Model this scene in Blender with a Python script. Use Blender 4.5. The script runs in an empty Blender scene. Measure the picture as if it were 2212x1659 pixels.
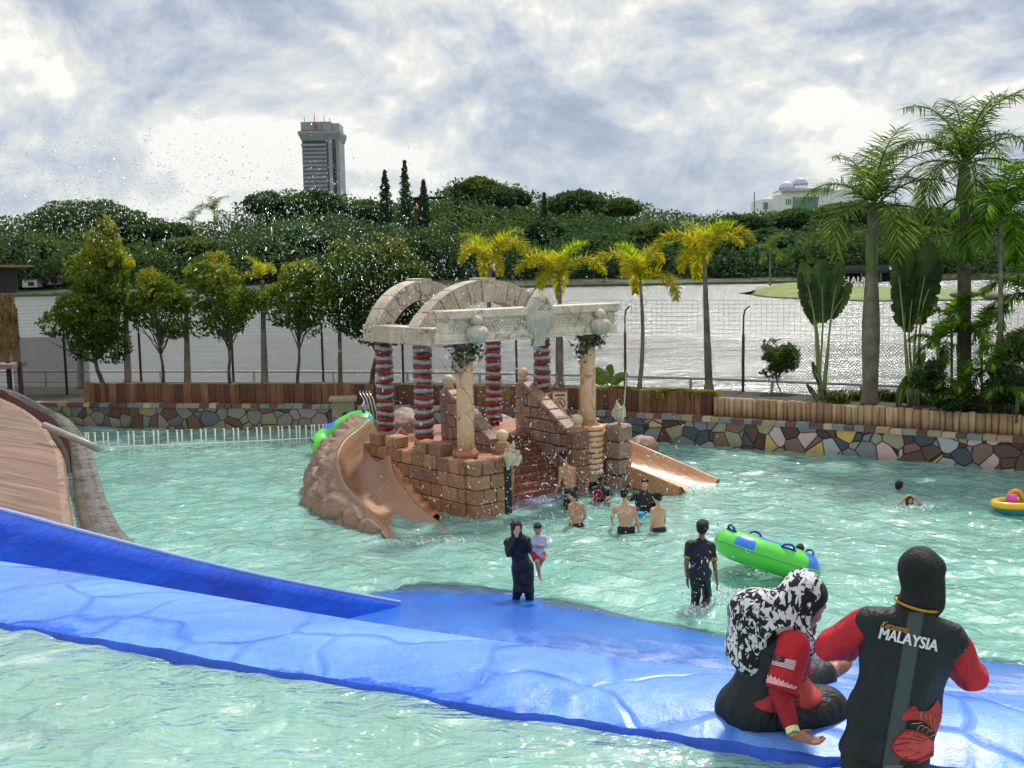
import bpy, math, random
import numpy as np
from mathutils import Vector, Matrix
from math import sin, cos, pi, radians as R, sqrt, atan2
S = bpy.context.scene
COL = S.collection
# ------------------------------------------------------------ camera, sky, sun, exposure
CAM_H = 5.2; FPX = 2300.0; W0, H0 = 2211.0, 1659.0; HOR = 578.0
PITCH = math.atan((H0/2-HOR)/FPX); ROLL = R(1.0)
cd = bpy.data.cameras.new('camera'); cam = bpy.data.objects.new('camera', cd); COL.objects.link(cam)
cd.sensor_width = 36.0; cd.lens = 36.0*FPX/W0; cd.clip_start = 0.1; cd.clip_end = 6000
CAMM = Matrix.Rotation(pi/2-PITCH, 4, 'X') @ Matrix.Rotation(-ROLL, 4, 'Z')
cam.matrix_world = Matrix.Translation((0, 0, CAM_H)) @ CAMM
S.camera = cam
S.view_settings.view_transform = 'Standard'; S.view_settings.look = 'None'
S.view_settings.exposure = 0.30; S.view_settings.gamma = 1.0
SUN_EL, SUN_AZ = R(56), R(22)      # azimuth measured from +Y towards +X
wd = bpy.data.worlds.new('World'); S.world = wd; wd.use_nodes = True
def build_world():
    nt = wd.node_tree; N = nt.nodes; L = nt.links; N.clear()
    out = N.new('ShaderNodeOutputWorld')
    sky = N.new('ShaderNodeTexSky'); sky.sky_type = 'NISHITA'; sky.sun_disc = False
    sky.sun_elevation = SUN_EL; sky.sun_rotation = SUN_AZ
    b1 = N.new('ShaderNodeBackground'); b1.inputs[1].default_value = 0.1
    L.new(sky.outputs[0], b1.inputs[0])
    tc = N.new('ShaderNodeTexCoord'); sp = N.new('ShaderNodeSeparateXYZ'); L.new(tc.outputs['Generated'], sp.inputs[0])
    def M(op, a, b=None, c=None):
        n = N.new('ShaderNodeMath'); n.operation = op
        for i, v in enumerate((a, b, c)):
            if v is None: continue
            if isinstance(v, (int, float)): n.inputs[i].default_value = v
            else: L.new(v, n.inputs[i])
        return n.outputs[0]
    zc = M('MAXIMUM', sp.outputs[2], 0.0); den = M('ADD', zc, 0.55)
    cx = sp.outputs[0]; cy = sp.outputs[1]
    cb = N.new('ShaderNodeCombineXYZ'); L.new(cx, cb.inputs[0]); L.new(cy, cb.inputs[1]); L.new(M('MULTIPLY', zc, 1.45), cb.inputs[2])
    wrp = N.new('ShaderNodeTexNoise'); wrp.inputs['Scale'].default_value = 3.2; wrp.inputs['Detail'].default_value = 4; L.new(cb.outputs[0], wrp.inputs[0])
    wa = N.new('ShaderNodeVectorMath'); wa.operation = 'MULTIPLY_ADD'; L.new(wrp.outputs[1], wa.inputs[0]); wa.inputs[1].default_value = (.16, .16, .10); L.new(cb.outputs[0], wa.inputs[2])
    def noise(scale, det, rough, off, dist=0.0):
        mp = N.new('ShaderNodeMapping'); mp.inputs[1].default_value = off; L.new(wa.outputs[0], mp.inputs[0])
        n = N.new('ShaderNodeTexNoise'); n.inputs['Scale'].default_value = scale; n.inputs['Detail'].default_value = det
        n.inputs['Roughness'].default_value = rough; n.inputs['Distortion'].default_value = dist
        L.new(mp.outputs[0], n.inputs[0]); return n.outputs[0]
    big = noise(1.9, 2, 0.5, (3.4, 1.2, .3), 0.0); mid = noise(5.0, 9, 0.60, (7.3, 2.2, .9), 0.15); fine = noise(21, 6, 0.6, (1, 9, 2), 0.5)
    mid2 = noise(5.0, 9, 0.60, (7.3, 2.2, .935), 0.15); rim = M('MULTIPLY', M('SUBTRACT', mid, mid2), 0.55)
    m = M('ADD', rim, M('MULTIPLY', big, 0.40)) if 0 else M('ADD', M('ADD', rim, -0.005), M('MULTIPLY', big, 0.52)) if 0 else M('ADD', M('MULTIPLY', big, 0.52), M('ADD', M('MULTIPLY', mid, 0.50), M('MULTIPLY', fine, 0.12)))
    m = M('ADD', m, rim); ramp = N.new('ShaderNodeValToRGB'); L.new(m, ramp.inputs[0])
    e = ramp.color_ramp.elements
    e[0].position = 0.43; e[0].color = (0.29, 0.345, 0.44, 1)
    e[1].position = 0.645; e[1].color = (0.86, 0.84, 0.78, 1)
    for p, c in ((0.48, (0.36, 0.41, 0.495)), (0.52, (0.45, 0.49, 0.565)), (0.555, (0.54, 0.57, 0.60)), (0.59, (0.64, 0.65, 0.64)), (0.62, (0.74, 0.73, 0.69))):
        q = e.new(p); q.color = (*c, 1)
    # sunlit gap in the cloud, and lighter air low down
    hz = M('POWER', M('SUBTRACT', 1.0, M('MINIMUM', M('MULTIPLY', zc, 4.5), 1.0)), 1.6)
    mx = N.new('ShaderNodeMix'); mx.data_type = 'RGBA'; L.new(M('MULTIPLY', hz, 0.45), mx.inputs[0]); L.new(ramp.outputs[0], mx.inputs[6]); mx.inputs[7].default_value = (0.46, 0.53, 0.62, 1)
    b2 = N.new('ShaderNodeBackground'); L.new(mx.outputs[2], b2.inputs[0])
    up = M('ADD', 1.0, M('MULTIPLY', M('MAXIMUM', M('SUBTRACT', zc, 0.35), 0.0), 0.55))
    L.new(up, b2.inputs[1])
    ms = N.new('ShaderNodeMixShader'); ms.inputs[0].default_value = 0.93
    L.new(b1.outputs[0], ms.inputs[1]); L.new(b2.outputs[0], ms.inputs[2]); L.new(ms.outputs[0], out.inputs[0])
build_world()
sd = bpy.data.lights.new('sun', 'SUN'); sd.energy = 3.2; sd.angle = R(5); sd.color = (1, .955, .88)
sun = bpy.data.objects.new('sun', sd); COL.objects.link(sun)
sun.rotation_euler = Vector((sin(SUN_AZ)*cos(SUN_EL), cos(SUN_AZ)*cos(SUN_EL), sin(SUN_EL))).to_track_quat('Z', 'Y').to_euler()
sun.location = (0, 0, 60)
# ------------------------------------------------------------ pixel -> point helpers (2211 x 1659 frame)
_R3 = np.array(CAMM.to_3x3())
def ray(px, py):
    d = _R3 @ np.array([(px-W0/2)/FPX, -(py-H0/2)/FPX, -1.0]); return d
def gz(px, py, z=0.0):
    d = ray(px, py); t = (z-CAM_H)/d[2]; return np.array([d[0]*t, d[1]*t, z])
def gy(px, py, Y):
    d = ray(px, py); t = Y/d[1]; return np.array([d[0]*t, Y, CAM_H+d[2]*t])
# ------------------------------------------------------------ tagging
def tag(o, label=None, cat=None, group=None, kind=None):
    if label: o['label'] = label
    if cat: o['category'] = cat
    if group: o['group'] = group
    if kind: o['kind'] = kind
    return o
def thing(name, label, cat, loc=(0, 0, 0), rz=0, group=None):
    o = bpy.data.objects.new(name, None); COL.objects.link(o); o.location = loc; o.rotation_euler = (0, 0, rz)
    o.empty_display_size = 0.2
    return tag(o, label, cat, group)
class MB:
    def __init__(s): s.v = []; s.f = []; s.n = 0; s.uv = []; s.mi = []; s.smooth = []; s.col = []
    def add(s, v, f, smooth=False, mi=0, uv=None, col=None):
        v = np.asarray(v, float).reshape(-1, 3)
        s.v.append(v)
        for q in f:
            s.f.append([i+s.n for i in q]); s.smooth.append(smooth); s.mi.append(mi)
        s.uv.append(np.asarray(uv, float) if uv is not None else np.zeros((len(v), 2)))
        s.col.append(np.full(len(v), .5) if col is None else np.asarray(col, float))
        s.n += len(v); return s
    def box(s, c, d, rz=0, mi=0, taper=1.0, M=None, bev=0.0):
        x, y, z = d[0]/2, d[1]/2, d[2]/2
        v = [(sx*x*(taper if sz > 0 else 1), sy*y*(taper if sz > 0 else 1), sz*z) for sz in (-1, 1) for sy in (-1, 1) for sx in (-1, 1)]
        v = np.array(v)
        if M is not None: v = v @ np.array(M).T
        if rz: c_, s_ = cos(rz), sin(rz); v = np.stack([v[:, 0]*c_-v[:, 1]*s_, v[:, 0]*s_+v[:, 1]*c_, v[:, 2]], 1)
        v = v+np.array(c)
        f = [(0, 2, 3, 1), (4, 5, 7, 6), (0, 1, 5, 4), (2, 6, 7, 3), (0, 4, 6, 2), (1, 3, 7, 5)]
        return s.add(v, f, mi=mi)
    def tube(s, pts, r, n=8, mi=0, cap=True, smooth=True, closed=False):
        pts = np.asarray(pts, float); m = len(pts); r = np.broadcast_to(np.asarray(r, float), (m,))
        t = np.gradient(pts, axis=0)
        if closed: t = np.roll(pts, -1, 0)-np.roll(pts, 1, 0)
        t /= np.linalg.norm(t, axis=1)[:, None]+1e-12
        up = np.array([0, 0, 1.]) if abs(t[0][2]) < .9 else np.array([1., 0, 0])
        a = np.cross(t[0], up); a /= np.linalg.norm(a); V = []
        for i in range(m):
            a = a-t[i]*np.dot(a, t[i]); a /= np.linalg.norm(a)+1e-12; b = np.cross(t[i], a)
            for k in range(n):
                q = 2*pi*k/n; V.append(pts[i]+r[i]*(cos(q)*a+sin(q)*b))
        F = []
        for i in range(m if closed else m-1):
            j = (i+1) % m
            for k in range(n):
                k2 = (k+1) % n; F.append((i*n+k, i*n+k2, j*n+k2, j*n+k))
        if cap and not closed:
            F.append(tuple(range(n))[::-1]); F.append(tuple((m-1)*n+k for k in range(n)))
        L = np.repeat(np.concatenate([[0], np.cumsum(np.linalg.norm(np.diff(pts, axis=0), axis=1))]), n)
        uv = np.stack([np.tile(np.arange(n)/n, m), L], 1)
        return s.add(V, F, smooth=smooth, mi=mi, uv=uv)
    def lathe(s, c, prof, n=16, mi=0, smooth=True, sx=1, sy=1, star=0, ns=0, M=None):
        V = []
        for r, z in prof:
            for k in range(n):
                q = 2*pi*k/n; rr = r*(1+star*cos(ns*q)); V.append((rr*cos(q)*sx, rr*sin(q)*sy, z))
        V = np.array(V)
        if M is not None: V = V @ np.array(M).T
        F = []
        for i in range(len(prof)-1):
            for k in range(n):
                k2 = (k+1) % n; F.append((i*n+k, i*n+k2, (i+1)*n+k2, (i+1)*n+k))
        F.append(tuple(range(n))[::-1]); F.append(tuple((len(prof)-1)*n+k for k in range(n)))
        return s.add(V+np.array(c), F, smooth=smooth, mi=mi)
    def ball(s, c, r, n=12, mi=0, M=None):
        r = np.broadcast_to(r, (3,)); prof = [(sin(pi*i/n) if 0 < i < n else 1e-4, -cos(pi*i/n)) for i in range(n+1)]
        D = np.diag(r)
        return s.lathe(c, prof, n=max(8, int(n*1.4)), mi=mi, M=(D if M is None else np.array(M) @ D))
    def sheet(s, P, mi=0, smooth=True, uv=None, flip=False):      # P: (a, b, 3)
        a, b = P.shape[:2]; idx = np.arange(a*b).reshape(a, b)
        q = np.stack([idx[:-1, :-1], idx[1:, :-1], idx[1:, 1:], idx[:-1, 1:]], -1).reshape(-1, 4)
        if flip: q = q[:, ::-1]
        if uv is None:
            u = np.concatenate([[0], np.cumsum(np.linalg.norm(np.diff(P[:, 0], axis=0), axis=1))])
            w = np.concatenate([[0], np.cumsum(np.linalg.norm(np.diff(P[0], axis=0), axis=1))])
            uv = np.stack(np.meshgrid(u, w, indexing='ij'), -1)
        return s.add(P.reshape(-1, 3), q.tolist(), smooth=smooth, mi=mi, uv=np.asarray(uv).reshape(-1, 2))
    def obj(s, name, mats, parent=None, origin=None, world=False):
        V = np.concatenate(s.v) if s.v else np.zeros((0, 3))
        return mk(name, V, s.f, mats, parent, origin, np.concatenate(s.uv), s.mi, s.smooth, np.concatenate(s.col), world)
def mk(name, V, F, mats, parent=None, origin=None, uv=None, mi=None, smooth=True, col=None, world=False, colname='tint'):
    """link ONE mesh; V in world coordinates unless the parent is rotated (then local with world=False)"""
    V = np.asarray(V, float)
    if not isinstance(mats, (list, tuple)): mats = [mats]
    off = np.zeros(3)
    if parent is not None and not world:
        p = parent
        while p is not None:
            off += np.array(p.location); p = p.parent
    elif parent is None:
        if origin is None:
            lo, hi = V.min(0), V.max(0); origin = np.array([(lo[0]+hi[0])/2, (lo[1]+hi[1])/2, lo[2]])
        off = np.array(origin, float)
    me = bpy.data.meshes.new(name); V = V-off
    if isinstance(F, np.ndarray) and F.ndim == 2:
        nf, k = F.shape
        me.vertices.add(len(V)); me.vertices.foreach_set('co', V.astype(np.float32).ravel())
        me.loops.add(nf*k); me.loops.foreach_set('vertex_index', F.astype(np.int32).ravel())
        me.polygons.add(nf); me.polygons.foreach_set('loop_start', (np.arange(nf)*k).astype(np.int32))
        me.polygons.foreach_set('loop_total', np.full(nf, k, np.int32)); me.update(calc_edges=True)
    else:
        me.from_pydata(V.tolist(), [], F)
    nf = len(me.polygons)
    me.polygons.foreach_set('use_smooth', np.full(nf, bool(smooth)) if np.isscalar(smooth) or isinstance(smooth, bool) else np.array(smooth, bool))
    if mi is not None: me.polygons.foreach_set('material_index', np.array(mi, np.int32))
    for m in mats: me.materials.append(m)
    li = np.empty(len(me.loops), np.int32); me.loops.foreach_get('vertex_index', li)
    if uv is not None:
        l = me.uv_layers.new(name='UVMap'); l.data.foreach_set('uv', np.asarray(uv)[li].astype(np.float32).ravel())
    if col is not None:
        a = me.attributes.new(colname, 'FLOAT', 'POINT'); a.data.foreach_set('value', np.asarray(col, np.float32))
    me.update()
    o = bpy.data.objects.new(name, me); COL.objects.link(o)
    if parent is not None: o.parent = parent
    else: o.location = off
    return o
def kids(o): return [c for c in bpy.data.objects if c.parent == o]
def dup(root, loc, rz=0, label=None, scale=None):
    r = root.copy(); COL.objects.link(r); r.location = loc; r.rotation_euler = (0, 0, rz)
    if scale: r.scale = (scale,)*3
    if label: r['label'] = label
    for ch in kids(root):
        c = ch.copy(); COL.objects.link(c); c.parent = r
        for g in kids(ch):
            d = g.copy(); COL.objects.link(d); d.parent = c
    return r
def lin(c):      # sRGB 0-255 -> linear
    return tuple((x/255/12.92 if x/255 <= .04045 else ((x/255+.055)/1.055)**2.4) for x in c)
# ------------------------------------------------------------ materials
class NT:
    def __init__(s, name):
        s.m = bpy.data.materials.new(name); s.m.use_nodes = True; s.t = s.m.node_tree; s.N = s.t.nodes; s.L = s.t.links
        s.b = s.N['Principled BSDF']; s.out = s.N['Material Output']
    def node(s, typ, **kw):
        n = s.N.new(typ)
        for k, v in kw.items():
            if k.startswith('i_'):
                key = k[2:]; key = int(key) if key.isdigit() else key
                s.set(n.inputs[key], v)
            else: setattr(n, k, v)
        return n
    def set(s, inp, v):
        if isinstance(v, bpy.types.NodeSocket): s.L.new(v, inp)
        elif isinstance(v, (tuple, list)) and len(v) == 3 and inp.type == 'RGBA': inp.default_value = (*v, 1)
        else: inp.default_value = v
    def math(s, op, a, b=None, c=None, clamp=False):
        n = s.N.new('ShaderNodeMath'); n.operation = op; n.use_clamp = clamp
        for i, v in enumerate((a, b, c)):
            if v is not None: s.set(n.inputs[i], v)
        return n.outputs[0]
    def mix(s, f, a, b, mode='MIX'):
        n = s.N.new('ShaderNodeMix'); n.data_type = 'RGBA'; n.blend_type = mode
        s.set(n.inputs[0], f); s.set(n.inputs[6], a); s.set(n.inputs[7], b); return n.outputs[2]
    def coord(s, kind='Object', scale=(1, 1, 1), rot=(0, 0, 0), loc=(0, 0, 0)):
        tc = s.N.new('ShaderNodeTexCoord'); mp = s.N.new('ShaderNodeMapping'); mp.inputs[3].default_value = scale
        mp.inputs[2].default_value = rot; mp.inputs[1].default_value = loc
        if kind == 'World':
            g = s.N.new('ShaderNodeNewGeometry'); s.L.new(g.outputs['Position'], mp.inputs[0])
        else: s.L.new(tc.outputs[kind], mp.inputs[0])
        return mp.outputs[0]
    def noise(s, co, scale, det=4, rough=.5, dist=0):
        n = s.N.new('ShaderNodeTexNoise'); s.L.new(co, n.inputs[0]); n.inputs['Scale'].default_value = scale
        n.inputs['Detail'].default_value = det; n.inputs['Roughness'].default_value = rough; n.inputs['Distortion'].default_value = dist
        return n.outputs[0]
    def vor(s, co, scale, feat='F1', rnd=1.0):
        n = s.N.new('ShaderNodeTexVoronoi'); n.feature = feat; s.L.new(co, n.inputs[0]); n.inputs['Scale'].default_value = scale
        n.inputs['Randomness'].default_value = rnd; return n
    def ramp(s, f, stops, interp='LINEAR'):
        n = s.N.new('ShaderNodeValToRGB'); s.L.new(f, n.inputs[0]); cr = n.color_ramp; cr.interpolation = interp
        while len(cr.elements) > 1: cr.elements.remove(cr.elements[-1])
        for i, (p, c) in enumerate(stops):
            c = (c, c, c) if isinstance(c, (int, float)) else c
            e = cr.elements[0] if i == 0 else cr.elements.new(p)
            e.position = p; e.color = (*c, 1)
        return n.outputs[0]
    def bump(s, h, dist=.02, st=1.0, nrm=None):
        n = s.N.new('ShaderNodeBump'); n.inputs['Distance'].default_value = dist; n.inputs['Strength'].default_value = st
        s.L.new(h, n.inputs['Height'])
        if nrm is not None: s.L.new(nrm, n.inputs['Normal'])
        return n.outputs[0]
    def fin(s, col=None, rough=None, nrm=None, spec=None):
        if col is not None: s.set(s.b.inputs['Base Color'], col)
        if rough is not None: s.set(s.b.inputs['Roughness'], rough)
        if nrm is not None: s.set(s.b.inputs['Normal'], nrm)
        if spec is not None: s.set(s.b.inputs['Specular IOR Level'], spec)
        return s.m
_mc = {}
def simple(name, c, rough=.6, var=.18, scale=6, bump=.004, metal=0, bscale=None, spec=.5, coord='Object', c2=None, detail=5):
    if name in _mc: return _mc[name]
    n = NT(name); co = n.coord(coord); f = n.noise(co, scale, detail, .6)
    d = c2 if c2 else tuple(x*(1-var) for x in c); u = tuple(min(1, x*(1+var)) for x in c)
    col = n.ramp(f, [(.32, d), (.68, u)])
    n.b.inputs['Metallic'].default_value = metal
    nr = n.bump(n.noise(co, bscale or scale*5, 5, .65), bump) if bump else None
    _mc[name] = n.fin(col, rough, nr, spec); return _mc[name]
def ramppts(P, n):       # resample polyline smoothly (Catmull-Rom)
    P = np.asarray(P, float); m = len(P); t = np.linspace(0, m-1, n); o = []
    for x in t:
        i = min(int(x), m-2); f = x-i
        p0 = P[max(i-1, 0)]; p1 = P[i]; p2 = P[i+1]; p3 = P[min(i+2, m-1)]
        o.append(.5*((2*p1)+(-p0+p2)*f+(2*p0-5*p1+4*p2-p3)*f*f+(-p0+3*p1-3*p2+p3)*f**3))
    return np.array(o)
# ============================================================ SETTING: pools, ledge, lake, shores
rng = np.random.default_rng(7)
def wavefield(X, Y, seed, comps):
    r = np.random.default_rng(seed); Z = np.zeros_like(X)
    wx = X+.25*np.sin(.9*Y+1.3)+.12*np.sin(2.3*X+1.7*Y); wy = Y+.25*np.sin(.8*X+.4)+.12*np.sin(1.9*Y-1.3*X+2)
    for lam, amp, n, ang0, spread in comps:
        for k in range(n):
            a = ang0+r.normal(0, spread); kk = 2*pi/(lam*r.uniform(.75, 1.35)); ph = r.uniform(0, 6.28)
            Z += amp/sqrt(n)*np.sin(kk*(wx*cos(a)+wy*sin(a))+ph)
    return Z
def water_mat(name, tint, body, mixbody, glint_color=None, bs=(3.2, 9, 1.0), bd=(.05, .012), foam=0.0, gl=.06, aniso=(1, 1, 1), ior=1.36):
    n = NT(name); co = n.coord('World', scale=aniso)
    h1 = n.noise(co, bs[0], 3, .55, .6); h2 = n.noise(co, bs[1], 4, .6, .8)
    nr = n.bump(h2, bd[1], 1, n.bump(h1, bd[0]))
    tr = n.node('ShaderNodeBsdfTransparent'); sh0 = n.node('ShaderNodeAttribute', attribute_name='shallow'); n.L.new(n.mix(sh0.outputs['Fac'], tint, (.86, .95, .95)), tr.inputs[0])
    df = n.node('ShaderNodeBsdfDiffuse'); n.L.new(nr, df.inputs['Normal'])
    v = n.noise(n.coord('World'), .35, 4, .6)
    n.set(df.inputs[0], n.ramp(v, [(.3, tuple(x*.8 for x in body)), (.7, tuple(min(1, x*1.12) for x in body))]))
    m1 = n.node('ShaderNodeMixShader'); sh_ = n.node('ShaderNodeAttribute', attribute_name='shallow'); n.L.new(n.math('MULTIPLY', n.math('SUBTRACT', 1., n.math('MULTIPLY', sh_.outputs['Fac'], .82)), mixbody), m1.inputs[0])
    n.L.new(tr.outputs[0], m1.inputs[1]); n.L.new(df.outputs[0], m1.inputs[2])
    gb = n.node('ShaderNodeBsdfGlossy'); gb.inputs['Roughness'].default_value = gl; n.L.new(nr, gb.inputs['Normal'])
    fr = n.node('ShaderNodeFresnel'); fr.inputs[0].default_value = ior; n.L.new(nr, fr.inputs['Normal'])
    m2 = n.node('ShaderNodeMixShader'); n.L.new(n.math('MINIMUM', n.math('MULTIPLY', fr.outputs[0], 1.25), .95), m2.inputs[0])
    n.L.new(m1.outputs[0], m2.inputs[1]); n.L.new(gb.outputs[0], m2.inputs[2])
    last = m2
    if foam:  # white ripple reflections and light swirls put into the water's colour
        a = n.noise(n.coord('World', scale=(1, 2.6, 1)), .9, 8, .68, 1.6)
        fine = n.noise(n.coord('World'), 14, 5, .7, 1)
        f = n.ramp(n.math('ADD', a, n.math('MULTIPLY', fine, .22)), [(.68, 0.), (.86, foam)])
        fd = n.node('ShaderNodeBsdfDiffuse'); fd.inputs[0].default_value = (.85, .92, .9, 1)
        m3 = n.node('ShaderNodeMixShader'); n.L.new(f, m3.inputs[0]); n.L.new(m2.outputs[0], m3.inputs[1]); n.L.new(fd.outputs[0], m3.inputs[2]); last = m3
    n.L.new(last.outputs[0], n.out.inputs[0]); n.N.remove(n.b)
    return n.m
def inpoly_np(x, y, P_):
    c = np.zeros(x.shape, bool); j = len(P_)-1
    for i in range(len(P_)):
        xi, yi, xj, yj = P_[i][0], P_[i][1], P_[j][0], P_[j][1]; c ^= ((yi > y) != (yj > y)) & (x < (xj-xi)*(y-yi)/(yj-yi+1e-12)+xi); j = i
    return c
def grid_water(name, x0, x1, y0, y1, z, nx, ny, comps, m, seed, mask=None, shal=None):
    x = np.linspace(x0, x1, nx); yy = np.linspace(0, 1, ny); y = y0+(y1-y0)*yy**1.25
    X, Y = np.meshgrid(x, y, indexing='ij'); Z = z+wavefield(X, Y, seed, comps)
    P = np.stack([X, Y, Z], -1)
    idx = np.arange(nx*ny).reshape(nx, ny)
    q = np.stack([idx[:-1, :-1], idx[1:, :-1], idx[1:, 1:], idx[:-1, 1:]], -1).reshape(-1, 4)
    if mask is not None:
        c = P.reshape(-1, 3)[q].mean(1); q = q[mask(c[:, 0], c[:, 1])]
    sh = np.zeros(nx*ny) if shal is None else inpoly_np(P[..., 0].ravel()+.06*np.sin(P[..., 1].ravel()*5), P[..., 1].ravel()+.05*np.sin(P[..., 0].ravel()*4), shal).astype(float)
    return tag(mk(name, P.reshape(-1, 3), q, m, origin=((x0+x1)/2, (y0+y1)/2, z), col=sh, colname='shallow'), kind='structure')
# --- lower pool
BPX = [(800, 1278), (900, 1260), (1000, 1262), (1120, 1274), (1220, 1295), (1340, 1322), (1460, 1347), (1600, 1378), (1850, 1402), (2110, 1420), (2300, 1438), (2800, 1470)]
SHAL = [(-6, 9.5, 0)]+[np.array([-3.4, 13.0, 0]), np.array([-1.75, 15.2, 0])]+[gz(x, y, 0) for x, y in BPX]+[(9, 9.5, 0)]
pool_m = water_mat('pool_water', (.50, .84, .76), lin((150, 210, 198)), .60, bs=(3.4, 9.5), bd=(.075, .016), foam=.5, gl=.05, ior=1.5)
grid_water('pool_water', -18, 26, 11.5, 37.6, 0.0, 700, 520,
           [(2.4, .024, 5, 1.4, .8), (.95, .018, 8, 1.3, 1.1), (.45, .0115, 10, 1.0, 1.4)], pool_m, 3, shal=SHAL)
def floor_mat():
    n = NT('pool_floor'); co = n.coord('World')
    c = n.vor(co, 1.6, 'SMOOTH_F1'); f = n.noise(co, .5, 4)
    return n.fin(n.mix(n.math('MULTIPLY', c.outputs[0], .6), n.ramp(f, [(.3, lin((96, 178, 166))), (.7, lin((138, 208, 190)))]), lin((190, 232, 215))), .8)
fm = floor_mat()
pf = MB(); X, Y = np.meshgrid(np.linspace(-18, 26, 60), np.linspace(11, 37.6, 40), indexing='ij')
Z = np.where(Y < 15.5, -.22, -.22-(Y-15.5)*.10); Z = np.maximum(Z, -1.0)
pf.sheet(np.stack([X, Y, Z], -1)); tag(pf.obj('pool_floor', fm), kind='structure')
# --- ledge between the two pools, and the blue slope falling from it
NEAR = [(-500, 1262), (-250, 1303), (0, 1345), (250, 1385), (500, 1430), (800, 1480), (1100, 1534), (1300, 1560), (1560, 1600), (1800, 1632), (2030, 1652), (2260, 1672), (2600, 1700)]
CREST = [(-560, 1150), (-270, 1178), (0, 1212), (220, 1246), (450, 1285), (780, 1341), (1040, 1379), (1300, 1415), (1580, 1450), (1800, 1472), (2030, 1490), (2260, 1505), (2650, 1528)]
ne = ramppts([gz(x, y, 2.76) for x, y in NEAR], 160); cr = ramppts([gz(x, y, 2.84) for x, y in CREST], 160)
T = np.linspace(0, 1, 22)
wob = np.sin(np.arange(160)*.31)*.012+np.sin(np.arange(160)*.83+1)*.010+np.sin(np.arange(160)*1.7)*.006
ne[:, 1] += wob-wob.mean()
P = ne[:, None]*(1-T)[None, :, None]+cr[:, None]*T[None, :, None]
P[:, :, 2] += .05*np.sin(T*pi)[None, :]
u = np.concatenate([[0], np.cumsum(np.linalg.norm(np.diff(cr, axis=0), axis=1))])
UVL = np.stack(np.meshgrid(u, T*1.2, indexing='ij'), -1)
def ledge_mat(name, deep, light, wet=.5, streak=False):
    n = NT(name); co = n.coord('World')
    wv = n.node('ShaderNodeVectorMath', operation='ADD'); n.L.new(co, wv.inputs[0])
    nz = n.node('ShaderNodeTexNoise'); nz.inputs['Scale'].default_value = 1.3; n.L.new(co, nz.inputs[0])
    sc = n.node('ShaderNodeVectorMath', operation='SCALE'); sc.inputs[3].default_value = .55; n.L.new(nz.outputs[1], sc.inputs[0]); n.L.new(sc.outputs[0], wv.inputs[1])
    mp = n.node('ShaderNodeMapping'); mp.inputs[3].default_value = (.75, 1.15, .001); n.L.new(wv.outputs[0], mp.inputs[0])
    e = n.vor(mp.outputs[0], 1.5, 'DISTANCE_TO_EDGE')
    groove = n.ramp(e.outputs[0], [(.0, 0.), (.05, 1.)])
    fade = n.ramp(n.noise(co, 1.4, 3), [(.36, .1), (.52, 1.)])
    gv = n.math('MULTIPLY', n.math('SUBTRACT', 1., groove), fade)
    fine = n.noise(n.coord('World', scale=(1, 1.5, 1)), 42, 6, .7, .4); mid = n.noise(co, 6, 6, .6, .5)
    brd = n.noise(n.coord('World', scale=(.7, 1.3, 1)), 1.1, 5, .6, 1.)
    base = n.mix(n.ramp(brd, [(.38, 0.), (.62, 1.)]), tuple(x*.72 for x in light), tuple(min(1, x*1.08+.02) for x in light))  # broad paler patches: sky sheen on the wet ledge put into the colour
    base = n.mix(n.math('MULTIPLY', n.ramp(mid, [(.3, 0.), (.75, 1.)]), .6), base, tuple(x*.66 for x in light))
    uvx = n.node('ShaderNodeSeparateXYZ'); n.L.new(n.coord('UV'), uvx.inputs[0]); eb = n.math('ADD', uvx.outputs[1], n.math('MULTIPLY', n.math('SUBTRACT', brd, .5), .9))
    base = n.mix(n.math('MULTIPLY', n.ramp(eb, [(-.02, 1.), (.06, 0.)]), .9), base, deep)
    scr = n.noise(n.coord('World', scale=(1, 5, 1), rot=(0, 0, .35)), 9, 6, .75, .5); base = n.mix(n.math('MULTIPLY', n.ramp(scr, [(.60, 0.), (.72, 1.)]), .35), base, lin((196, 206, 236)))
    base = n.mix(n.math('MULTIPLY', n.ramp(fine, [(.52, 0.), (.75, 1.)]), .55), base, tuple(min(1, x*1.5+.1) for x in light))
    col = n.mix(n.math('MULTIPLY', gv, .55), base, deep)
    h = n.math('ADD', n.math('MULTIPLY', groove, n.math('MULTIPLY', fade, .5)), n.math('MULTIPLY', fine, .10))
    h = n.math('ADD', h, n.math('MULTIPLY', mid, .35))
    return n.fin(col, n.ramp(brd, [(.35, .16), (.65, .38)]), n.bump(h, .018), .32)
DEEP, LIGHT = lin((8, 82, 206)), lin((98, 150, 238))
ledge_m = ledge_mat('blue_ledge_paint', DEEP, LIGHT)
edge_m = simple('blue_edge_paint', lin((6, 80, 200)), .2, .3, 5, .01)
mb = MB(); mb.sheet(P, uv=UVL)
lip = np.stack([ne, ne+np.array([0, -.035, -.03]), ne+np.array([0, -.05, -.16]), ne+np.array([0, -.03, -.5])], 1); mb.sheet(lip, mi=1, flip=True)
ledge = tag(mb.obj('pool_ledge', [ledge_m, edge_m]), 'wide wet pale-blue cracked-pattern ledge crossing between the near and far pools', 'ledge')
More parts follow.
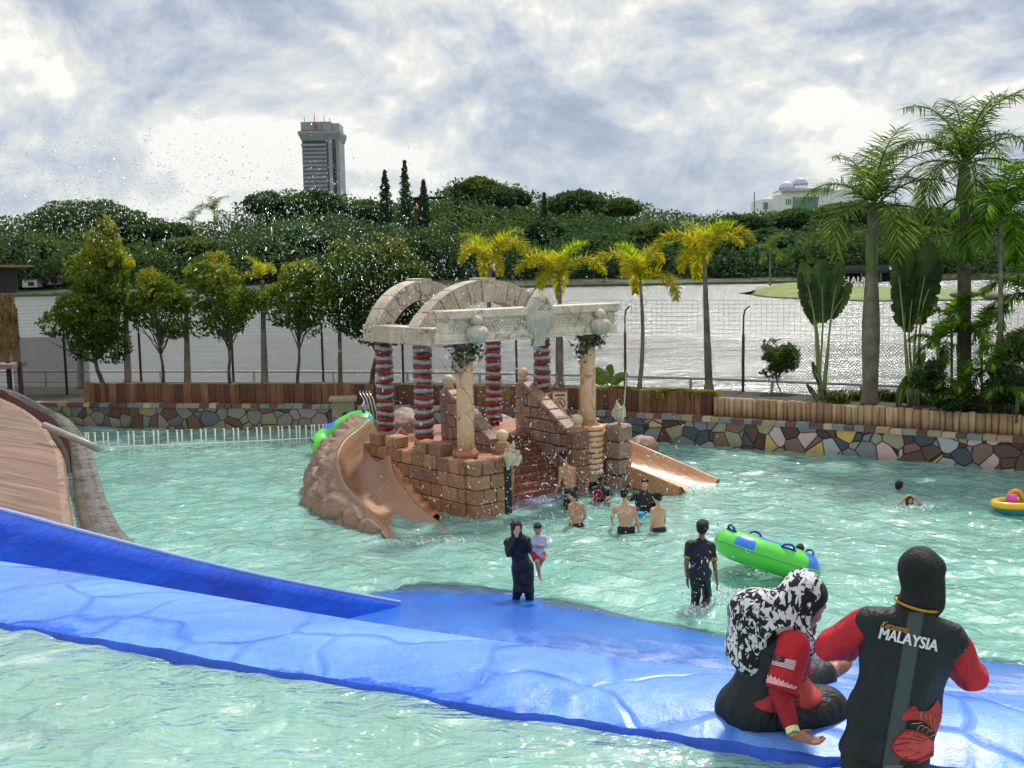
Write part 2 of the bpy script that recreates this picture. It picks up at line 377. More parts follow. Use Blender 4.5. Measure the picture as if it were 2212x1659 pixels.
# slope
BOT = [(-1.6, 15.6), (-1.55, 16.9)]
b0 = [np.array([-3.4, 13.0, -.09]), np.array([-1.75, 15.2, -.09])]+[gz(x, y, -.09) for x, y in BPX]
c0 = [cr[int(i)] for i in np.linspace(22, 159, len(b0))]
c0[0] = np.array([-5.3, 9.2, 2.7])
bt = ramppts(b0, 160); ct = ramppts(c0, 160)
T2 = np.linspace(0, 1, 60)
Q = ct[:, None]*(1-T2)[None, :, None]+bt[:, None]*T2[None, :, None]
pw_ = np.interp(np.arange(160), [0, 60, 105, 159], [.40, .50, .82, .92]); Q[:, :, 2] = ct[:, None, 2]+(bt[:, None, 2]-ct[:, None, 2])*(T2[None]**pw_[:, None]); Q[:, 0, 2] -= .0; Q[:, 1:, 2] += (.05*np.sin(T2[1:]*9+2))[None, :]*.3
def slope_mat():
    n = NT('blue_slope_paint'); g = n.node('ShaderNodeNewGeometry'); sp = n.node('ShaderNodeSeparateXYZ'); n.L.new(g.outputs[0], sp.inputs[0])
    co = n.coord('World', scale=(1.5, .55, 1)); a = n.noise(co, 1.7, 9, .68, .7); b = n.noise(n.coord('World', scale=(3, 1, 1)), 13, 6, .75)
    f = n.math('ADD', n.math('MULTIPLY', a, .8), n.math('MULTIPLY', b, .4))
    zt = n.ramp(n.math('MULTIPLY', sp.outputs[2], .333), [(.07, .0), (.16, .10), (.36, .6), (.62, 1.), (.95, .9)])
    ff = n.math('MULTIPLY', n.ramp(f, [(.50, 0.), (.74, .95)]), zt)
    col = n.mix(ff, n.ramp(n.noise(co, .9, 3), [(.3, lin((0, 84, 200))), (.7, lin((16, 116, 224)))]), lin((205, 218, 240)))
    return n.fin(col, n.math('ADD', .16, n.math('MULTIPLY', ff, .5)), n.bump(f, .05))
mb = MB(); mb.sheet(Q); 
slope = tag(mb.obj('blue_slope', slope_mat()), 'broad blue slide slope with rushing white water falling from the ledge into the far pool', 'slide')
# blue side wall of the slope
wp = np.array([gy(-330, 1058, 8.2), gy(-120, 1079, 9.1), gy(0, 1103, 9.9), gy(150, 1143, 10.6), gy(300, 1182, 11.4), gy(430, 1214, 12.2), gy(560, 1244, 13.0), gy(700, 1272, 14.0), gy(800, 1291, 14.8), gy(866, 1303, 15.4)])
wt = ramppts(wp, 60); inn = np.zeros_like(wt); t = np.gradient(wt, axis=0); nx = np.stack([t[:, 1], -t[:, 0]], 1); nx /= np.linalg.norm(nx, axis=1)[:, None]
def off(P_, d, dz): Q_ = P_.copy(); Q_[:, :2] += nx*d; Q_[:, 2] += dz; return Q_
mb = MB()
hh = np.interp(np.linspace(0, 1, 60), [0, .3, .7, 1], [1.9, 1.75, 1.4, .75])
fl = off(wt, .42, 0); fl[:, 2] -= hh
prof = [off(wt, -.12, 0)*1.0]; prof[0][:, 2] -= 1.6
prof += [off(wt, -.11, -.03), off(wt, -.06, .0), off(wt, .0, -.01)]
for s_ in (.12, .3, .5, .7, .85, 1.0):
    q = off(wt, .03+.5*s_**2.2, 0); q[:, 2] -= hh*s_; prof.append(q)
mb.sheet(np.stack(prof, 1))
def bwall_mat():
    n = NT('blue_wall_paint'); co = n.coord('Object', scale=(1, .6, 1.4)); a = n.noise(co, 1.3, 7, .66, .7)
    st = n.noise(n.coord('Object', scale=(.8, .8, 5)), 2.2, 6, .7, .4)
    col = n.mix(n.ramp(a, [(.35, 0.), (.7, 1.)]), lin((2, 56, 168)), lin((6, 88, 212)))
    col = n.mix(n.ramp(st, [(.6, 0.), (.8, .35)]), col, lin((90, 130, 230)))
    return n.fin(col, .18, n.bump(n.noise(co, 5, 5, .6), .02))
side = mb.obj('slide_side_wall', [bwall_mat()])
# end cap
tag(side, 'glossy dark-blue curved side wall running down the left of the blue slope', 'slide wall')
mb = MB(); e = [p[-1] for p in prof]; mb.add(np.array(e+[e[0]*np.array([1, 1, 0])+np.array([0, 0, -.5]), e[-1]+np.array([0, 0, -.6])]), [[i for i in range(len(e))]+[len(e)+1, len(e)]])
cap = mb.obj('wall_end', bwall_mat(), parent=side); tt = ramppts(off(wt, -.03, .012), 90)
mb = MB(); mb.tube(tt, .028, 6); mb.obj('top_rim', simple('pale_blue_rim', lin((150, 172, 215)), .35, .1), parent=side)
# --- near pool
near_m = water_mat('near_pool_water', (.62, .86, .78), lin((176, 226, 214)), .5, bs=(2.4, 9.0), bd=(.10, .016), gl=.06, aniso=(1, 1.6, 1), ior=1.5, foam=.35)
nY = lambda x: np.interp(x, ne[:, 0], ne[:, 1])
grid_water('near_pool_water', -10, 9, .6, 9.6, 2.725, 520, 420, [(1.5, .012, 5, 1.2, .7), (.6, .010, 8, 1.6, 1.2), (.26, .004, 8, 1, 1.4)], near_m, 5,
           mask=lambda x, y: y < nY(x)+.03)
xs_ = np.linspace(-10, 9, 60); ys_ = np.interp(xs_, ne[:, 0], ne[:, 1])-.04; tf = np.linspace(0, 1, 12)
mb = MB(); mb.sheet(np.stack([np.repeat(xs_[:, None], 12, 1), .6+(ys_[:, None]-.6)*tf[None], np.full((60, 12), 2.15)], -1))
def nf_mat():
    n = NT('near_pool_floor'); co = n.coord('World')
    wv = n.node('ShaderNodeVectorMath', operation='ADD'); n.L.new(co, wv.inputs[0])
    nz = n.node('ShaderNodeTexNoise'); nz.inputs['Scale'].default_value = 2.2; nz.inputs['Detail'].default_value = 3; n.L.new(co, nz.inputs[0])
    sc = n.node('ShaderNodeVectorMath', operation='SCALE'); sc.inputs[3].default_value = .6; n.L.new(nz.outputs[1], sc.inputs[0]); n.L.new(sc.outputs[0], wv.inputs[1])
    f = n.noise(co, .8, 4)
    return n.fin(n.ramp(f, [(.3, lin((150, 196, 170))), (.7, lin((196, 228, 206)))]), .8)
q_ = mb.obj('near_pool_floor', nf_mat()); q_.location.z = 2.15; tag(q_, kind='structure')
# tiled underwater wall just below the near edge of the ledge (dark grid lines)
def tile_mat():
    n = NT('ledge_tiles'); n.b.inputs['Roughness'].default_value = .3
    br = n.node('ShaderNodeTexBrick', offset=0.0); n.L.new(n.coord('UV'), br.inputs[0]); br.inputs['Scale'].default_value = 1.0
    br.inputs['Brick Width'].default_value = .11; br.inputs['Row Height'].default_value = .11; br.inputs['Mortar Size'].default_value = .007
    br.inputs[1].default_value = (*lin((176, 214, 190)), 1); br.inputs[2].default_value = (*lin((160, 204, 180)), 1); br.inputs[3].default_value = (*lin((52, 70, 62)), 1)
    return n.fin(br.outputs[0], .3)
a0 = ne+np.array([0, -.052, -.10]); 
mb = MB(); mb.sheet(np.stack([a0+np.array([0, -.006, .03]), a0+np.array([0, -.03, -.02]), a0+np.array([0, -.30, -.20]), a0+np.array([0, -.36, -.34])], 1), flip=True)
tag(mb.obj('underwater_tile_band', tile_mat(), parent=ledge))
# --- lake
lk = NT('lake_water')
h1 = lk.noise(lk.coord('World', scale=(.12, 1, 1)), .30, 6, .66, .5); h2 = lk.noise(lk.coord('World', scale=(.16, 1, 1)), .07, 5, .6, .6); h3 = lk.noise(lk.coord('World', scale=(.25, 1, 1)), 1.5, 5, .65, .4)
nr = lk.bump(h3, .18, 1, lk.bump(h1, 1.1, 1, lk.bump(h2, 2.4, 1)))
gl_ = lk.node('ShaderNodeBsdfGlossy', i_Roughness=.20, i_Normal=nr); gl_.inputs[0].default_value = (1, 1, 1, 1); df_ = lk.node('ShaderNodeBsdfDiffuse', i_Normal=nr); df_.inputs[0].default_value = (.09, .10, .095, 1)
fr_ = lk.node('ShaderNodeFresnel', i_Normal=nr); fr_.inputs[0].default_value = 1.5; ms_ = lk.node('ShaderNodeMixShader'); lk.L.new(lk.math('ADD', lk.math('MULTIPLY', fr_.outputs[0], .72), .09, clamp=True), ms_.inputs[0]); lk.L.new(df_.outputs[0], ms_.inputs[1]); lk.L.new(gl_.outputs[0], ms_.inputs[2]); lk.L.new(ms_.outputs[0], lk.out.inputs[0]); lake_m = lk.m
x = np.concatenate([np.linspace(-260, 260, 2)]); mb = MB()
X, Y = np.meshgrid(np.linspace(-330, 330, 12), np.array([38., 60, 90, 140, 200, 280, 360]), indexing='ij')
mb.sheet(np.stack([X, Y, np.full_like(X, -.8)], -1)); tag(mb.obj('lake', lake_m), kind='structure')
# --- ground
gm = simple('soil', (.055, .045, .03), .95, .4, 3, .03, coord='World', c2=(.03, .028, .018))
grass_m = simple('grass_ground', (.09, .14, .035), .9, .35, .4, .05, coord='World', c2=(.045, .085, .02))
# ============================================================ pool wall, planters, fence, far shore
WALL = [(-24, 38.4), (-18, 37.2), (-12.6, 35.9), (-6.1, 34.7), (0, 33.1), (4.5, 31.0), (8.6, 28.5), (12.5, 25.9), (17, 22.6), (22, 18.5)]
wl = ramppts([(a, b, 0) for a, b in WALL], 220); s_ = np.concatenate([[0], np.cumsum(np.linalg.norm(np.diff(wl, axis=0), axis=1))])
t_ = np.gradient(wl, axis=0); nb = np.stack([-t_[:, 1], t_[:, 0], 0*t_[:, 0]], 1); nb /= np.linalg.norm(nb, axis=1)[:, None]   # points away from camera (+Y)
nb *= np.sign(nb[:, 1:2])
def wpt(back, z, i0=0, i1=220): p = wl[i0:i1]+nb[i0:i1]*back; p = p.copy(); p[:, 2] = z; return p
def mosaic_mat():
    n = NT('mosaic_stone'); uv = n.coord('UV'); 
    nz = n.node('ShaderNodeTexNoise'); nz.inputs['Scale'].default_value = 2.2; n.L.new(uv, nz.inputs[0])
    wv = n.node('ShaderNodeVectorMath', operation='MULTIPLY_ADD'); n.L.new(nz.outputs[1], wv.inputs[0]); wv.inputs[1].default_value = (.03, .03, 0); n.L.new(uv, wv.inputs[2])
    mp = n.node('ShaderNodeMapping'); mp.inputs[3].default_value = (1, 1.05, 0.001); n.L.new(wv.outputs[0], mp.inputs[0])
    v = n.vor(mp.outputs[0], 2.3, 'F1', 1.0); e = n.vor(mp.outputs[0], 2.3, 'DISTANCE_TO_EDGE', 1.0)
    sp = n.node('ShaderNodeSeparateColor'); n.L.new(v.outputs['Color'], sp.inputs[0])
    ux = n.node('ShaderNodeSeparateXYZ'); n.L.new(uv, ux.inputs[0])
    A = [(0, lin((92, 62, 54))), (.14, lin((206, 172, 100))), (.27, lin((122, 130, 136))), (.42, lin((204, 172, 170))), (.53, lin((76, 44, 44))), (.66, lin((62, 76, 86))), (.78, lin((150, 148, 116))), (.88, lin((124, 96, 86))), (.95, lin((172, 178, 178)))]
    B = [(0, lin((108, 78, 60))), (.14, lin((142, 134, 96))), (.27, lin((122, 120, 114))), (.42, lin((150, 132, 128))), (.53, lin((96, 66, 50))), (.66, lin((92, 100, 104))), (.8, lin((130, 130, 112))), (.9, lin((120, 126, 126)))]
    ca = n.ramp(sp.outputs[0], A, 'CONSTANT'); cb = n.ramp(sp.outputs[0], B, 'CONSTANT')
    f = n.ramp(n.math('MULTIPLY', ux.outputs[0], 1/60.), [(.38, 0.), (.52, 1.)])
    c = n.mix(f, cb, ca)
    dirt = n.noise(n.coord('UV', scale=(1, .6, 1)), 5, 7, .65)
    c = n.mix(n.math('MULTIPLY', n.ramp(dirt, [(.45, 0.), (.7, 1.)]), .28), c, lin((110, 96, 76)))
    low = n.ramp(ux.outputs[1], [(.05, .65), (.22, 0.)])
    c = n.mix(low, c, n.mix(.5, c, lin((96, 72, 44))))
    g = n.ramp(e.outputs[0], [(.012, 1.), (.03, 0.)])
    return n.fin(n.mix(g, c, (.014, .013, .012)), .42, n.bump(n.math('ADD', n.ramp(e.outputs[0], [(0, 0.), (.05, 1.)]), n.math('MULTIPLY', dirt, .3)), .03))
mosaic = mosaic_mat()
mb = MB(); zz = [-1.0, 0, .4, .69]
P = np.stack([wpt(0, z) for z in zz], 1); uv = np.stack([np.stack([s_, np.full(220, z)], 1) for z in zz], 1)
mb.sheet(P, uv=uv, smooth=False); pw = mb.obj('pool_wall', mosaic)
tag(pw, 'long curved pool wall of multicoloured crazy-paving stones with dark joints', 'wall')
# cap stones: a course of individual little blocks, one part
r = np.random.default_rng(5); mb = MB(); d = 0.3; cols = []
def wat(s): return np.array([np.interp(s, s_, wl[:, k]) for k in range(3)]), np.array([np.interp(s, s_, nb[:, k]) for k in range(3)])
while d < s_[-1]-.5:
    w = r.uniform(.24, .40); p, nn = wat(d+w/2); a = atan2(nn[1], nn[0])-pi/2
    h = r.uniform(.12, .15); b4 = len(mb.v); mb.box(p+nn*.10+np.array([0, 0, .69+h/2]), (w-.014, .26+r.uniform(-.02, .03), h), a, taper=.96)
    mb.col[-1] = np.full(8, r.uniform(0, 1)); d += w
n = NT('cap_stone'); at = n.node('ShaderNodeAttribute', attribute_name='tint')
c = n.ramp(at.outputs['Fac'], [(0, lin((110, 72, 66))), (.2, lin((128, 136, 138))), (.45, lin((176, 150, 118))), (.62, lin((92, 68, 60))), (.8, lin((150, 152, 146))), (.92, lin((196, 182, 150)))], 'CONSTANT')
nz = n.noise(n.coord('Object'), 9, 6, .7)
cap_m = n.fin(n.mix(n.math('MULTIPLY', nz, .35), c, (.12, .11, .09)), .7, n.bump(nz, .03))
mb.obj('cap_stone_course', cap_m, parent=pw)
# terrace ground behind the wall as one sheet, falling to the lake behind
mb = MB(); prof = [(.02, .70), (.25, .71), (.6, .72), (5.5, .72), (7.5, .4), (9.5, -1.2), (12, -2.0)]
mb.sheet(np.stack([wpt(b, z) for b, z in prof], 1), flip=True); tag(mb.obj('ground', gm), kind='structure')
# deep ground sheet to the horizon
mb = MB(); X, Y = np.meshgrid(np.linspace(-3000, 3000, 16), np.linspace(-40, 4500, 16), indexing='ij'); mb.sheet(np.stack([X, Y, np.full_like(X, -2.6)], -1))
tag(mb.obj('ground_plain', grass_m), kind='structure')
# wooden planter walls
def plank_mat(name, cols, dark=.1, rough=.75, gr=30):
    n = NT(name); at = n.node('ShaderNodeAttribute', attribute_name='tint'); co = n.coord('UV')
    m = n.noise(n.coord('Object', scale=(3, 3, .35)), gr/4, 7, .7, .6)
    c = n.ramp(at.outputs['Fac'], [(i/len(cols), lin(cc)) for i, cc in enumerate(cols)], 'CONSTANT')
    c = n.mix(n.ramp(m, [(.35, 0.), (.75, .8)]), c, tuple(dark*x for x in lin(cols[0])))
    sp_ = n.noise(n.coord('Object', scale=(1, 1, 1)), 1.7, 5, .6)
    c = n.mix(n.ramp(sp_, [(.5, 0.), (.75, .35)]), c, lin((70, 56, 44)))
    return n.fin(c, rough, n.bump(m, .03))
brown_m = plank_mat('brown_plank', [(126, 82, 56), (112, 66, 46), (150, 104, 66), (104, 64, 44), (134, 88, 62), (160, 118, 78)])
log_m = plank_mat('pale_log', [(196, 160, 118), (206, 174, 130), (176, 140, 100), (214, 184, 142), (186, 150, 118)], .22)
def planks(s0, s1, z0, z1f, wr, rnd, thick, back, mats, name, label, seed, groupsize=None):
    mb = MB(); r = np.random.default_rng(seed); d = s0
    while d < s1-.02:
        w = min(r.uniform(*wr), s1-d); p, nn = wat(d+w/2); a = atan2(nn[1], nn[0])-pi/2; z1 = z1f(d)+r.uniform(-rnd, rnd)
        b = back+r.uniform(-.012, .012)
        if thick == 'log':
            mb.tube([p+nn*(b+.06)+np.array([0, 0, z0]), p+nn*(b+.06)+np.array([0, 0, z1])], w*.53, 8); nv = 16
        else: mb.box(p+nn*(b+.05)+np.array([0, 0, (z0+z1)/2]), (w-.012, .10, z1-z0), a); nv = 8
        mb.col[-1] = np.full(nv, r.uniform(0, 1)); d += w
    # backing
    i0 = np.searchsorted(s_, s0); i1 = np.searchsorted(s_, s1)
    return tag(mb.obj(name, mats), label, 'planter wall')
sL = s_[np.argmin(abs(wl[:, 0]+15.05))]; p_ = np.argmin(np.linalg.norm(wl[:, :2]-gz(1565, 890, .8)[:2], axis=1)); sM = s_[p_]
planks(sL, sM, .71, lambda d: 1.46, (.10, .36), .012, 'b', .42, brown_m, 'plank_planter_wall', 'reddish-brown vertical plank planter wall behind the pool, below the row of trees', 1)
planks(sM+.05, s_[-1]-1, .71, lambda d: 1.36-.006*(d-sM), (.12, .22), .02, 'log', .36, log_m, 'log_planter_wall', 'pale tan log-palisade planter wall on the right behind the mosaic wall', 2)
# planter soil
iL = np.searchsorted(s_, sL)
mb = MB(); mb.sheet(np.stack([wpt(.50, 1.22, iL), wpt(.7, 1.25, iL), wpt(1.6, 1.27, iL), wpt(3.2, 1.22, iL), wpt(3.9, .7, iL)], 1), flip=True); tag(mb.obj('planter_soil', gm), kind='structure')
def P0(px, py, z=1.3): return gz(px, py, z)
# chain link fence ------------------------------------------------
def fence_line(): return ramppts([P0(60, 858, .9)+[-4, 2.0, 0], [-15.6, 40.0, 1.2], [-8, 38.6, 1.2], [-.5, 36.6, 1.2], [4.2, 34.6, 1.2], [8.0, 32.6, 1.2], [12.6, 30.2, 1.2], [19, 26.6, 1.2]], 300)
flp = fence_line(); flp[:, 2] = 0; fs = np.concatenate([[0], np.cumsum(np.linalg.norm(np.diff(flp, axis=0), axis=1))])
def fat(s): return np.stack([np.interp(s, fs, flp[:, 0]), np.interp(s, fs, flp[:, 1])], -1)
fence = thing('chain_link_fence', 'tall rusty-posted chain-link fence running the whole lake side behind the planters', 'fence', (*fat(fs[-1]/2), .7))
wire_m = simple('galvanised_wire', (.20, .21, .21), .5, .2, 8, 0, metal=.6); post_m = simple('rust_post', (.065, .038, .032), .75, .35, 12, .004)
def fast_strands(P, Q, w, name, m, parent):        # straight thin wires, 3-sided
    P = np.asarray(P); Q = np.asarray(Q); d = Q-P; d /= np.linalg.norm(d, axis=1)[:, None]
    a = np.cross(d, [0.3, 1, .2]); a /= np.linalg.norm(a, axis=1)[:, None]; b = np.cross(d, a); k = len(P)
    ring = [a*w, (-.5*a+.87*b)*w, (-.5*a-.87*b)*w]
    V = np.stack([P+ring[0], P+ring[1], P+ring[2], Q+ring[0], Q+ring[1], Q+ring[2]], 1).reshape(-1, 3)
    F = (np.arange(k)*6)[:, None, None]+np.array([[0, 1, 4, 3], [1, 2, 5, 4], [2, 0, 3, 5]])[None]
    return mk(name, V, F.reshape(-1, 4), m, parent=parent, smooth=False)
z0, z1 = .75, 2.85; hgt = z1-z0; step = .105; S0 = np.arange(0, fs[-1]-hgt, step)
segs = 6; A = []; B = []
for dr in (1, -1):
    for k in range(segs):
        za = z0+hgt*k/segs; zb = z0+hgt*(k+1)/segs
        sa = S0+(hgt*k/segs if dr > 0 else hgt*(1-k/segs)); sb = S0+(hgt*(k+1)/segs if dr > 0 else hgt*(1-(k+1)/segs))
        A.append(np.column_stack([fat(sa*1.0), np.full(len(sa), za)])); B.append(np.column_stack([fat(sb), np.full(len(sb), zb)]))
o = fast_strands(np.concatenate(A), np.concatenate(B), .006, 'chain_mesh', wire_m, fence); tag(o, kind='stuff')
A = []; B = []
for z in list(np.arange(2.9, 4.15, .13)):
    q = fat(np.linspace(0, fs[-1], 120)); A.append(np.column_stack([q[:-1], np.full(119, z)])); B.append(np.column_stack([q[1:], np.full(119, z)]))
q = fat(np.arange(0, fs[-1], .17)); A.append(np.column_stack([q, np.full(len(q), 2.85)])); B.append(np.column_stack([q, np.full(len(q), 4.1)]))
o = fast_strands(np.concatenate(A), np.concatenate(B), .0036, 'upper_net', wire_m, fence); tag(o, kind='stuff')
for px in (14, 140, 303, 500, 697, 875, 1118, 1348, 1603, 1867, 2146, 2330):
    dr = ray(px, 800); k = np.argmin(abs(flp[:, 0]/flp[:, 1]-dr[0]/dr[1])); x, y = flp[k, :2]; tall = px in (1348, 1603, 2146)
    mb = MB(); mb.box((x, y-.03, 1.85), (.075, .075, 2.3)); top = 3.55 if tall else 3.05
    mb.tube([(x, y-.03, 2.9), (x, y-.03, top), (x+.03, y-.1, top+.22), (x+.13, y-.25, top+.34)], .026, 6); mb.obj('post', post_m, parent=fence)
# promenade rail beyond the fence
rail = thing('lakeside_railing', 'white tubular railing along the lake promenade behind the chain-link fence', 'railing', (0, 42, .3))
rp = ramppts([(-26, 45.5, 0), (-12, 43, 0), (-2, 40.6, 0), (6, 37.4, 0), (14, 32.8, 0), (22, 28, 0)], 80)
rm = simple('weathered_white_pipe', (.42, .43, .44), .45, .25, 9, .003)
mb = MB(); a = rp.copy(); a[:, 2] = 1.22; mb.tube(a, .05, 8); a = rp.copy(); a[:, 2] = .78; mb.tube(a, .03, 6); mb.obj('rail', rm, parent=rail)
for i in range(3, 80, 5):
    mb = MB(); x, y = rp[i, :2]; mb.tube([(x, y-.05, -.6), (x, y, .5), (x, y+.10, .95), (x, y, 1.22)], .055, 8); mb.obj('post', rm, parent=rail)
# water lane rope with upright rods (left)
lane = thing('lane_barrier', 'white slatted float barrier of upright rods across the far-left water', 'barrier', (*gz(450, 950, 0)[:2], 0))
wm = simple('white_plastic', (.78, .76, .68), .4, .1, 8, .002)
la = ramppts([gz(188, 958), gz(330, 957), gz(480, 953), gz(620, 947), gz(700, 944)], 60); la[:, 2] = .11
la2 = np.array([gz(186, 968, .08), gz(330, 962, .1), gz(480, 956, .12), gz(620, 949, .14), gz(705, 944, .14)]); lb = ramppts(la2, 60)
mb = MB(); mb.tube(lb, .018, 6); mb.obj('cord', wm, parent=lane)
for i in range(36):
    p = lb[int(i*59/35)]; mb = MB(); mb.tube([(p[0], p[1], -.15), (p[0]+.005, p[1], .52)], .021, 6); mb.box((p[0], p[1], .53), (.06, .04, .03)); mb.obj('rod', wm, parent=lane)
# concrete block and grab rails by the wall
blk = thing('concrete_plinth', 'small grey-tan concrete plinth block against the mosaic wall, left of the columns', 'plinth', (*gz(742, 915, .2)[:2], 0))
cm = simple('plinth_concrete', lin((150, 136, 112)), .85, .2, 3, .02)
c0_ = gy(742, 890, 33.6); mb = MB(); mb.box((c0_[0], 33.6, .55), (.72, .8, 1.15), .12, taper=.93); mb.box((c0_[0], 33.58, 1.16), (.86, .9, .08), .12); mb.obj('block', cm, parent=blk)
mb = MB(); mb.box((c0_[0]+.12, 33.14, .62), (.13, .06, .3), .12); mb.obj('plinth_recess_shade', simple('plinth_shade_black', (.01, .01, .01), .9, .1, 3, 0), parent=blk)  # black block on the front face standing in for a recess's shade
gr = thing('pool_grab_rails', 'row of bent stainless grab rails beside the concrete plinth', 'handrail', (*gz(790, 905, .2)[:2], 0)); sm = simple('steel', (.5, .5, .5), .3, .1, 8, 0, metal=.9)
for i in range(4):
    b = gy(790+i*7, 893, 32.6); x = b[0]; mb = MB(); mb.tube([(x+.05, 32.6, 0.1), (x+.03, 32.6, .8), (x-.06, 32.6, 1.25), (x-.2, 32.75, 1.42), (x-.26, 33.3, 1.42), (x-.22, 33.5, 1.1)], .022, 6); mb.obj('rail', sm, parent=gr)
# notice on the plank wall
sg = thing('notice_board', 'small cream notice with a red prohibition ring on the plank wall', 'sign', (*gy(1209, 880, 30.9)[:2], .8))
pc = gy(1209, 866, 32.4); mb = MB(); mb.box((pc[0], 32.42, pc[2]), (.50, .04, .60)); mb.obj('frame', simple('sign_frame', lin((150, 110, 80)), .6), parent=sg)
mb = MB(); mb.box((pc[0], 32.385, pc[2]), (.43, .02, .53)); mb.obj('panel', simple('sign_cream', lin((205, 190, 160)), .6, .08), parent=sg)
mb = MB(); an = np.linspace(0, 2*pi, 25)[:-1]; cx, cz = pc[0], pc[2]-.07
mb.tube([(cx+.15*cos(q), 32.365, cz+.15*sin(q)) for q in an], .014, 6, closed=True); mb.tube([(cx-.1, 32.365, cz+.1), (cx+.1, 32.365, cz-.1)], .014, 6); mb.obj('ring', simple('sign_red', lin((150, 50, 40)), .6, .1), parent=sg)
mb = MB(); mb.box((cx, 32.37, pc[2]+.18), (.3, .01, .06)); mb.tube([(cx-.06, 32.37, cz-.07), (cx, 32.37, cz+.08), (cx+.06, 32.37, cz-.02)], .018, 5); mb.obj('marks', simple('sign_dark', lin((90, 80, 76)), .6), parent=sg)
# thatched hut at the left edge
hut = thing('thatched_hut', 'straw-thatched hut standing at the left edge of the picture', 'hut', (-19.6, 39, .7))
th = simple('straw', lin((140, 112, 72)), .95, .4, 5, .05, c2=lin((84, 62, 38)))
def thatch(x0, x1, y, ztop, zbot, n, seed, lean=.25, name='thatch'):
    r = np.random.default_rng(seed); A_ = []; B_ = []
    for i in range(n):
        f = r.uniform(0, 1); x = x0+(x1-x0)*f; t = r.uniform(0, .75); z = ztop+(zbot-ztop)*t; l = r.uniform(.3, .7)
        A_.append((x, y-lean*t-r.uniform(0, .06), z)); B_.append((x+r.normal(0, .05), y-lean*min(1, t+.3)-r.uniform(.0, .10), z-l))
    return fast_strands(A_, B_, .014, name, th, hut)
hx = gy(44, 700, 38.)[0]-.85
z_ = lambda py: gy(30, py, 38.)[2]
mb = MB(); mb.box(((hx-3.3), 39.6, z_(735)), (5.5, 2.6, z_(640)-z_(770))); mb.obj('wall', simple('hut_wall', lin((96, 78, 50)), .9, .3, 4, .04), parent=hut)
mb = MB(); mb.box((hx-2.9, 39.4, z_(606)), (5.3, 2.0, z_(577)-z_(634))); mb.obj('netting', simple('shade_net', (.012, .014, .012), .9), parent=hut)
mb = MB(); mb.box((hx-2.75, 39.2, z_(574)), (5.9, 3.2, .08)); mb.tube([(hx-.05, 38.3, z_(574)), (hx, 38.3, z_(640))], .03, 6); mb.obj('roof', simple('hut_reed', lin((104, 70, 50)), .9), parent=hut)
thatch(hx-5.0, hx+.62, 38.3, z_(632), z_(668), 1600, 1); thatch(hx-5.0, hx+.66, 38.22, z_(655), z_(765), 2600, 2, .05)
mb = MB(); mb.box((hx-.7, 38.8, z_(793)), (2.1, 1.2, .16)); mb.obj('deck', simple('hut_deck', lin((140, 120, 118)), .8), parent=hut)
for dx in (-1.0, -.05, .35):
    mb = MB(); mb.box((hx+dx, 38.8, .9+(z_(800)-.2)/2-.45), (.13, .13, z_(800)-.2)); mb.obj('post', post_m, parent=hut)
sn = MB(); X, Z = np.meshgrid(np.linspace(-18.6, -15.75, 12), np.linspace(.6, z_(735), 10), indexing='ij'); sn.sheet(np.stack([X, 39.6+.03*np.sin(X*9+Z*5), Z], -1))
n = NT('shade_screen'); tr = n.node('ShaderNodeBsdfTransparent'); df = n.node('ShaderNodeBsdfDiffuse', i_0=(.03, .035, .035)); ms = n.node('ShaderNodeMixShader'); ms.inputs[0].default_value = .55
n.L.new(tr.outputs[0], ms.inputs[1]); n.L.new(df.outputs[0], ms.inputs[2]); n.L.new(ms.outputs[0], n.out.inputs[0])
tag(sn.obj('shade_screen', n.m), 'dark see-through shade cloth hung on the fence beside the thatched hut', 'shade cloth')
# ============================================================ wooden ramp and stone kerb on the left
RID = [(-160, 812, 34.5), (-60, 838, 33.6), (0, 861, 32.6), (47, 883.5, 31.3), (92, 917, 29.4), (113, 950, 27.4), (132, 980, 25.6), (137, 1016, 23.8), (142, 1063, 21.8), (151, 1122, 19.6), (157, 1150, 18.6), (175, 1230, 16.2), (205, 1330, 14)]
rd = ramppts([gy(*p) for p in RID], 70)
def woodimp():
    n = NT('ramp_wood_concrete'); co = n.coord('UV', scale=(.16, 1, 1)); f = n.noise(co, 2.0, 8, .68, .8); g = n.noise(n.coord('UV', scale=(.1, 2.2, 1)), 4.2, 6, .65, .4); v = n.noise(n.coord('Object'), .3, 3)
    c = n.ramp(n.math('ADD', n.math('MULTIPLY', f, .62), n.math('MULTIPLY', g, .38)), [(.36, lin((84, 60, 50))), (.45, lin((110, 86, 72))), (.54, lin((134, 110, 90))), (.66, lin((164, 142, 116)))])
    c = n.mix(n.ramp(v, [(.42, .65), (.58, 0.)]), c, n.mix(.5, c, lin((132, 82, 72))))
    gl = n.ramp(g, [(.40, 1.), (.44, 0.)])
    dz = n.noise(n.coord('Object'), .9, 7, .7); c = n.mix(n.ramp(dz, [(.48, 0.), (.68, .6)]), c, lin((98, 92, 84)))
    return n.fin(n.mix(n.math('MULTIPLY', gl, .7), c, lin((66, 44, 36))), .42, n.bump(n.math('ADD', f, g), .04))
mb = MB(); T = np.linspace(0, 1, 26); Pm = []
for t in T:
    q = rd.copy(); q[:, 0] -= 9.5*t; q[:, 1] -= 5.5*t; q[:, 2] += .06+.25*t+1.5*t**1.6*1.0; q[:, 2] = np.where(t < .03, rd[:, 2], q[:, 2]); Pm.append(q)
Pm = np.stack(Pm, 1); u = np.arange(70)*.35; UVr = np.stack(np.meshgrid(T*11, np.arange(70)*.34, indexing='ij'), -1).transpose(1, 0, 2)
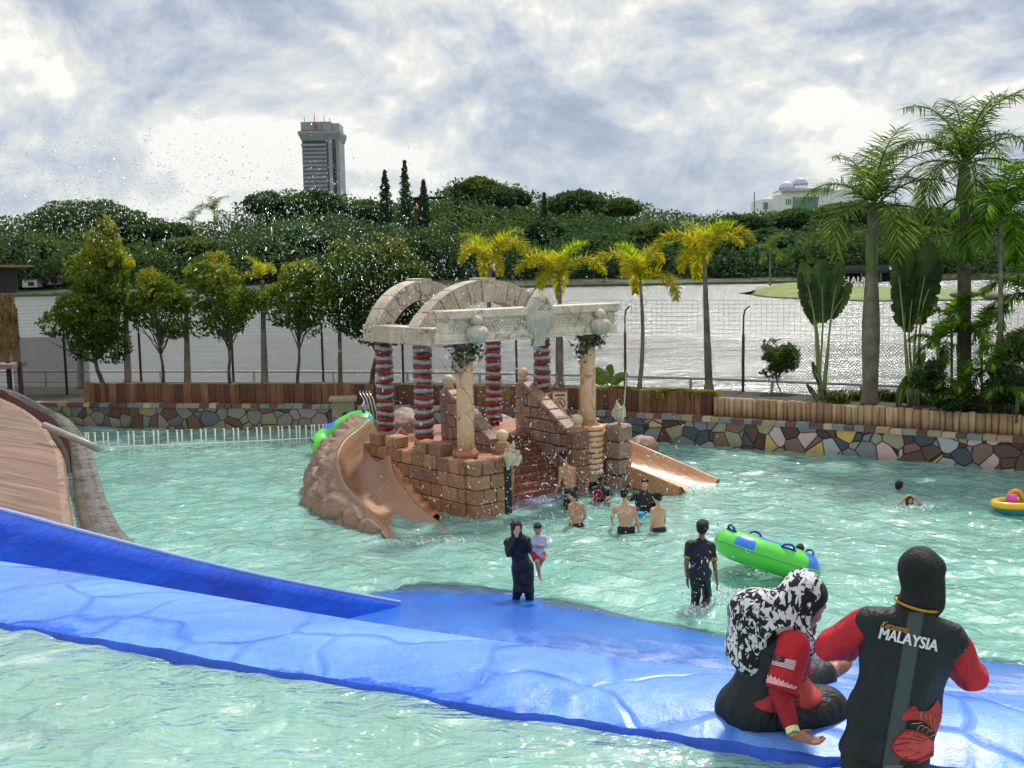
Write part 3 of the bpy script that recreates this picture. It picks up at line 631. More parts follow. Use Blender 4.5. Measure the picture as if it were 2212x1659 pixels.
# plank grain runs from the top-left down towards the right
UVr2 = np.stack([UVr[:, :, 0], UVr[:, :, 1]+1.05*UVr[:, :, 0]], -1)
mb.sheet(Pm, uv=UVr2)
rampo = mb.obj('wooden_ramp', woodimp()); tag(rampo, 'big sloping ramp moulded like reddish weathered planks at the left', 'ramp')
mb = MB(); down = np.stack([rd, rd+np.array([.05, 0, -.12]), rd+np.array([.10, 0, -.5]), rd+np.array([.12, 0, -1.3])], 1); mb.sheet(down, flip=True)
edge = np.stack([rd+np.array([-.28, 0, .03]), rd+np.array([.0, 0, .02]), rd+np.array([.03, 0, -.06])], 1); mb.sheet(edge, flip=True)
def brick_kerb():
    n = NT('kerb_brick'); br = n.node('ShaderNodeTexBrick', offset=.5); n.L.new(n.coord('UV'), br.inputs[0]); br.inputs['Scale'].default_value = 1
    br.inputs['Brick Width'].default_value = .30; br.inputs['Row Height'].default_value = .13; br.inputs['Mortar Size'].default_value = .011
    br.inputs[1].default_value = (*lin((134, 128, 120)), 1); br.inputs[2].default_value = (*lin((104, 102, 98)), 1); br.inputs[3].default_value = (*lin((48, 46, 44)), 1)
    f = n.noise(n.coord('Object'), 2.2, 7, .7); c = n.mix(n.ramp(f, [(.42, 0.), (.66, .7)]), br.outputs[0], lin((84, 84, 84)))
    return n.fin(c, n.ramp(f, [(.4, .55), (.6, .16)]), n.bump(n.math('SUBTRACT', n.math('MULTIPLY', f, .4), n.math('MULTIPLY', br.outputs[1], .6)), .02))
kb = brick_kerb()
mb.obj('ramp_edge', simple('ramp_edge_stone', lin((140, 116, 98)), .6, .3, 5, .02, c2=lin((96, 66, 54))), parent=rampo)
OUT = [(-120, 815, 36.5), (0, 836, 35.8), (47, 851, 35.6), (101, 879, 34.6), (151, 907, 33.2), (187, 950, 30.6), (201, 985, 28.6), (216, 1032, 25.9), (229, 1075, 23.9), (248, 1120, 22.0), (274, 1155, 20.4), (335, 1202, 18.9), (420, 1250, 17.3), (520, 1300, 15.9)]
ot = ramppts([gy(*p) for p in OUT], 110); ot[:, 2] = np.maximum(ot[:, 2], .13)
tk = np.gradient(ot, axis=0); nk = np.stack([-tk[:, 1], tk[:, 0], 0*tk[:, 0]], 1); nk[:, 2] = 0; nk /= np.linalg.norm(nk, axis=1)[:, None]; nk *= np.where(nk[:, 0:1] > 0, -1, 1)   # inwards (-x)
wk = np.interp(np.arange(110), [0, 30, 60, 109], [.5, .42, .62, .8])
def ko(d, z, absw=False): q = ot+nk*(d if absw else d*wk[:, None]); q = q.copy(); q[:, 2] += z; return q
mb = MB(); low = ot.copy(); low[:, 2] = -.6
ku = np.concatenate([[0], np.cumsum(np.linalg.norm(np.diff(ot, axis=0), axis=1))])
prof = [low, ko(0, -.04), ko(.02, 0), ko(.1, .012), ko(.99, .02), ko(1.0, -.35)]
pu = [-.5, -.04, 0, .07, .62, .95]
mb.sheet(np.stack(prof, 1), uv=np.stack([np.stack([np.full(110, v), ku], 1) for v in pu], 1), flip=True)
kerb = mb.obj('stone_kerb', kb); tag(kerb, 'grey brick-paved curving kerb wall between the ramp and the pool', 'kerb')
mb = MB(); mb.sheet(np.stack([ko(1.0, -.34)+0, ko(1.0, -.3), ko(1.22, -.3), ko(1.24, -.5)], 1), flip=True); mb.obj('inner_curb', simple('inner_curb_concrete', lin((128, 118, 104)), .5, .25, 3, .02), parent=kerb)
mb = MB(); rr = ramppts(rd, 110); g0 = ko(1.22, -.42); g0[:, 2] = .055; g1 = rr+np.array([.1, 0, -.7]); g1[:, 2] = .055; mb.sheet(np.stack([g0, .5*(g0+g1)-[0, 0, .012], g1], 1), flip=True); gut = mb.obj('wet_gutter', simple('gutter_floor', lin((108, 96, 78)), .12, .3, 2, .01)); tag(gut, kind='structure')
# upper red step wall at the far end
mb = MB(); i1 = 48; a = ko(1.0, .0)[:i1]; 
mb.sheet(np.stack([ko(1.0, .03)[:i1]*1.0, ko(1.02, .0)[:i1], ko(1.05, -.5)[:i1]], 1), flip=True); mb.obj('red_facing', simple('red_stone', lin((112, 66, 62)), .6, .25, 4, .02), parent=kerb)
pp = [gy(62, 905, 27.6)+[0, 0, .15], gy(120, 925, 26.6)+[0, 0, .1], gy(211, 968, 26.5)]
mb = MB(); mb.tube([gy(95, 918, 26.8), gy(160, 946, 26.4), gy(211, 969, 26.0)], .085, 12); 
tag(mb.obj('drain_pipe', simple('pipe_grey', lin((150, 148, 140)), .4, .15, 6, .004)), 'long grey plastic pipe lying across the kerb gutter', 'pipe')
for (px, py, Y, rz) in ((223, 1108-1, 22.6, .1), (266, 1177, 19.6, .5)):
    p = gy(px, py, Y)
# ============================================================ PLAY STRUCTURE in the pool
import bmesh
CU = np.array([.7795, .6264, 0]); CV = np.array([-.6264, .7795, 0]); CO = np.array([-1.0, 22.4, 0])
def SP(a, b, z=0.): return CO+a*CU+b*CV+np.array([0, 0, z])
CRZ = atan2(CU[1], CU[0])
_bm = bmesh.new(); _s = []
for ax in range(3):
    for sx in (-1, 1):
        for sy in (-1, 1):
            for sz in (-1, 1):
                m = np.array([1., 1, 1]); m[ax] = 0; _s.append((np.array([sx, sy, sz]), m))
for sg_, m in _s: _bm.verts.new(sg_*(1-.2*m))
bmesh.ops.convex_hull(_bm, input=_bm.verts); bmesh.ops.dissolve_limit(_bm, angle_limit=.01, verts=_bm.verts, edges=_bm.edges)
_bm.verts.index_update(); _hf = [[v.index for v in f.verts] for f in _bm.faces]
_ord = [tuple(np.round(v.co, 3)) for v in _bm.verts]; _bm.free()
_sg = []
for c in _ord:
    k = [i for i in range(24) if np.allclose(_s[i][0]*(1-.2*_s[i][1]), c, atol=1e-3)][0]; _sg.append(_s[k])
def rbox(mb, c, d, rz=0, ch=.02, col=None, M=None, jit=0, rs=random.Random(4)):
    h = np.array(d)/2; V = np.array([sg_*(h-ch*m) for sg_, m in _sg])
    if jit: V = V*(1+np.array([rs.uniform(-jit, jit) for _ in range(3)]))+np.array([[rs.uniform(-jit, jit)*.12 for _ in range(3)] for _ in V])
    if M is not None: V = V @ np.array(M).T
    c_, s_2 = cos(rz), sin(rz); V = np.stack([V[:, 0]*c_-V[:, 1]*s_2, V[:, 0]*s_2+V[:, 1]*c_, V[:, 2]], 1)+np.array(c)
    mb.add(V, _hf, col=np.full(24, col if col is not None else rs.uniform(0, 1)))
def stone_mat(name, cols, vein=None, rough=.6, wet=True, dirt=(46, 40, 30)):
    n = NT(name); at = n.node('ShaderNodeAttribute', attribute_name='tint'); co = n.coord('World')
    c = n.ramp(at.outputs['Fac'], [(i/(len(cols)-1), lin(cc)) for i, cc in enumerate(cols)])
    a = n.noise(co, 3.3, 8, .68, .5); b = n.noise(co, 17, 6, .7); st = n.noise(n.coord('World', scale=(3, 3, .6)), 2.4, 5, .65, .5)
    c = n.mix(n.ramp(a, [(.38, .0), (.66, .75)]), c, n.mix(.5, c, lin(dirt)))
    c = n.mix(n.ramp(b, [(.5, 0.), (.8, .4)]), c, lin((206, 176, 140)))
    c = n.mix(n.ramp(st, [(.55, 0.), (.75, .55)]), c, lin(dirt))
    if vein is not None:
        d = n.node('ShaderNodeVectorMath', operation='MULTIPLY_ADD'); nz = n.node('ShaderNodeTexNoise'); nz.inputs['Scale'].default_value = 3; n.L.new(co, nz.inputs[0])
        n.L.new(nz.outputs[1], d.inputs[0]); d.inputs[1].default_value = (.6, .6, .6); n.L.new(co, d.inputs[2])
        e = n.vor(d.outputs[0], vein, 'DISTANCE_TO_EDGE'); g = n.math('MULTIPLY', n.ramp(e.outputs[0], [(.008, 1.), (.03, 0.)]), n.ramp(n.noise(co, 2, 3), [(.42, 0.), (.55, .8)])); c = n.mix(g, c, lin((96, 76, 66)))
    h = n.math('ADD', n.math('MULTIPLY', a, .7), n.math('MULTIPLY', b, .35))
    return n.fin(c, n.ramp(a, [(.4, rough), (.65, rough*.45)]) if wet else rough, n.bump(h, .045))
blk_m = stone_mat('orange_brick_block', [(142, 94, 64), (172, 118, 76), (150, 110, 82), (188, 136, 90), (126, 92, 72)])
mauve_m = stone_mat('mauve_stone_block', [(146, 116, 104), (160, 128, 112), (172, 138, 118), (134, 106, 98)])
mortar_m = simple('dark_mortar', (.045, .033, .026), .8, .3, 6, .01, coord='World')
cream_m = stone_mat('cream_cast_stone', [(194, 180, 162), (206, 194, 176), (186, 172, 154)], vein=1.6, rough=.75, wet=False, dirt=(112, 96, 84))
cream2_m = stone_mat('cream_entablature', [(230, 210, 188), (236, 218, 196), (222, 202, 180)], vein=1.9, rough=.7, wet=False, dirt=(120, 108, 92))
marble_m = stone_mat('pink_marble', [(232, 180, 136), (238, 194, 154)], vein=1.5, rough=.5, dirt=(150, 116, 100))
terra_m = stone_mat('terracotta_cast', [(164, 104, 76), (176, 116, 86)], rough=.45, dirt=(104, 66, 50))
castle = thing('water_play_structure', 'ruined-temple water play structure of orange blocks with columns, arches, stairs and slides in mid pool', 'play structure', (*SP(1.6, 1.8)[:2], 0), group=None)
rsb = random.Random(9)
def bwall(a0, b0, a1, b1, z0, z1, th, name, m, bw=.34, bh=.27, topf=None, mort=True):
    P_, Q_ = SP(a0, b0), SP(a1, b1); L_ = np.linalg.norm(Q_-P_); d = (Q_-P_)/L_; rz = atan2(d[1], d[0]); mb = MB(); zz = z0; row = 0
    nr = max(1, round((z1-z0)/bh)); bh = (z1-z0)/nr
    for k in range(nr):
        x = 0.; z_c = z0+bh*(k+.5); first = True
        while x < L_-.02:
            w = bw*rsb.uniform(.75, 1.3)*(.5 if first and k % 2 else 1); first = False; w = min(w, L_-x)
            if L_-x-w < .12: w = L_-x
            xc = x+w/2; top = topf(xc/L_) if topf else 1e9
            if z_c+bh*.5 <= top+.03:
                rbox(mb, P_+d*xc+np.array([0, 0, z_c]), (w-.011, th+rsb.uniform(-.02, .03), bh-.011), rz, rsb.uniform(.014, .032), jit=.025, rs=rsb)
            elif z_c-bh*.5 < top-.06:
                zt = top; rbox(mb, P_+d*xc+np.array([0, 0, (z_c-bh/2+zt)/2]), (w-.018, th, zt-(z_c-bh/2)-.01), rz, .02, jit=.02, rs=rsb)
            x += w
    o = mb.obj(name, m, parent=castle)
    if mort:
        mm = MB(); n_ = 12
        for i in range(n_):
            xa = (i+.5)/n_; top = min(z1, topf(xa) if topf else z1)-.03; c = P_+d*(.04+(L_-.08)*xa); mm.box((c[0], c[1], (z0+top)/2), ((L_-.08)/n_, th-.05, top-z0-.02), rz)
        mm.obj('mortar_core', mortar_m, parent=o)
    return o
# left wing: side wall along v, front return with corner blocks, and crenels
bwall(-.24, -.45, -.50, 3.9, -.6, 1.22, .36, 'left_block_wall', blk_m, bw=.42, bh=.31)
bwall(-.36, -.60, .42, -.60, -.6, 1.22, .36, 'corner_pier', blk_m, bw=.40, bh=.31)
mb = MB()
for a, b in ((-.28, .55), (-.32, 1.05), (-.4, 2.1), (-.44, 2.7)):
    mb = MB(); p = SP(a, b, 1.34); rbox(mb, p, (.38, .42, .28), CRZ+.05, .03, jit=.03, rs=rsb); mb.obj('merlon', blk_m, parent=castle)
# platform behind the stairs
mb = MB(); 
def prism(mb, pts, z0, z1): 
    k = len(pts); V = [(*p[:2], z0) for p in pts]+[(*p[:2], z1) for p in pts]
    mb.add(V, [list(range(k))[::-1], list(range(k, 2*k))]+[[i, (i+1) % k, k+(i+1) % k, k+i] for i in range(k)])
prism(mb, [SP(-.4, 1.78), SP(4.3, 1.78), SP(4.3, 4.3), SP(-.4, 4.3)], -.9, 1.22); prism(mb, [SP(-.1, -.45), SP(.8, -.45), SP(.8, 1.76), SP(-.2, 1.76)], -.9, 1.18)
mb.obj('platform', terra_m, parent=castle)
# stairs
mb = MB(); ns_ = 8
for i in range(ns_):
    z1_ = 1.22*(i+1)/ns_; b0_ = .12+1.62*i/ns_
    rbox(mb, SP(2.08, (b0_+1.77)/2, z1_-.5), (2.05, 1.77-b0_, 1.0), CRZ, .018, col=rsb.random())
n_ = NT('stair_terracotta'); co = n_.coord('World'); f = n_.noise(n_.coord('World', scale=(2, 2, 6)), 3.4, 8, .7, .6); w_ = n_.noise(co, 11, 6, .72, .8)
c_ = n_.mix(n_.ramp(w_, [(.54, 0.), (.72, .6)]), n_.ramp(f, [(.35, lin((92, 54, 40))), (.6, lin((150, 92, 64)))]), lin((196, 186, 190)))
mb.obj('staircase', n_.fin(c_, .2, n_.bump(w_, .04)), parent=castle)
mb = MB(); prism(mb, [SP(.5, -.45), SP(3.4, -.45), SP(3.3, .15), SP(.6, .15)], -.8, .015)
mb.obj('landing', simple('landing_blue', lin((120, 132, 176)), .2, .3, 3, .01, c2=lin((120, 84, 72)), coord='World'), parent=castle)
# balustrades
tf_ = lambda t: 1.38+.98*min(1, t/.86)
bwall(3.22, .22, 3.22, 2.05, -.1, 2.40, .26, 'right_stair_wall', mauve_m, topf=tf_)
bwall(.98, .22, .98, 2.05, -.1, 2.40, .26, 'left_stair_wall', mauve_m, topf=tf_)
for aa in (3.22, .98):
    mb = MB()
    for i in range(5):
        t0, t1 = i/5, (i+1)/5; b0_, b1_ = .22+1.6*t0, .22+1.6*t1; z0_, z1_ = 1.39+.99*t0, 1.39+.99*t1
        p = SP(aa, (b0_+b1_)/2, (z0_+z1_)/2+.02); sl = math.atan2(.99, 1.6); rbox(mb, p, (.36, (1.6/5)/cos(sl)-.012, .10), CRZ, .02, M=np.array(Matrix.Rotation(sl, 3, 'X')), rs=rsb)
    mb.obj('sloping_coping', mauve_m, parent=castle)
ballm = stone_mat('cream_ball', [(214, 196, 152), (220, 204, 162)], rough=.6, wet=False, dirt=(170, 150, 116))
def newel(a, b, z0, z1, m, r=.26, n_rows=5):
    p = SP(a, b); mb = MB(); h = (z1-z0)/n_rows
    for k in range(n_rows):
        z = z0+k*h; c4 = rsb.random(); rr = r*rsb.uniform(.98, 1.03); q = len(mb.v)
        mb.lathe((p[0], p[1], z), [(rr*.94, .004), (rr, .03), (rr, h-.03), (rr*.94, h-.004)], n=8, smooth=False, M=np.array(Matrix.Rotation(CRZ+pi/8, 3, 'Z'))); mb.col[-1][:] = c4
    mb.lathe((p[0], p[1], z1), [(r*.8, 0), (r*.62, .08), (r*.5, .10)], n=8, smooth=False); mb.col[-1][:] = .6
    o = mb.obj('newel_pillar', m, parent=castle); mm = MB(); mm.lathe((p[0], p[1], z0), [(r*.9, 0), (r*.9, z1-z0-.01)], n=12); mm.obj('mortar_core', mortar_m, parent=o)
    mb = MB(); mb.lathe((p[0], p[1], z1+.09), [(.10, 0), (.115, .02), (.09, .05)], n=14); mb.ball((p[0], p[1], z1+.09+.16), .135, 16); mb.obj('finial_ball', ballm, parent=o)
newel(1.0, .02, -.6, 1.30, blk_m, .25); newel(3.2, -.0, -.6, 1.42, blk_m, .27)
newel(3.22, 1.98, .9, 2.38, mauve_m, .2, 4); newel(.98, 1.98, .9, 2.38, mauve_m, .2, 4)
# marble columns
ivy_m = simple('ivy_leaf', (.035, .075, .02), .5, .45, 9, 0, coord='World', c2=(.014, .035, .012))
def leafcloud(C, spread, n, size, seed, flat=.0, droop=0):
    r = np.random.default_rng(seed); C = np.atleast_2d(C); c = C[r.integers(0, len(C), n)]+r.normal(0, 1, (n, 3))*spread
    return leafquads(c, size, r)
def leafquads(c, size, r, asp=.5, bias=None):
    n = len(c); d = r.normal(0, 1, (n, 3)); 
    if bias is not None: d = d+bias
    d /= np.linalg.norm(d, axis=1)[:, None]+1e-9
    e = np.cross(d, r.normal(0, 1, (n, 3))); e /= np.linalg.norm(e, axis=1)[:, None]+1e-9
    s = size*r.uniform(.6, 1.3, n)[:, None]; d = d*s; e = e*s*asp
    V = np.stack([c-d, c+e-.1*d, c+d, c-e-.1*d], 1).reshape(-1, 3); F = np.arange(4*n).reshape(n, 4); return V, F
def marble_col(a, b, z0, z1, r=.185):
    p = SP(a, b); mb = MB(); h = z1-z0
    mb.lathe((p[0], p[1], z0), [(r*1.02, 0), (r*1.0, h*.3), (r*.97, h*.6), (r*.93, h)], n=24); o = mb.obj('marble_column', marble_m, parent=castle)
    mb = MB(); mb.lathe((p[0], p[1], z0-.14), [(r*1.3, 0), (r*1.48, .05), (r*1.42, .12), (r*1.15, .15), (r*1.12, .2)], n=24, smooth=True); mb.obj('column_base', terra_m, parent=o)
    mb = MB(); mb.lathe((p[0], p[1], z1-.16), [(r*.94, 0), (r*1.25, .08), (r*1.3, .155)], n=20); mb.obj('capital', simple('capital_dark', lin((90, 80, 62)), .8, .3, 6, .02), parent=o)
    V, F = leafcloud([p+np.array([dx, dy, z1-.12-dz]) for dx, dy, dz in ((-.2, -.1, 0), (.16, -.2, .05), (.26, 0, .0), (-.1, -.22, .12), (-.12, -.24, .3), (.05, -.24, .12), (.24, -.1, .1))], (.09, .07, .09), 260, .055, int(a*10)+3)
    mk('ivy', V, F, ivy_m, parent=o, smooth=False)
marble_col(0, 0, 1.34, 3.62); marble_col(3.6, .06, 1.56, 3.64)
# ring stack below the right column, dark grotto and right pillar
p = SP(3.62, -.02); mb = MB()
for k in range(9):
    z = 1.46-k*.13; r_ = .26 if k < 2 else .23
    an = np.linspace(0, 2*pi, 20)[:-1]; mb.tube([(p[0]+r_*cos(q), p[1]+r_*sin(q), z) for q in an], .062, 8, closed=True)
mb.lathe((p[0], p[1], .2), [(.22, 0), (.22, 1.3)], n=16); mb.obj('ring_stack', marble_m, parent=castle)
mb = MB(); prism(mb, [SP(3.35, .5), SP(4.55, .5), SP(4.45, 1.78), SP(3.35, 1.78)], -.6, 1.2); mb.obj('grotto_shade_block', simple('grotto_shade_dark', (.018, .014, .012), .5, .4, 4, .05, coord='World'), parent=castle)  # near-black block: the cave's inner darkness put into its colour
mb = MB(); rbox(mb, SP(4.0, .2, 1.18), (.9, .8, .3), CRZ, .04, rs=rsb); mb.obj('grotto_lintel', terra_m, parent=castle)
newel_p = SP(4.18, -.35); mb = MB(); z = -.6
for k, h in enumerate((.5, .42, .38, .40, .42)):
    rbox(mb, (newel_p[0], newel_p[1], z+h/2), (.50, .48, h-.02), CRZ+.2, .05, jit=.03, rs=rsb); z += h
o = mb.obj('right_pillar', mauve_m, parent=castle)
mb = MB(); mb.box((newel_p[0], newel_p[1], .25), (.42, .4, 1.6), CRZ+.2); mb.obj('mortar_core', mortar_m, parent=o)
# garland columns
red_m = simple('red_tinsel', lin((150, 50, 36)), .5, .45, 40, .02, coord='World', bscale=120); sil_m = simple('silver_tinsel', lin((164, 172, 176)), .4, .45, 40, .02, coord='World', bscale=120, metal=.35)
def ring_mesh(name, m, seed):
    r = np.random.default_rng(seed); mb = MB(); an = np.linspace(0, 2*pi, 29)[:-1]
    rad = .056*(1+.13*r.normal(0, 1, 28)); mb.tube([(.155*cos(q), .155*sin(q), .028*sin(q+seed)) for q in an], rad, 9, closed=True)
    V, F = leafquads(np.array([[(.155+.05*cos(w))*cos(q), (.155+.05*cos(w))*sin(q), .05*sin(w)] for q, w in zip(r.uniform(0, 6.28, 150), r.uniform(0, 6.28, 150))]), .022, r, .3)
    mb.add(V, F.tolist()); o = mb.obj(name, m, parent=None, origin=(0, 0, 0)); return o
protoR = ring_mesh('garland_ring', red_m, 1); protoS = ring_mesh('garland_ring', sil_m, 2); used = set()
def garland_col(a, b, z0, z1, sh=(0, 0), fat_=1.0):
    p = SP(a, b)+np.array([*sh, 0]); mb = MB(); mb.lathe((p[0], p[1], z0), [(.135, 0), (.135, z1-z0)], n=16)
    o = mb.obj('garland_column', simple('column_core', lin((110, 70, 60)), .7), parent=castle); n_ = round((z1-z0)/.112)
    for k in range(n_):
        pr = protoR if k % 2 == 0 else protoS
        if pr.name not in used: g = pr; used.add(pr.name)
        else: g = pr.copy(); COL.objects.link(g)
        g.parent = o; c0 = np.array(o.location)+np.array(castle.location); g.location = Vector(np.array([p[0], p[1], z1-.06-k*.112])-c0); g.rotation_euler = (rsb.uniform(-.10, .10), rsb.uniform(-.1, .1), rsb.uniform(0, 6)); g.scale = (fat_,)*3
garland_col(0, 3.17, 1.2, 3.56); garland_col(0, 1.57, 1.2, 3.56, fat_=1.04); garland_col(3.3, 3.25, 1.2, 3.6); garland_col(3.52, 1.6, 1.5, 3.62)
# entablature
mb = MB(); L0, L1 = -.62, 4.30; mid = (L0+L1)/2
for z_a, z_b, th, ex in ((3.64, 3.70, .44, .0), (3.70, 3.86, .40, -.01), (3.86, 4.12, .36, -.04), (4.12, 4.16, .42, .0), (4.16, 4.335, .56, .06)):
    rbox(mb, SP(mid, 0, (z_a+z_b)/2), (L1-L0+ex*2, th, z_b-z_a), CRZ, .012, rs=rsb)
ent = mb.obj('front_entablature', cream2_m, parent=castle)
mb = MB(); k = 0; a = -.45
while a < 4.22:                                   # plaited band
    for s2 in (-1, 1):
        q = SP(a+(.035 if s2 > 0 else 0), -.20, 3.985+s2*.032); M_ = np.array(Matrix.Rotation(CRZ, 3, 'Z') @ Matrix.Rotation(-s2*.75, 3, 'Y')); mb.ball(q, (.062, .03, .024), 6, M=M_)
    a += .088
mb.obj('plaited_band', cream2_m, parent=ent)
def ribshell(name, c, w, h, dep, m, parent, ribs=7, rz=0., tilt=0.):
    A_, B_ = 49, 26; s1 = np.linspace(-1, 1, A_)[:, None]; t = np.linspace(0, 1, B_)[None]
    wd_ = np.interp(t, [0, .06, .14, .3, .5, .68, .84, .93, .98, 1], [.46, .36, .42, .82, 1, .93, .62, .3, .2, .03])
    x = s1*wd_*w/2; rib = .5+.5*np.abs(np.cos(s1*pi*ribs/2)); z = (t-.5)*h+0*s1
    y = -dep*np.sqrt(np.clip(1-s1**2*.98, 0, 1))*np.interp(t, [0, .1, .5, .85, 1], [.3, .5, 1, .7, .15])*(.72+.28*rib)
    P_ = np.stack([x, y, z], -1).reshape(-1, 3); c_, s_3 = cos(rz), sin(rz); Mt = np.array(Matrix.Rotation(rz, 3, 'Z') @ Matrix.Rotation(tilt, 3, 'Y')); P_ = P_ @ Mt.T+c
    Pb = P_.reshape(A_, B_, 3); mb = MB(); mb.sheet(Pb, flip=True); back = Pb.copy(); nrm = np.array([-s_3, c_, 0])
    ca = np.array(c)+nrm*.05; back = Pb-(np.einsum('abk,k->ab', Pb-ca, nrm))[..., None]*nrm; mb.sheet(back)
    return mb.obj(name, m, parent=parent)
ribshell('scallop_shell', SP(1.9, -.18, 4.10), .82, 1.26, .32, cream_m, ent, rz=CRZ)
def urn(a, z):
    c = SP(a, -.30, z); mb = MB(); mb.lathe(c, [(.05, -.22), (.15, -.17), (.235, -.06), (.25, .03), (.2, .12), (.09, .17), (.07, .19), (.12, .22), (.14, .27), (.1, .34), (.03, .39)], n=40, star=.05, ns=10); mb.obj('urn', cream_m, parent=ent)
urn(.12, 3.84); urn(3.66, 3.84)
# rear side beams and arches built of voussoirs
def beam(a0, b0, a1, b1, z0, z1, th, nblk, name, endcut=0):
    P_, Q_ = SP(a0, b0), SP(a1, b1); L_ = np.linalg.norm(Q_-P_); d = (Q_-P_)/L_; rz = atan2(d[1], d[0]); mb = MB()
    for i in range(nblk): rbox(mb, P_+d*L_*(i+.5)/nblk+np.array([0, 0, (z0+z1)/2]), (L_/nblk-.008, th, z1-z0), rz, .016, jit=.008, rs=rsb)
    return mb.obj(name, cream_m, parent=castle)
beam(-.1, .2, -.08, 3.62, 3.54, 3.93, .42, 6, 'left_beam'); beam(3.6, .2, 3.4, 3.6, 3.6, 3.93, .4, 5, 'right_beam')
def arch(p0, p1, zb, H, th, dep, name, nv=11, key=True):
    p0, p1 = np.array(p0), np.array(p1); L_ = np.linalg.norm(p1-p0); d = (p1-p0)/L_; w = np.array([-d[1], d[0], 0]); c = (p0+p1)/2; mb = MB()
    Rr = (L_*L_/4+H*H)/(2*H); zc_ = zb+H-Rr; q0 = math.asin((Rr-H)/Rr); ang = np.linspace(pi-q0, q0, nv+1)
    for i in range(nv):
        sub = np.linspace(ang[i]-.006, ang[i+1]+.006, 5); k_ = (i == nv//2 and key); ro = 1.06 if k_ else 1
        dd = dep*(1.12 if k_ else 1)
        P_ = []
        for q in sub:
            for ex in (Rr+(.05 if k_ else 0), Rr-th):
                for s2 in (-1, 1): P_.append(c+d*ex*cos(q)+np.array([0, 0, zc_+ex*sin(q)])+w*dd/2*s2)
        F = []
        for j in range(4):
            o_ = j*4; F += [(o_, o_+4, o_+5, o_+1), (o_+2, o_+3, o_+7, o_+6), (o_, o_+2, o_+6, o_+4), (o_+1, o_+5, o_+7, o_+3)]
        F += [(0, 1, 3, 2), (16, 18, 19, 17)]
        mb.add(P_, F, col=np.full(20, rsb.random()))
    return mb.obj(name, cream_m, parent=castle)
arch(SP(-.22, 1.6), SP(3.72, 1.6), 3.93, 1.0, .50, .42, 'middle_arch')
arch(np.array([-3.25, 24.75, 0]), np.array([-1.2, 27.35, 0]), 3.93, 1.0, .46, .42, 'rear_arch', nv=9)
P_ = np.array([-1.3, 27.25, 3.76]); Q_ = SP(3.5, 3.4, 3.76); mb = MB(); rbox(mb, (P_+Q_)/2, (np.linalg.norm(Q_-P_), .38, .34), atan2((Q_-P_)[1], (Q_-P_)[0]), .02); mb.obj('rear_beam', cream_m, parent=castle)
# conch shells
conch_m = stone_mat('conch_cream', [(216, 204, 170), (224, 214, 184)], rough=.5, wet=False, dirt=(150, 130, 96))
def conch(c, s, tilt, rz, name='conch_shell'):
    mb = MB(); M_ = np.array(Matrix.Rotation(rz, 3, 'Z') @ Matrix.Rotation(tilt, 3, 'Y'))*s
    prof = []; z = .62
    for k, r_ in enumerate((.04, .09, .15, .22)): prof += [(r_*.45, z), (r_, z-.04), (r_*.9, z-.09)]; z -= .13
    prof = prof[::-1]; prof = [(.02, -.42), (.07, -.25), (.17, -.05), (.26, .08)]+prof
    mb.lathe(c, prof, n=33, star=.14, ns=11, M=M_)
    A_ = np.linspace(-1, 1, 12); B_ = np.linspace(0, 1, 8); L_ = np.array([[(.12+.24*t*(1-q*q*.7), -.08-.12*t, .05-.3*q*.9-.06*t*cos(q*9)) for t in B_] for q in A_]); L_ = L_.reshape(-1, 3) @ M_.T+np.array(c); mb.sheet(L_.reshape(12, 8, 3)); return mb.obj(name, conch_m, parent=castle)
conch(SP(.50, -.86, 1.22), .62, .25, .3); conch((newel_p[0], newel_p[1]-.05, 1.72), .62, -.35, 1.2)
mb = MB(); p = SP(.62, -.47, .34); mb.box(tuple(p), (.20, .30, 1.35), CRZ); mb.obj('recess_shade_box', simple('recess_shade_black', (.008, .007, .006), .5, .3, 6, .02), parent=castle)  # black box standing in for the shade of a deep gap
# ---- left slide
LR = [(800, 906, 25.0), (776, 928, 24.6), (746, 953, 24.1), (732, 985, 23.6), (736, 1020, 23.1), (751, 1052, 22.5), (781, 1084, 21.8), (815, 1122, 21.0), (868, 1171, 20.1)]
RRm = [(863, 923, 24.4), (843, 953, 24.0), (839, 985, 23.7), (848, 1025, 23.3), (870, 1060, 22.8), (900, 1094, 22.2), (935, 1122, 21.6), (969, 1152, 20.75)]
lr = ramppts([gy(*p) for p in LR], 60); rr_ = ramppts([gy(*p) for p in RRm], 60)
def chute(lr, rr_, dep, thick=.05, n=15):
    t = np.linspace(0, 1, n); dp = np.interp(np.linspace(0, 1, len(lr)), np.linspace(0, 1, len(dep)), dep); base = lr[:, None]*(1-t)[None, :, None]+rr_[:, None]*t[None, :, None]
    base[:, :, 2] -= dp[:, None]*(1-np.abs(2*t-1)**2.6)[None]; mb = MB()
    rimL = lr+np.array([0, 0, .0]); out = (lr-rr_); out[:, 2] = 0; out /= np.linalg.norm(out, axis=1)[:, None]
    full = np.concatenate([(lr+out*.07-[0, 0, .45])[:, None], (lr+out*.07-[0, 0, .02])[:, None], (lr+out*.05+[0, 0, .015])[:, None], (lr+out*.015+[0, 0, .012])[:, None], base, (rr_-out*.015+[0, 0, .012])[:, None], (rr_-out*.05+[0, 0, .015])[:, None], (rr_-out*.07-[0, 0, .02])[:, None], (rr_-out*.07-[0, 0, .45])[:, None]], 1)
    mb.sheet(full); return mb, base
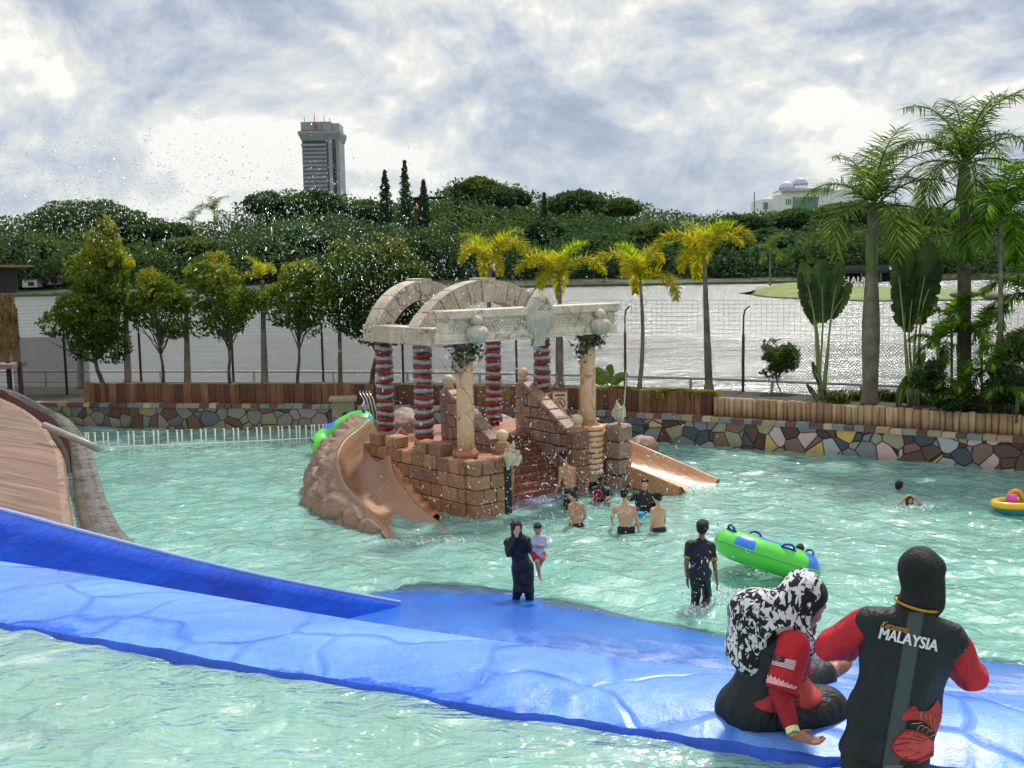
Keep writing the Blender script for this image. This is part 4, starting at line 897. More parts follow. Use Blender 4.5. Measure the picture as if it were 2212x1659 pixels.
def slide_mat(name, c0, c1, c2, rough=.5):
    n = NT(name); co = n.coord('UV', scale=(.35, 1.6, 1)); a = n.noise(n.coord('Object'), 1.5, 6, .62, .9); b = n.noise(co, 2.2, 7, .65, .8)
    c = n.mix(n.ramp(a, [(.4, 0.), (.6, 1.)]), lin(c0), lin(c1)); c = n.mix(n.ramp(b, [(.52, 0.), (.68, .7)]), c, lin(c2))
    g = n.noise(n.coord('Object'), 26, 4, .7); c = n.mix(n.ramp(g, [(.55, 0.), (.8, .3)]), c, lin((214, 180, 150)))
    return n.fin(c, n.ramp(b, [(.4, rough), (.6, rough*.5)]), n.bump(n.math('ADD', a, n.math('MULTIPLY', b, .4)), .02))
slm = slide_mat('left_slide_skin', (150, 118, 98), (164, 122, 90), (136, 90, 58))
mb, basel = chute(lr, rr_, [.22, .46, .52, .48, .40, .30, .22, .16]); sl = mb.obj('curved_slide', slm, parent=castle)
# boulder skins either side
def cell(P_, sc, seed):
    r = np.random.default_rng(seed); Q_ = P_*sc; lo = np.floor(Q_.min(0)).astype(int)-1; hi = np.ceil(Q_.max(0)).astype(int)+2
    g = np.stack(np.meshgrid(*[np.arange(lo[k], hi[k]) for k in range(3)], indexing='ij'), -1).reshape(-1, 3)+r.uniform(0, 1, (np.prod(hi-lo), 3))
    f1 = np.full(len(Q_), 9.); f2 = np.full(len(Q_), 9.)
    for i in range(0, len(Q_), 2000):
        d = np.linalg.norm(Q_[i:i+2000, None]-g[None], axis=2); d.partition(1, axis=1); f1[i:i+2000] = d[:, 0]; f2[i:i+2000] = d[:, 1]
    return f1, f2
def rockskin(name, rim, base, bulge, m, amp, sc, seed, flip=False, parent=None, nn=44):
    t = np.linspace(0, 1, nn)[None, :, None]; ctrl = base.copy(); ctrl[:, 2] = rim[:, 2]*bulge+base[:, 2]*(1-bulge); ctrl[:, :2] += (base-rim)[:, :2]*.1
    P_ = rim[:, None]*(1-t)**2+ctrl[:, None]*2*t*(1-t)+base[:, None]*t*t
    gx = np.gradient(P_, axis=0); gy_ = np.gradient(P_, axis=1); nrm = np.cross(gx, gy_); nrm /= np.linalg.norm(nrm, axis=2)[..., None]+1e-9
    if flip: nrm = -nrm
    f1, f2 = cell(P_.reshape(-1, 3), sc, seed); g1, g2 = cell(P_.reshape(-1, 3), sc*2.7, seed+1)
    h = np.minimum((f2-f1)*1.6, .62)**.55*amp+np.minimum(g2-g1, .5)*amp*.35; h = h.reshape(P_.shape[:2])*np.clip(t[..., 0]*6, 0, 1); P_ = P_+nrm*h[..., None]
    mb = MB(); mb.sheet(P_, flip=flip); return mb.obj(name, m, parent=parent)
rock_m = stone_mat('artificial_rock', [(132, 106, 88), (152, 124, 102)], rough=.7, dirt=(84, 66, 56)); rocko_m = stone_mat('orange_rock', [(184, 118, 80), (196, 134, 92)], rough=.6, dirt=(116, 74, 54))
bs_ = [gz(*p, -.25) for p in [(742, 1010), (712, 1028), (682, 1052), (662, 1075), (655, 1098), (668, 1124), (702, 1146), (765, 1170), (862, 1194)]]; bs_ = ramppts(bs_, 130); lrr = ramppts([gy(*p) for p in LR], 130)
lrr = lrr+(bs_-lrr)*np.array([.07, .07, 0]); rockskin('boulder_bank', lrr, bs_+np.array([.12, 0, 0]), .74, rock_m, .24, 1.7, 3, parent=castle, flip=True)
rb = ramppts([gy(*p) for p in RRm], 110)[:92]; ro = rb.copy(); ro[:, 0] += np.interp(np.arange(92), [0, 45, 91], [.28, .45, .30]); ro[:, 1] += .25; ro[:, 2] = -.3
rockskin('orange_rock_edge', rb+(ro-rb)*np.array([.10, .10, 0]), ro, .85, rocko_m, .15, 2.4, 8, parent=castle)
# top bank behind the chute head
hb = ramppts([gy(776, 926, 24.7), gy(792, 908, 25.0), gy(803, 900, 25.2), gy(812, 930, 24.9), gy(822, 950, 24.6)], 40)
# ---- right slide
FR = [(1197, 858, 27.2), (1235, 908, 26.8), (1290, 925, 26.5), (1370, 958, 25.9), (1450, 992, 25.4), (1550, 1036, 24.85)]
NR = [(1190, 925, 26.2), (1225, 950, 25.8), (1275, 978, 25.3), (1340, 1000, 24.75), (1400, 1022, 24.3), (1471, 1052, 23.8)]
mb, _ = chute(ramppts([gy(*p) for p in NR], 50), ramppts([gy(*p) for p in FR], 50), [.3, .35, .34, .34, .3, .22]); rs_ = mb.obj('straight_slide', slide_mat('right_slide_skin', (170, 120, 80), (180, 130, 88), (156, 106, 70), .5), parent=castle)
nr_ = ramppts([gy(*p) for p in NR], 50); mb = MB(); bot = nr_.copy(); bot[:, 2] = -.5; mid_ = nr_-[0, 0, .35]; mb.sheet(np.stack([nr_+[0, -.075, -.03], mid_+[0, -.03, 0], bot+[0, .12, 0]], 1)); e0 = nr_[-1]; fr_ = gy(*FR[-1])
mb.obj('slide_flank', terra_m, parent=rs_)
for i, (px, py, Y, s3) in enumerate(((1315, 930, 28.2, .62), (1388, 950, 28.6, .42), (868, 905, 26.3, .6), (1075, 905, 28.3, .5))):
    c = gy(px, py, Y); 
    th_ = np.linspace(.001, pi, 26)[:, None]; ph = np.linspace(0, 2*pi, 45)[None]; D_ = np.stack([np.sin(th_)*np.cos(ph), np.sin(th_)*np.sin(ph), np.cos(th_)+0*ph], -1)
    f1, f2 = cell(D_.reshape(-1, 3)+i*7, 1.3, i); rr2 = (1+.22*np.minimum(f2-f1, .5)).reshape(D_.shape[:2])
    P_ = D_*rr2[..., None]*np.array([s3, s3*.9, s3*(.75 if i != 2 else .9)]); P_[:, -1] = P_[:, 0]; zc = c[2]-s3*.5; mb = MB(); mb.sheet(P_+np.array([c[0], c[1], zc])); 
    mb.obj('boulder', rock_m if i else rocko_m, parent=castle)
# ============================================================ PLANTS
def leaf_mat(name, stops, trans=.35, rough=.7, gloss=.08, tr=None):
    n = NT(name); at = n.node('ShaderNodeAttribute', attribute_name='tint')
    c = n.ramp(at.outputs['Fac'], [(p, lin(q)) for p, q in stops])
    n.b.inputs['Specular IOR Level'].default_value = gloss; n.fin(c, rough)
    t = n.node('ShaderNodeBsdfTranslucent'); n.L.new(n.mix(1.0, c, (1.5, 1.6, .7), 'MULTIPLY'), t.inputs[0])
    m = n.node('ShaderNodeMixShader'); m.inputs[0].default_value = trans; n.L.new(n.b.outputs[0], m.inputs[1]); n.L.new(t.outputs[0], m.inputs[2]); n.L.new(m.outputs[0], n.out.inputs[0])
    return n.m
bark_m = simple('grey_bark', lin((96, 88, 74)), .85, .35, 4, .02, coord='World', c2=lin((58, 50, 42)))
bark2_m = simple('pale_palm_bark', lin((122, 116, 100)), .8, .25, 3, .015, coord='World', c2=lin((86, 80, 68)))
bush_m = leaf_mat('weeping_fig_leaf', [(0, (44, 62, 26)), (.4, (82, 104, 42)), (.7, (122, 134, 54)), (.92, (158, 156, 64)), (1, (176, 124, 62))])
bush2_m = leaf_mat('dark_glossy_leaf', [(0, (34, 52, 28)), (.5, (66, 88, 44)), (.9, (106, 120, 58)), (1, (136, 104, 60))])
far_ms = [leaf_mat('far_leaf_a', [(0, (50, 72, 50)), (.5, (78, 104, 64)), (1, (110, 132, 80))], .25), leaf_mat('far_leaf_b', [(0, (60, 78, 50)), (.5, (92, 110, 64)), (1, (124, 138, 80))], .25),  # slight haze put into the paler, bluer far greens
          leaf_mat('far_leaf_c', [(0, (46, 70, 54)), (.5, (72, 100, 68)), (1, (100, 126, 84))], .25), leaf_mat('far_leaf_d', [(0, (64, 74, 38)), (.5, (100, 106, 54)), (1, (132, 132, 72))], .3)]
def crown(lobes, n, leaf, seed, asp=.5, shell=.55, tintlo=0., tinthi=1., bias=(0, 0, .3), top_tint=None, gap=.17, thin=0., calm=0.):
    """lobes: (cx,cy,cz,rx,ry,rz); leaves scattered in each lobe's outer volume, thinner inside, clumped"""
    r = np.random.default_rng(seed); L = np.array(lobes, float); w = L[:, 3]*L[:, 4]+L[:, 3]*L[:, 5]; w = w/w.sum()
    k = r.choice(len(L), n, p=w); d = r.normal(0, 1, (n, 3)); d /= np.linalg.norm(d, axis=1)[:, None]
    rad = 1-shell*r.beta(1.1, 2.4, n); rad *= 1+.10*np.sin(d[:, 0]*7+k*2.1)*np.sin(d[:, 1]*6+k)+.10*np.sin(d[:, 2]*9+k*3.3)
    rad += np.abs(r.normal(0, .05, n)); c = L[k, :3]+d*L[k, 3:]*rad[:, None]
    # clumping: pull to random twig centres
    m = max(20, n//26); tw = c[r.integers(0, n, m)]; 
    g = np.floor(c/(leaf*4.5)).astype(int); h = (g[:, 0]*73856093 ^ g[:, 1]*19349663 ^ g[:, 2]*83492791) % 1000/1000.
    zz_ = (c[:, 2]-c[:, 2].min())/(np.ptp(c[:, 2])+1e-6); keep = (h > gap) & ~((zz_ < .38) & (r.random(len(c)) < thin)); c = c[keep]; h = h[keep]; 
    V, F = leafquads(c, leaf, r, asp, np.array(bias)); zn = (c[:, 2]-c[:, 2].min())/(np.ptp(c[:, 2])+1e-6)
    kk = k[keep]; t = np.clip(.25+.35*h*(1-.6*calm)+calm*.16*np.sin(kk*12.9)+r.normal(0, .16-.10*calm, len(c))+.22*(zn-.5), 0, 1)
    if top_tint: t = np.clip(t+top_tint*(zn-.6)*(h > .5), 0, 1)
    t = tintlo+t*(tinthi-tintlo); return V, F, np.repeat(t, 4)
def limbs(mb, base, top, r0, r1, targets, seed, bend=.1):
    r = random.Random(seed); b = np.array(base, float); t = np.array(top, float)
    k = np.linspace(0, 1, 9); off_ = np.array([[r.gauss(0, bend)*sin(q*pi), r.gauss(0, bend)*sin(q*pi), 0] for q in k]); P_ = b+(t-b)*k[:, None]+np.cumsum(off_, 0)*.35
    rr = r0+(r1-r0)*k; rr[0] *= 1.35; mb.tube(P_, rr, 9)
    for q in targets:
        q = np.array(q, float); f = r.uniform(.55, 1.0); s0 = P_[int(f*8)]; mid = (s0+q)/2+np.array([r.gauss(0, .12), r.gauss(0, .12), .12*np.linalg.norm(q-s0)*.5])*np.linalg.norm(q-s0)
        pts = ramppts([s0, mid*.6+(s0+q)/2*.4, q], 7); mb.tube(pts, np.linspace(rr[int(f*8)]*.6, rr[-1]*.14, 7), 5)
def bushy_tree(px, by, Y, cpx, ctop, cbot, cw, label, seed, mat=bush_m, n=11000, leaf=.072, extra=(), name='bushy_tree', group='bushy trees in the planter', depth=1.0, nt=44, tr=.06):
    r = random.Random(seed); b = gy(px, by, Y); b[2] = min(b[2], 1.3); t = gy(cpx, ctop, Y); q = gy(cpx, cbot, Y); s = Y/FPX; w = cw*s/2*((1.3 if 1 < seed < 5 else 1.14) if name == 'bushy_tree' else 1); n = int(n*(1.6 if name == 'bushy_tree' else 1)); cz = (t[2]+q[2])/2; H_ = (t[2]-q[2])/2
    o = thing(name, label, 'tree', (b[0], Y, b[2]-.1), group=group)
    lob = [(t[0], Y, cz-.05*H_, w*.62, w*.62*depth, H_*.70)]
    for i in range(13):
        a = r.uniform(0, 6.28); z = r.uniform(-.8, .85); e = sqrt(max(0, 1-z*z))*.62*(1 if z < .3 else .85); l = r.uniform(.2, .5); e *= r.uniform(.8, 1.25); lob.append((t[0]+w*e*cos(a), Y+w*e*sin(a)*depth, cz+H_*z*.78, w*l, w*l, H_*l*.8))
    for ex in extra: 
        c = gy(ex[0], ex[1], Y); lob.append((c[0], Y, c[2], ex[2]*s, ex[2]*s*.8, ex[3]*s))
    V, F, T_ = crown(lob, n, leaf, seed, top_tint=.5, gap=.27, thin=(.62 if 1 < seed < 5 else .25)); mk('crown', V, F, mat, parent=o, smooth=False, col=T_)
    mb = MB(); tg = []
    for i in range(nt):
        l = lob[r.randrange(len(lob))]; tg.append((l[0]+r.uniform(-1, 1)*l[3]*.8, l[1]+r.uniform(-1, 1)*l[4]*.6, l[2]+r.uniform(-.9, .5)*l[5]))
    limbs(mb, (b[0], Y, b[2]-.15), (t[0], Y, q[2]+H_*.7), tr*1.1, tr*.4, tg, seed); mb.obj('trunk', bark_m, parent=o); return o
bushy_tree(225, 832, 37.2, 190, 600, 790, 172, 'leftmost dense bushy tree with a tall orange-tinged upper cone', 1, n=17000, extra=[(225, 545, 42, 55), (228, 505, 26, 36), (196, 590, 55, 50), (240, 600, 40, 60)], tr=.085)
bushy_tree(352, 828, 37.0, 342, 577, 748, 118, 'smaller bushy tree with a thin see-through underside, second from the left', 2, n=8500)
bushy_tree(497, 828, 36.7, 480, 552, 742, 150, 'bushy tree with a peaked yellow-green top, third from the left', 3, n=11000, extra=[(470, 580, 34, 40)])
bushy_tree(642, 830, 36.3, 636, 537, 742, 132, 'bushy tree left of the arches with a slender bare-branched base', 4, n=10500)
bushy_tree(800, 835, 36.2, 815, 492, 780, 215, 'largest dark bushy tree, rising directly behind the stone arches', 5, mat=bush2_m, n=20000, extra=[(780, 640, 60, 70), (870, 600, 50, 60), (740, 560, 40, 50)], tr=.09)
bushy_tree(1686, 856, 32.6, 1683, 730, 824, 96, 'small lone conical shrub tree in the right planter before the fence', 6, mat=bush2_m, n=3000, leaf=.07, name='shrub_tree', tr=.03, group=None)
# ---- palms
def frond(L_, e0, curl, n=34, ll=.45, w=.03, plum=0., droop=.5, seed=0, vee=.5, twist=0., tip=.5):
    r = np.random.default_rng(seed); t = np.linspace(0, 1, 16); ang = e0-curl*t**1.3; dx = np.cos(ang); dz = np.sin(ang); 
    P_ = np.stack([np.concatenate([[0], np.cumsum(dx[:-1])]), 0.06*np.sin(t*3+seed)*t, np.concatenate([[0], np.cumsum(dz[:-1])])], 1)*L_/15; P_[:, 1] *= 15/L_*L_*.6
    mb = MB(); mb.tube(P_, np.linspace(.022, .006, 16)*max(1, L_/2), 5); V = []; F = []; C = []
    for s2 in (-1, 1):
        for i in range(n):
            f = .10+.90*(i+.5*(s2 > 0))/n; x = f*15; k = min(int(x), 14); fr = x-k; p = P_[k]*(1-fr)+P_[k+1]*fr; tg = P_[k+1]-P_[k]; tg /= np.linalg.norm(tg)
            nrm = np.cross(tg, [0, 1, 0]); nrm /= np.linalg.norm(nrm); nrm = -nrm if nrm[2] < 0 else nrm; sd_ = np.array([0, 1., 0])*s2
            pa = r.normal(0, plum); l = ll*(sin(pi*min(.98, .12+.82*f))**.6)*(1-.35*f*tip)*r.uniform(.85, 1.12)
            d = sd_*cos(vee*.6+pa)+nrm*sin(vee*.6+pa)+tg*(.45+.5*f); d /= np.linalg.norm(d); a = p; pts = [a]; dd = d.copy()
            for q in range(3):
                dd = dd+np.array([0, 0, -droop*.42]); dd /= np.linalg.norm(dd); a = a+dd*l/3; pts.append(a)
            wd = np.cross(d, nrm); wd = wd/np.linalg.norm(wd)*w; wds = (.55, 1, .75, .08); b_ = len(V); tt = r.uniform(0, 1)
            for q in range(4): V += [pts[q]-wd*wds[q]*.5, pts[q]+wd*wds[q]*.5]; C += [tt, tt]
            for q in range(3): F.append((b_+2*q, b_+2*q+1, b_+2*q+3, b_+2*q+2))
    mb.col[-1][:] = .5; mb.add(np.array(V), F, col=C); return mb
GOLD = leaf_mat('golden_palm_leaf', [(0, (120, 124, 26)), (.4, (160, 160, 34)), (.75, (190, 178, 44)), (1, (196, 150, 40))], .45)
GOLDG = leaf_mat('lime_palm_leaf', [(0, (96, 120, 24)), (.5, (140, 160, 36)), (1, (178, 184, 52))], .45)
ROY = leaf_mat('royal_palm_leaf', [(0, (44, 66, 36)), (.5, (78, 104, 50)), (.85, (112, 132, 62)), (1, (150, 152, 74))], .4)
GRN = leaf_mat('fresh_palm_leaf', [(0, (46, 80, 26)), (.5, (78, 116, 38)), (1, (140, 164, 56))], .4)
_fm = {}
def fmesh(key, **kw):
    m = kw.pop('mat')
    if key not in _fm:
        o = frond(**kw).obj('frond', m, origin=(0, 0, 0)); _fm[key] = [o, False]
    e = _fm[key]
    if not e[1]: e[1] = True; return e[0]
    g = e[0].copy(); COL.objects.link(g); return g
def palm(base, top, r0, r1, spec, label, name, group=None, bulge=0., shaft=None, barkm=None, seed=0, lean=0.):
    o = thing(name, label, 'palm tree', base, group=group); base = np.array(base, float); top = np.array(top, float); k = np.linspace(0, 1, 26); P_ = base+(top-base)*k[:, None]; P_[:, 0] += lean*np.sin(k*pi)
    rr = r0+(r1-r0)*k+bulge*np.exp(-((k-.42)/.2)**2); rr[0:2] *= (1.4, 1.2) ; rr = rr*(1+.03*(np.arange(26) % 2)); mb = MB(); mb.tube(P_, rr, 12); mb.obj('trunk', barkm or bark2_m, parent=o)
    if shaft:
        mb = MB(); s0 = top-np.array([0, 0, shaft]); mb.tube([s0, s0+[0, 0, shaft*.3], top, top+[0, 0, .25]], [r1*1.25, r1*1.3, r1*.8, r1*.4], 12); mb.obj('crownshaft', simple('crownshaft_green', lin((104, 116, 48)), .4, .25, 3, .004), parent=o)
    for (key, az, sc, tilt, kw) in spec:
        g = fmesh(key, **kw); g.parent = o; g.location = Vector(top-base)+Vector((0, 0, .04)); g.rotation_euler = (0, tilt, az); g.scale = (sc,)*3
    return o
def gspec(seed, n=7, up=2, L_=1.75, m=None):
    r = random.Random(seed); out = []
    for i in range(n):
        az = i*6.283/n+r.uniform(-.3, .3)
        if i % 4 == 0: out.append(('gold_up', az, r.uniform(.85, 1), r.uniform(-.1, .1), dict(L_=1.85, e0=1.48, curl=1.65, n=120, ll=.44, w=.026, plum=.5, droop=.12, seed=3, vee=.3, mat=GOLDG)))
        else: k = i % 2; out.append(('gold_d%d' % k, az, r.uniform(.9, 1.12), r.uniform(-.15, .15), dict(L_=2.1 if k else 1.9, e0=1.2 if k else .6, curl=2.5 if k else 2.4, n=130, ll=.46, w=.028, plum=.55, droop=.16, seed=5+k, vee=.25, mat=GOLD)))
    return out
GP = 'golden palms behind the plank wall'
palm(gy(1056, 842, 35.6)*[1, 1, 0]+[0, 0, 1.2], gy(1056, 578, 35.6), .09, .06, gspec(1, 8), 'golden-leaved palm rising behind the right arch foot, leftmost of the golden row', 'golden_palm', GP)
palm(gy(1208, 842, 34.9)*[1, 1, 0]+[0, 0, 1.2], gy(1208, 612, 34.9), .14, .055, gspec(2, 9), 'golden-leaved palm with grey swollen trunk behind the scallop shell', 'golden_palm', GP, bulge=.02)
palm(gy(1380, 845, 34.0)*[1, 1, 0]+[0, 0, 1.2], gy(1382, 608, 34.0), .075, .045, gspec(3, 7), 'slim golden palm between two taller ones, with one lime upright frond', 'golden_palm', GP, lean=.1)
palm(gy(1531, 850, 33.2)*[1, 1, 0]+[0, 0, 1.2], gy(1521, 560, 33.2), .13, .06, gspec(4, 10), 'tallest and fullest golden palm, rightmost of the golden row', 'golden_palm', GP)
SP_ = 'grey slender palm trunks among the bushy trees'
for i, (bx, tx, ty, Y, nf, lb) in enumerate(((175, 172, 690, 37.6, 0, 'bare grey palm trunk half hidden under the leftmost bushy tree'), (277, 268, 590, 37.6, 4, 'grey palm trunk with a small drooping yellow frond, right of the leftmost bushy tree'),
        (405, 402, 640, 37.3, 0, 'grey palm trunk between the second and third bushy trees'), (572, 566, 605, 37.0, 4, 'thick grey palm trunk with yellow drooping fronds, third and fourth bushy trees either side'), (735, 732, 640, 36.8, 0, 'thin dark palm trunk left of the largest bushy tree'))):
    sp = gspec(20+i, 4)[:nf]; sp = [(a, q if j else pi-.2, .62, 0., kw) for j, (a, q, s2, t2, kw) in enumerate(sp)] if nf else []
    palm(gy(bx, 832, Y)*[1, 1, 0]+[0, 0, 1.2], gy(tx, ty, Y), .13 if i != 4 else .08, .06, sp, lb, 'slender_palm', SP_)
def rspec(seed, n, keyp, L_, ll, m, updown=(.2, 1.3), w=.03, curl=1.5, droop=.45):
    r = random.Random(seed); out = []
    for i in range(n):
        az = i*2.4+r.uniform(-.2, .2); v = i % 3; e0 = updown[0]+(updown[1]-updown[0])*(.15, .6, 1.)[v]
        out.append((keyp+str(v), az, r.uniform(.85, 1.1), r.uniform(-.1, .1), dict(L_=L_, e0=e0, curl=curl*(1.25, 1.05, .85)[v], n=48, ll=ll, w=w, plum=.35, droop=droop, seed=11+v, vee=.5, mat=m)))
    return out
palm(gy(1878, 888, 29.6)*[1, 1, 0]+[0, 0, 1.1], gy(1884, 456, 29.6), .22, .13, rspec(1, 16, 'royl', 2.75, .85, ROY, (.1, 1.45), .035, 1.9, .5), 'tall royal palm with ringed grey bulging trunk and green crownshaft', 'royal_palm', None, bulge=.06, shaft=1.75)
palm(gy(2082, 880, 28.8)*[1, 1, 0]+[0, 0, 1.1], gy(2082, 362, 28.8), .19, .15, rspec(2, 17, 'royl', 2.75, .85, ROY, (.1, 1.45), .035, 1.9, .5), 'tallest royal palm with a thick dark trunk near the right edge', 'royal_palm', None, shaft=.9, barkm=bark_m)
palm(gy(2162, 900, 27.0)*[1, 1, 0]+[0, 0, 1.0], gy(2160, 470, 27.0), .065, .05, rspec(3, 13, 'grn', 1.9, .62, GRN, (-.1, 1.3), .055, 1.8, .6), 'thin-stemmed palm with broad fresh-green hanging fronds at the far right', 'slim_green_palm', None)
palm(gy(2228, 900, 27.6)*[1, 1, 0]+[0, 0, 1.0], gy(2236, 640, 27.6), .07, .05, rspec(4, 12, 'grn', 1.9, .62, GRN, (-.1, 1.3), .055, 1.8, .6), 'shorter green palm cut off by the right edge of the picture', 'slim_green_palm', None)
for i, (px, by, ty, Y, L2, lb) in enumerate(((2025, 880, 745, 28.0, .55, 'small pinnate palm with upright bright-green leaves beside the thick dark palm trunk'), (2075, 885, 838, 27.4, .45, 'low yellow-green palm shrub just behind the log wall'), (2150, 885, 800, 26.8, .6, 'arching feathery palm seedling right of the thick dark palm trunk'), (2196, 890, 850, 26.4, .55, 'low feathery palm in the bottom right corner of the planting'), (2055, 885, 690, 28.6, .62, 'upright young palm touching the lower right paddle leaf'), (2185, 890, 765, 27.2, .6, 'young palm with yellowish hanging leaves under the far-right palms'), (2120, 890, 720, 28.4, .6, 'small green palm with spreading fronds under the thin-stemmed palm'))):
    palm(gy(px, by, Y)*[1, 1, 0]+[0, 0, 1.05], gy(px, ty, Y), .04, .03, [(a, q, s2*L2, t2, kw) for a, q, s2, t2, kw in rspec(30+i, 9, 'grn', 1.9, .62, GRN, (.0, 1.4), .055, 1.8, .6)], lb, 'small_palm', 'undergrowth palms by the log wall')
for i, (px, by, ct, cb, cw, Y, lb) in enumerate(((2012, 890, 772, 860, 84, 27.8, 'dark little-leaved shrub at the foot of the thick dark palm trunk'), (2060, 895, 836, 888, 90, 27.3, 'low dark shrub right of the foot of the thick dark palm trunk'), (2160, 895, 790, 880, 80, 27.0, 'twiggy shrub mass below the thin-stemmed palm'), (2195, 900, 700, 870, 90, 26.2, 'twiggy dark shrub filling the far right edge'), (2128, 895, 850, 892, 100, 26.9, 'low green shrub spilling behind the log wall'))):
    bushy_tree(px, by, Y, px, ct, cb, cw, lb, 60+i, mat=bush2_m, n=2600, leaf=.065, name='shrub', group='shrubs behind the log wall', tr=.025)
# traveller palms
def paddle(Lf, W_, bend, seed):
    r = np.random.default_rng(seed); na, nb_ = 40, 9; t = np.linspace(0, 1, na)[:, None]; s2 = np.linspace(-1, 1, nb_)[None]; wd = W_*np.sin(pi*np.clip(t*.94+.04, 0, 1))**.45*(1-.15*t); rag = 1-.22*(np.abs(s2) > .7)*((np.sin(t*46+seed*3)+np.sin(t*83+seed)) > .9)
    x = s2*wd/2*rag; z = t*Lf+0*s2; y = bend*t**2+.10*np.abs(s2)*wd+.012*np.sin(t*60+0*s2)*np.abs(s2); return np.stack([x+0*t, y, z], -1)
PAD = NT('paddle_leaf'); co = PAD.coord('UV'); wv = PAD.node('ShaderNodeTexWave', i_Scale=9., i_Distortion=.6); wv.bands_direction = 'X'; PAD.L.new(co, wv.inputs[0])
nz = PAD.noise(PAD.coord('Object'), 2, 4); c = PAD.mix(PAD.math('MULTIPLY', wv.outputs[1], .35), PAD.ramp(nz, [(.35, lin((44, 66, 34))), (.65, lin((72, 94, 46)))]), lin((30, 50, 28))); PAD.fin(c, .45, PAD.bump(wv.outputs[1], .01))
t_ = PAD.node('ShaderNodeBsdfTranslucent'); PAD.L.new(PAD.mix(1., c, (1.3, 1.5, .6), 'MULTIPLY'), t_.inputs[0]); m_ = PAD.node('ShaderNodeMixShader', i_0=.3); PAD.L.new(PAD.b.outputs[0], m_.inputs[1]); PAD.L.new(t_.outputs[0], m_.inputs[2]); PAD.L.new(m_.outputs[0], PAD.out.inputs[0])
stem_m = simple('petiole_green', lin((128, 138, 84)), .5, .2, 3, .003)
def ravenala(px, by, Y, leaves, label, lowset=()):
    b = gy(px, by, Y); o = thing('traveller_palm', label, 'plant', (b[0], Y, 1.05), group=None); s = Y/FPX
    for i, (x0, y0, x1, y1, w) in enumerate(list(leaves)+list(lowset)):
        A_ = gy(x0, y0, Y-.05*(i % 3)); B_ = gy(x1, y1, Y-.05*(i % 3)+.05); L2 = np.linalg.norm(B_-A_); P_ = paddle(L2, w*s, -.12, i); d = (B_-A_)/L2; q = Vector(d).to_track_quat('Z', 'Y').to_matrix(); yaw = (.25, -.35, .1, .45, -.2)[i % 5]
        M_ = np.array(q @ Matrix.Rotation(0, 3, 'Z')); ry = np.array(Matrix.Rotation(yaw, 3, 'Z')); P2 = (P_.reshape(-1, 3) @ ry.T)
        # leaf faces the camera: rebuild with x sideways
        up = d; sx = np.array([1, 0, 0])-up*up[0]; sx /= np.linalg.norm(sx); fy = np.cross(up, sx); P2 = P2[:, :1]*sx+P2[:, 1:2]*fy+P2[:, 2:]*up+A_; 
        mb = MB(); mb.sheet(P2.reshape(40, 9, 3)); lf = mb.obj('leaf', PAD.m, parent=o)
        mb = MB(); base = np.array([b[0]+(i-2)*.04, Y, 1.1]); mb.tube(ramppts([base, (base*.5+A_*.5)+[0, 0, 0], A_, A_*.4+B_*.6, B_-[0, 0, .05]], 14)-np.array([0, .03, 0]), np.linspace(.045, .008, 14), 6); mb.obj('stem', stem_m, parent=o)
ravenala(1772, 872, 30.6, [(1776, 698, 1772, 560, 72), (1758, 690, 1734, 566, 50), (1794, 686, 1812, 566, 46), (1762, 700, 1724, 590, 40), (1794, 688, 1836, 612, 34)], 'traveller palm with a tight fan of five paddle leaves, left of the royal palm', [(1772, 830, 1750, 782, 16), (1768, 868, 1742, 828, 14)])
ravenala(1968, 895, 29.0, [(1952, 706, 1962, 538, 74), (1978, 700, 2008, 528, 80), (1948, 676, 1935, 545, 44), (1962, 718, 1972, 600, 60), (1990, 670, 2030, 560, 40)], 'traveller palm with huge overlapping paddle leaves, right of the royal palm', [(1940, 880, 1952, 812, 26), (1978, 858, 2004, 790, 28), (1980, 815, 1992, 760, 22)])
# planter grass and big-leaf plant
def blades(C, n, h, seed, w=.012):
    r = np.random.default_rng(seed); c = C[r.integers(0, len(C), n)]+np.stack([r.normal(0, .16, n), r.normal(0, .12, n), np.zeros(n)], 1); a = r.uniform(0, 6.28, n); d = np.stack([np.cos(a), np.sin(a), np.zeros(n)], 1); hh = h*r.uniform(.5, 1.1, n)[:, None]; u_ = np.array([0, 0, 1.]); sd2 = np.stack([-np.sin(a), np.cos(a), 0*a], 1)*w
    p1 = c+u_*hh*.7+d*hh*.25; p2 = c+u_*hh*.75+d*hh*.8; V = np.stack([c-sd2, c+sd2, p1+sd2, p1-sd2, p2+sd2*.2, p2-sd2*.2], 1).reshape(-1, 3); k = np.arange(n)[:, None]*6; F = np.concatenate([k+[[0, 1, 2, 3]], k+[[3, 2, 4, 5]]]); return V, F, np.repeat(r.uniform(0, 1, n), 6)
GR = leaf_mat('planter_grass_blade', [(0, (96, 104, 34)), (.5, (140, 138, 50)), (1, (176, 168, 78))], .4)
C_ = []; rg = np.random.default_rng(9)
for s4 in np.arange(sL+18, sM-.2, .3):
    if rg.random() < .8: p, nn = wat(s4); C_.append(p+nn*rg.uniform(.6, 1.0)+[0, 0, 1.26])
V, F, T_ = blades(np.array(C_), 7000, .30, 3); tag(mk('planter_grass', V, F, GR, smooth=False, col=T_), kind='stuff')
C_ = []
for s4 in np.arange(sM+3, s_[-1]-3, .35): p, nn = wat(s4); C_.append(p+nn*rg.uniform(.7, 2.6)+[0, 0, 1.2])
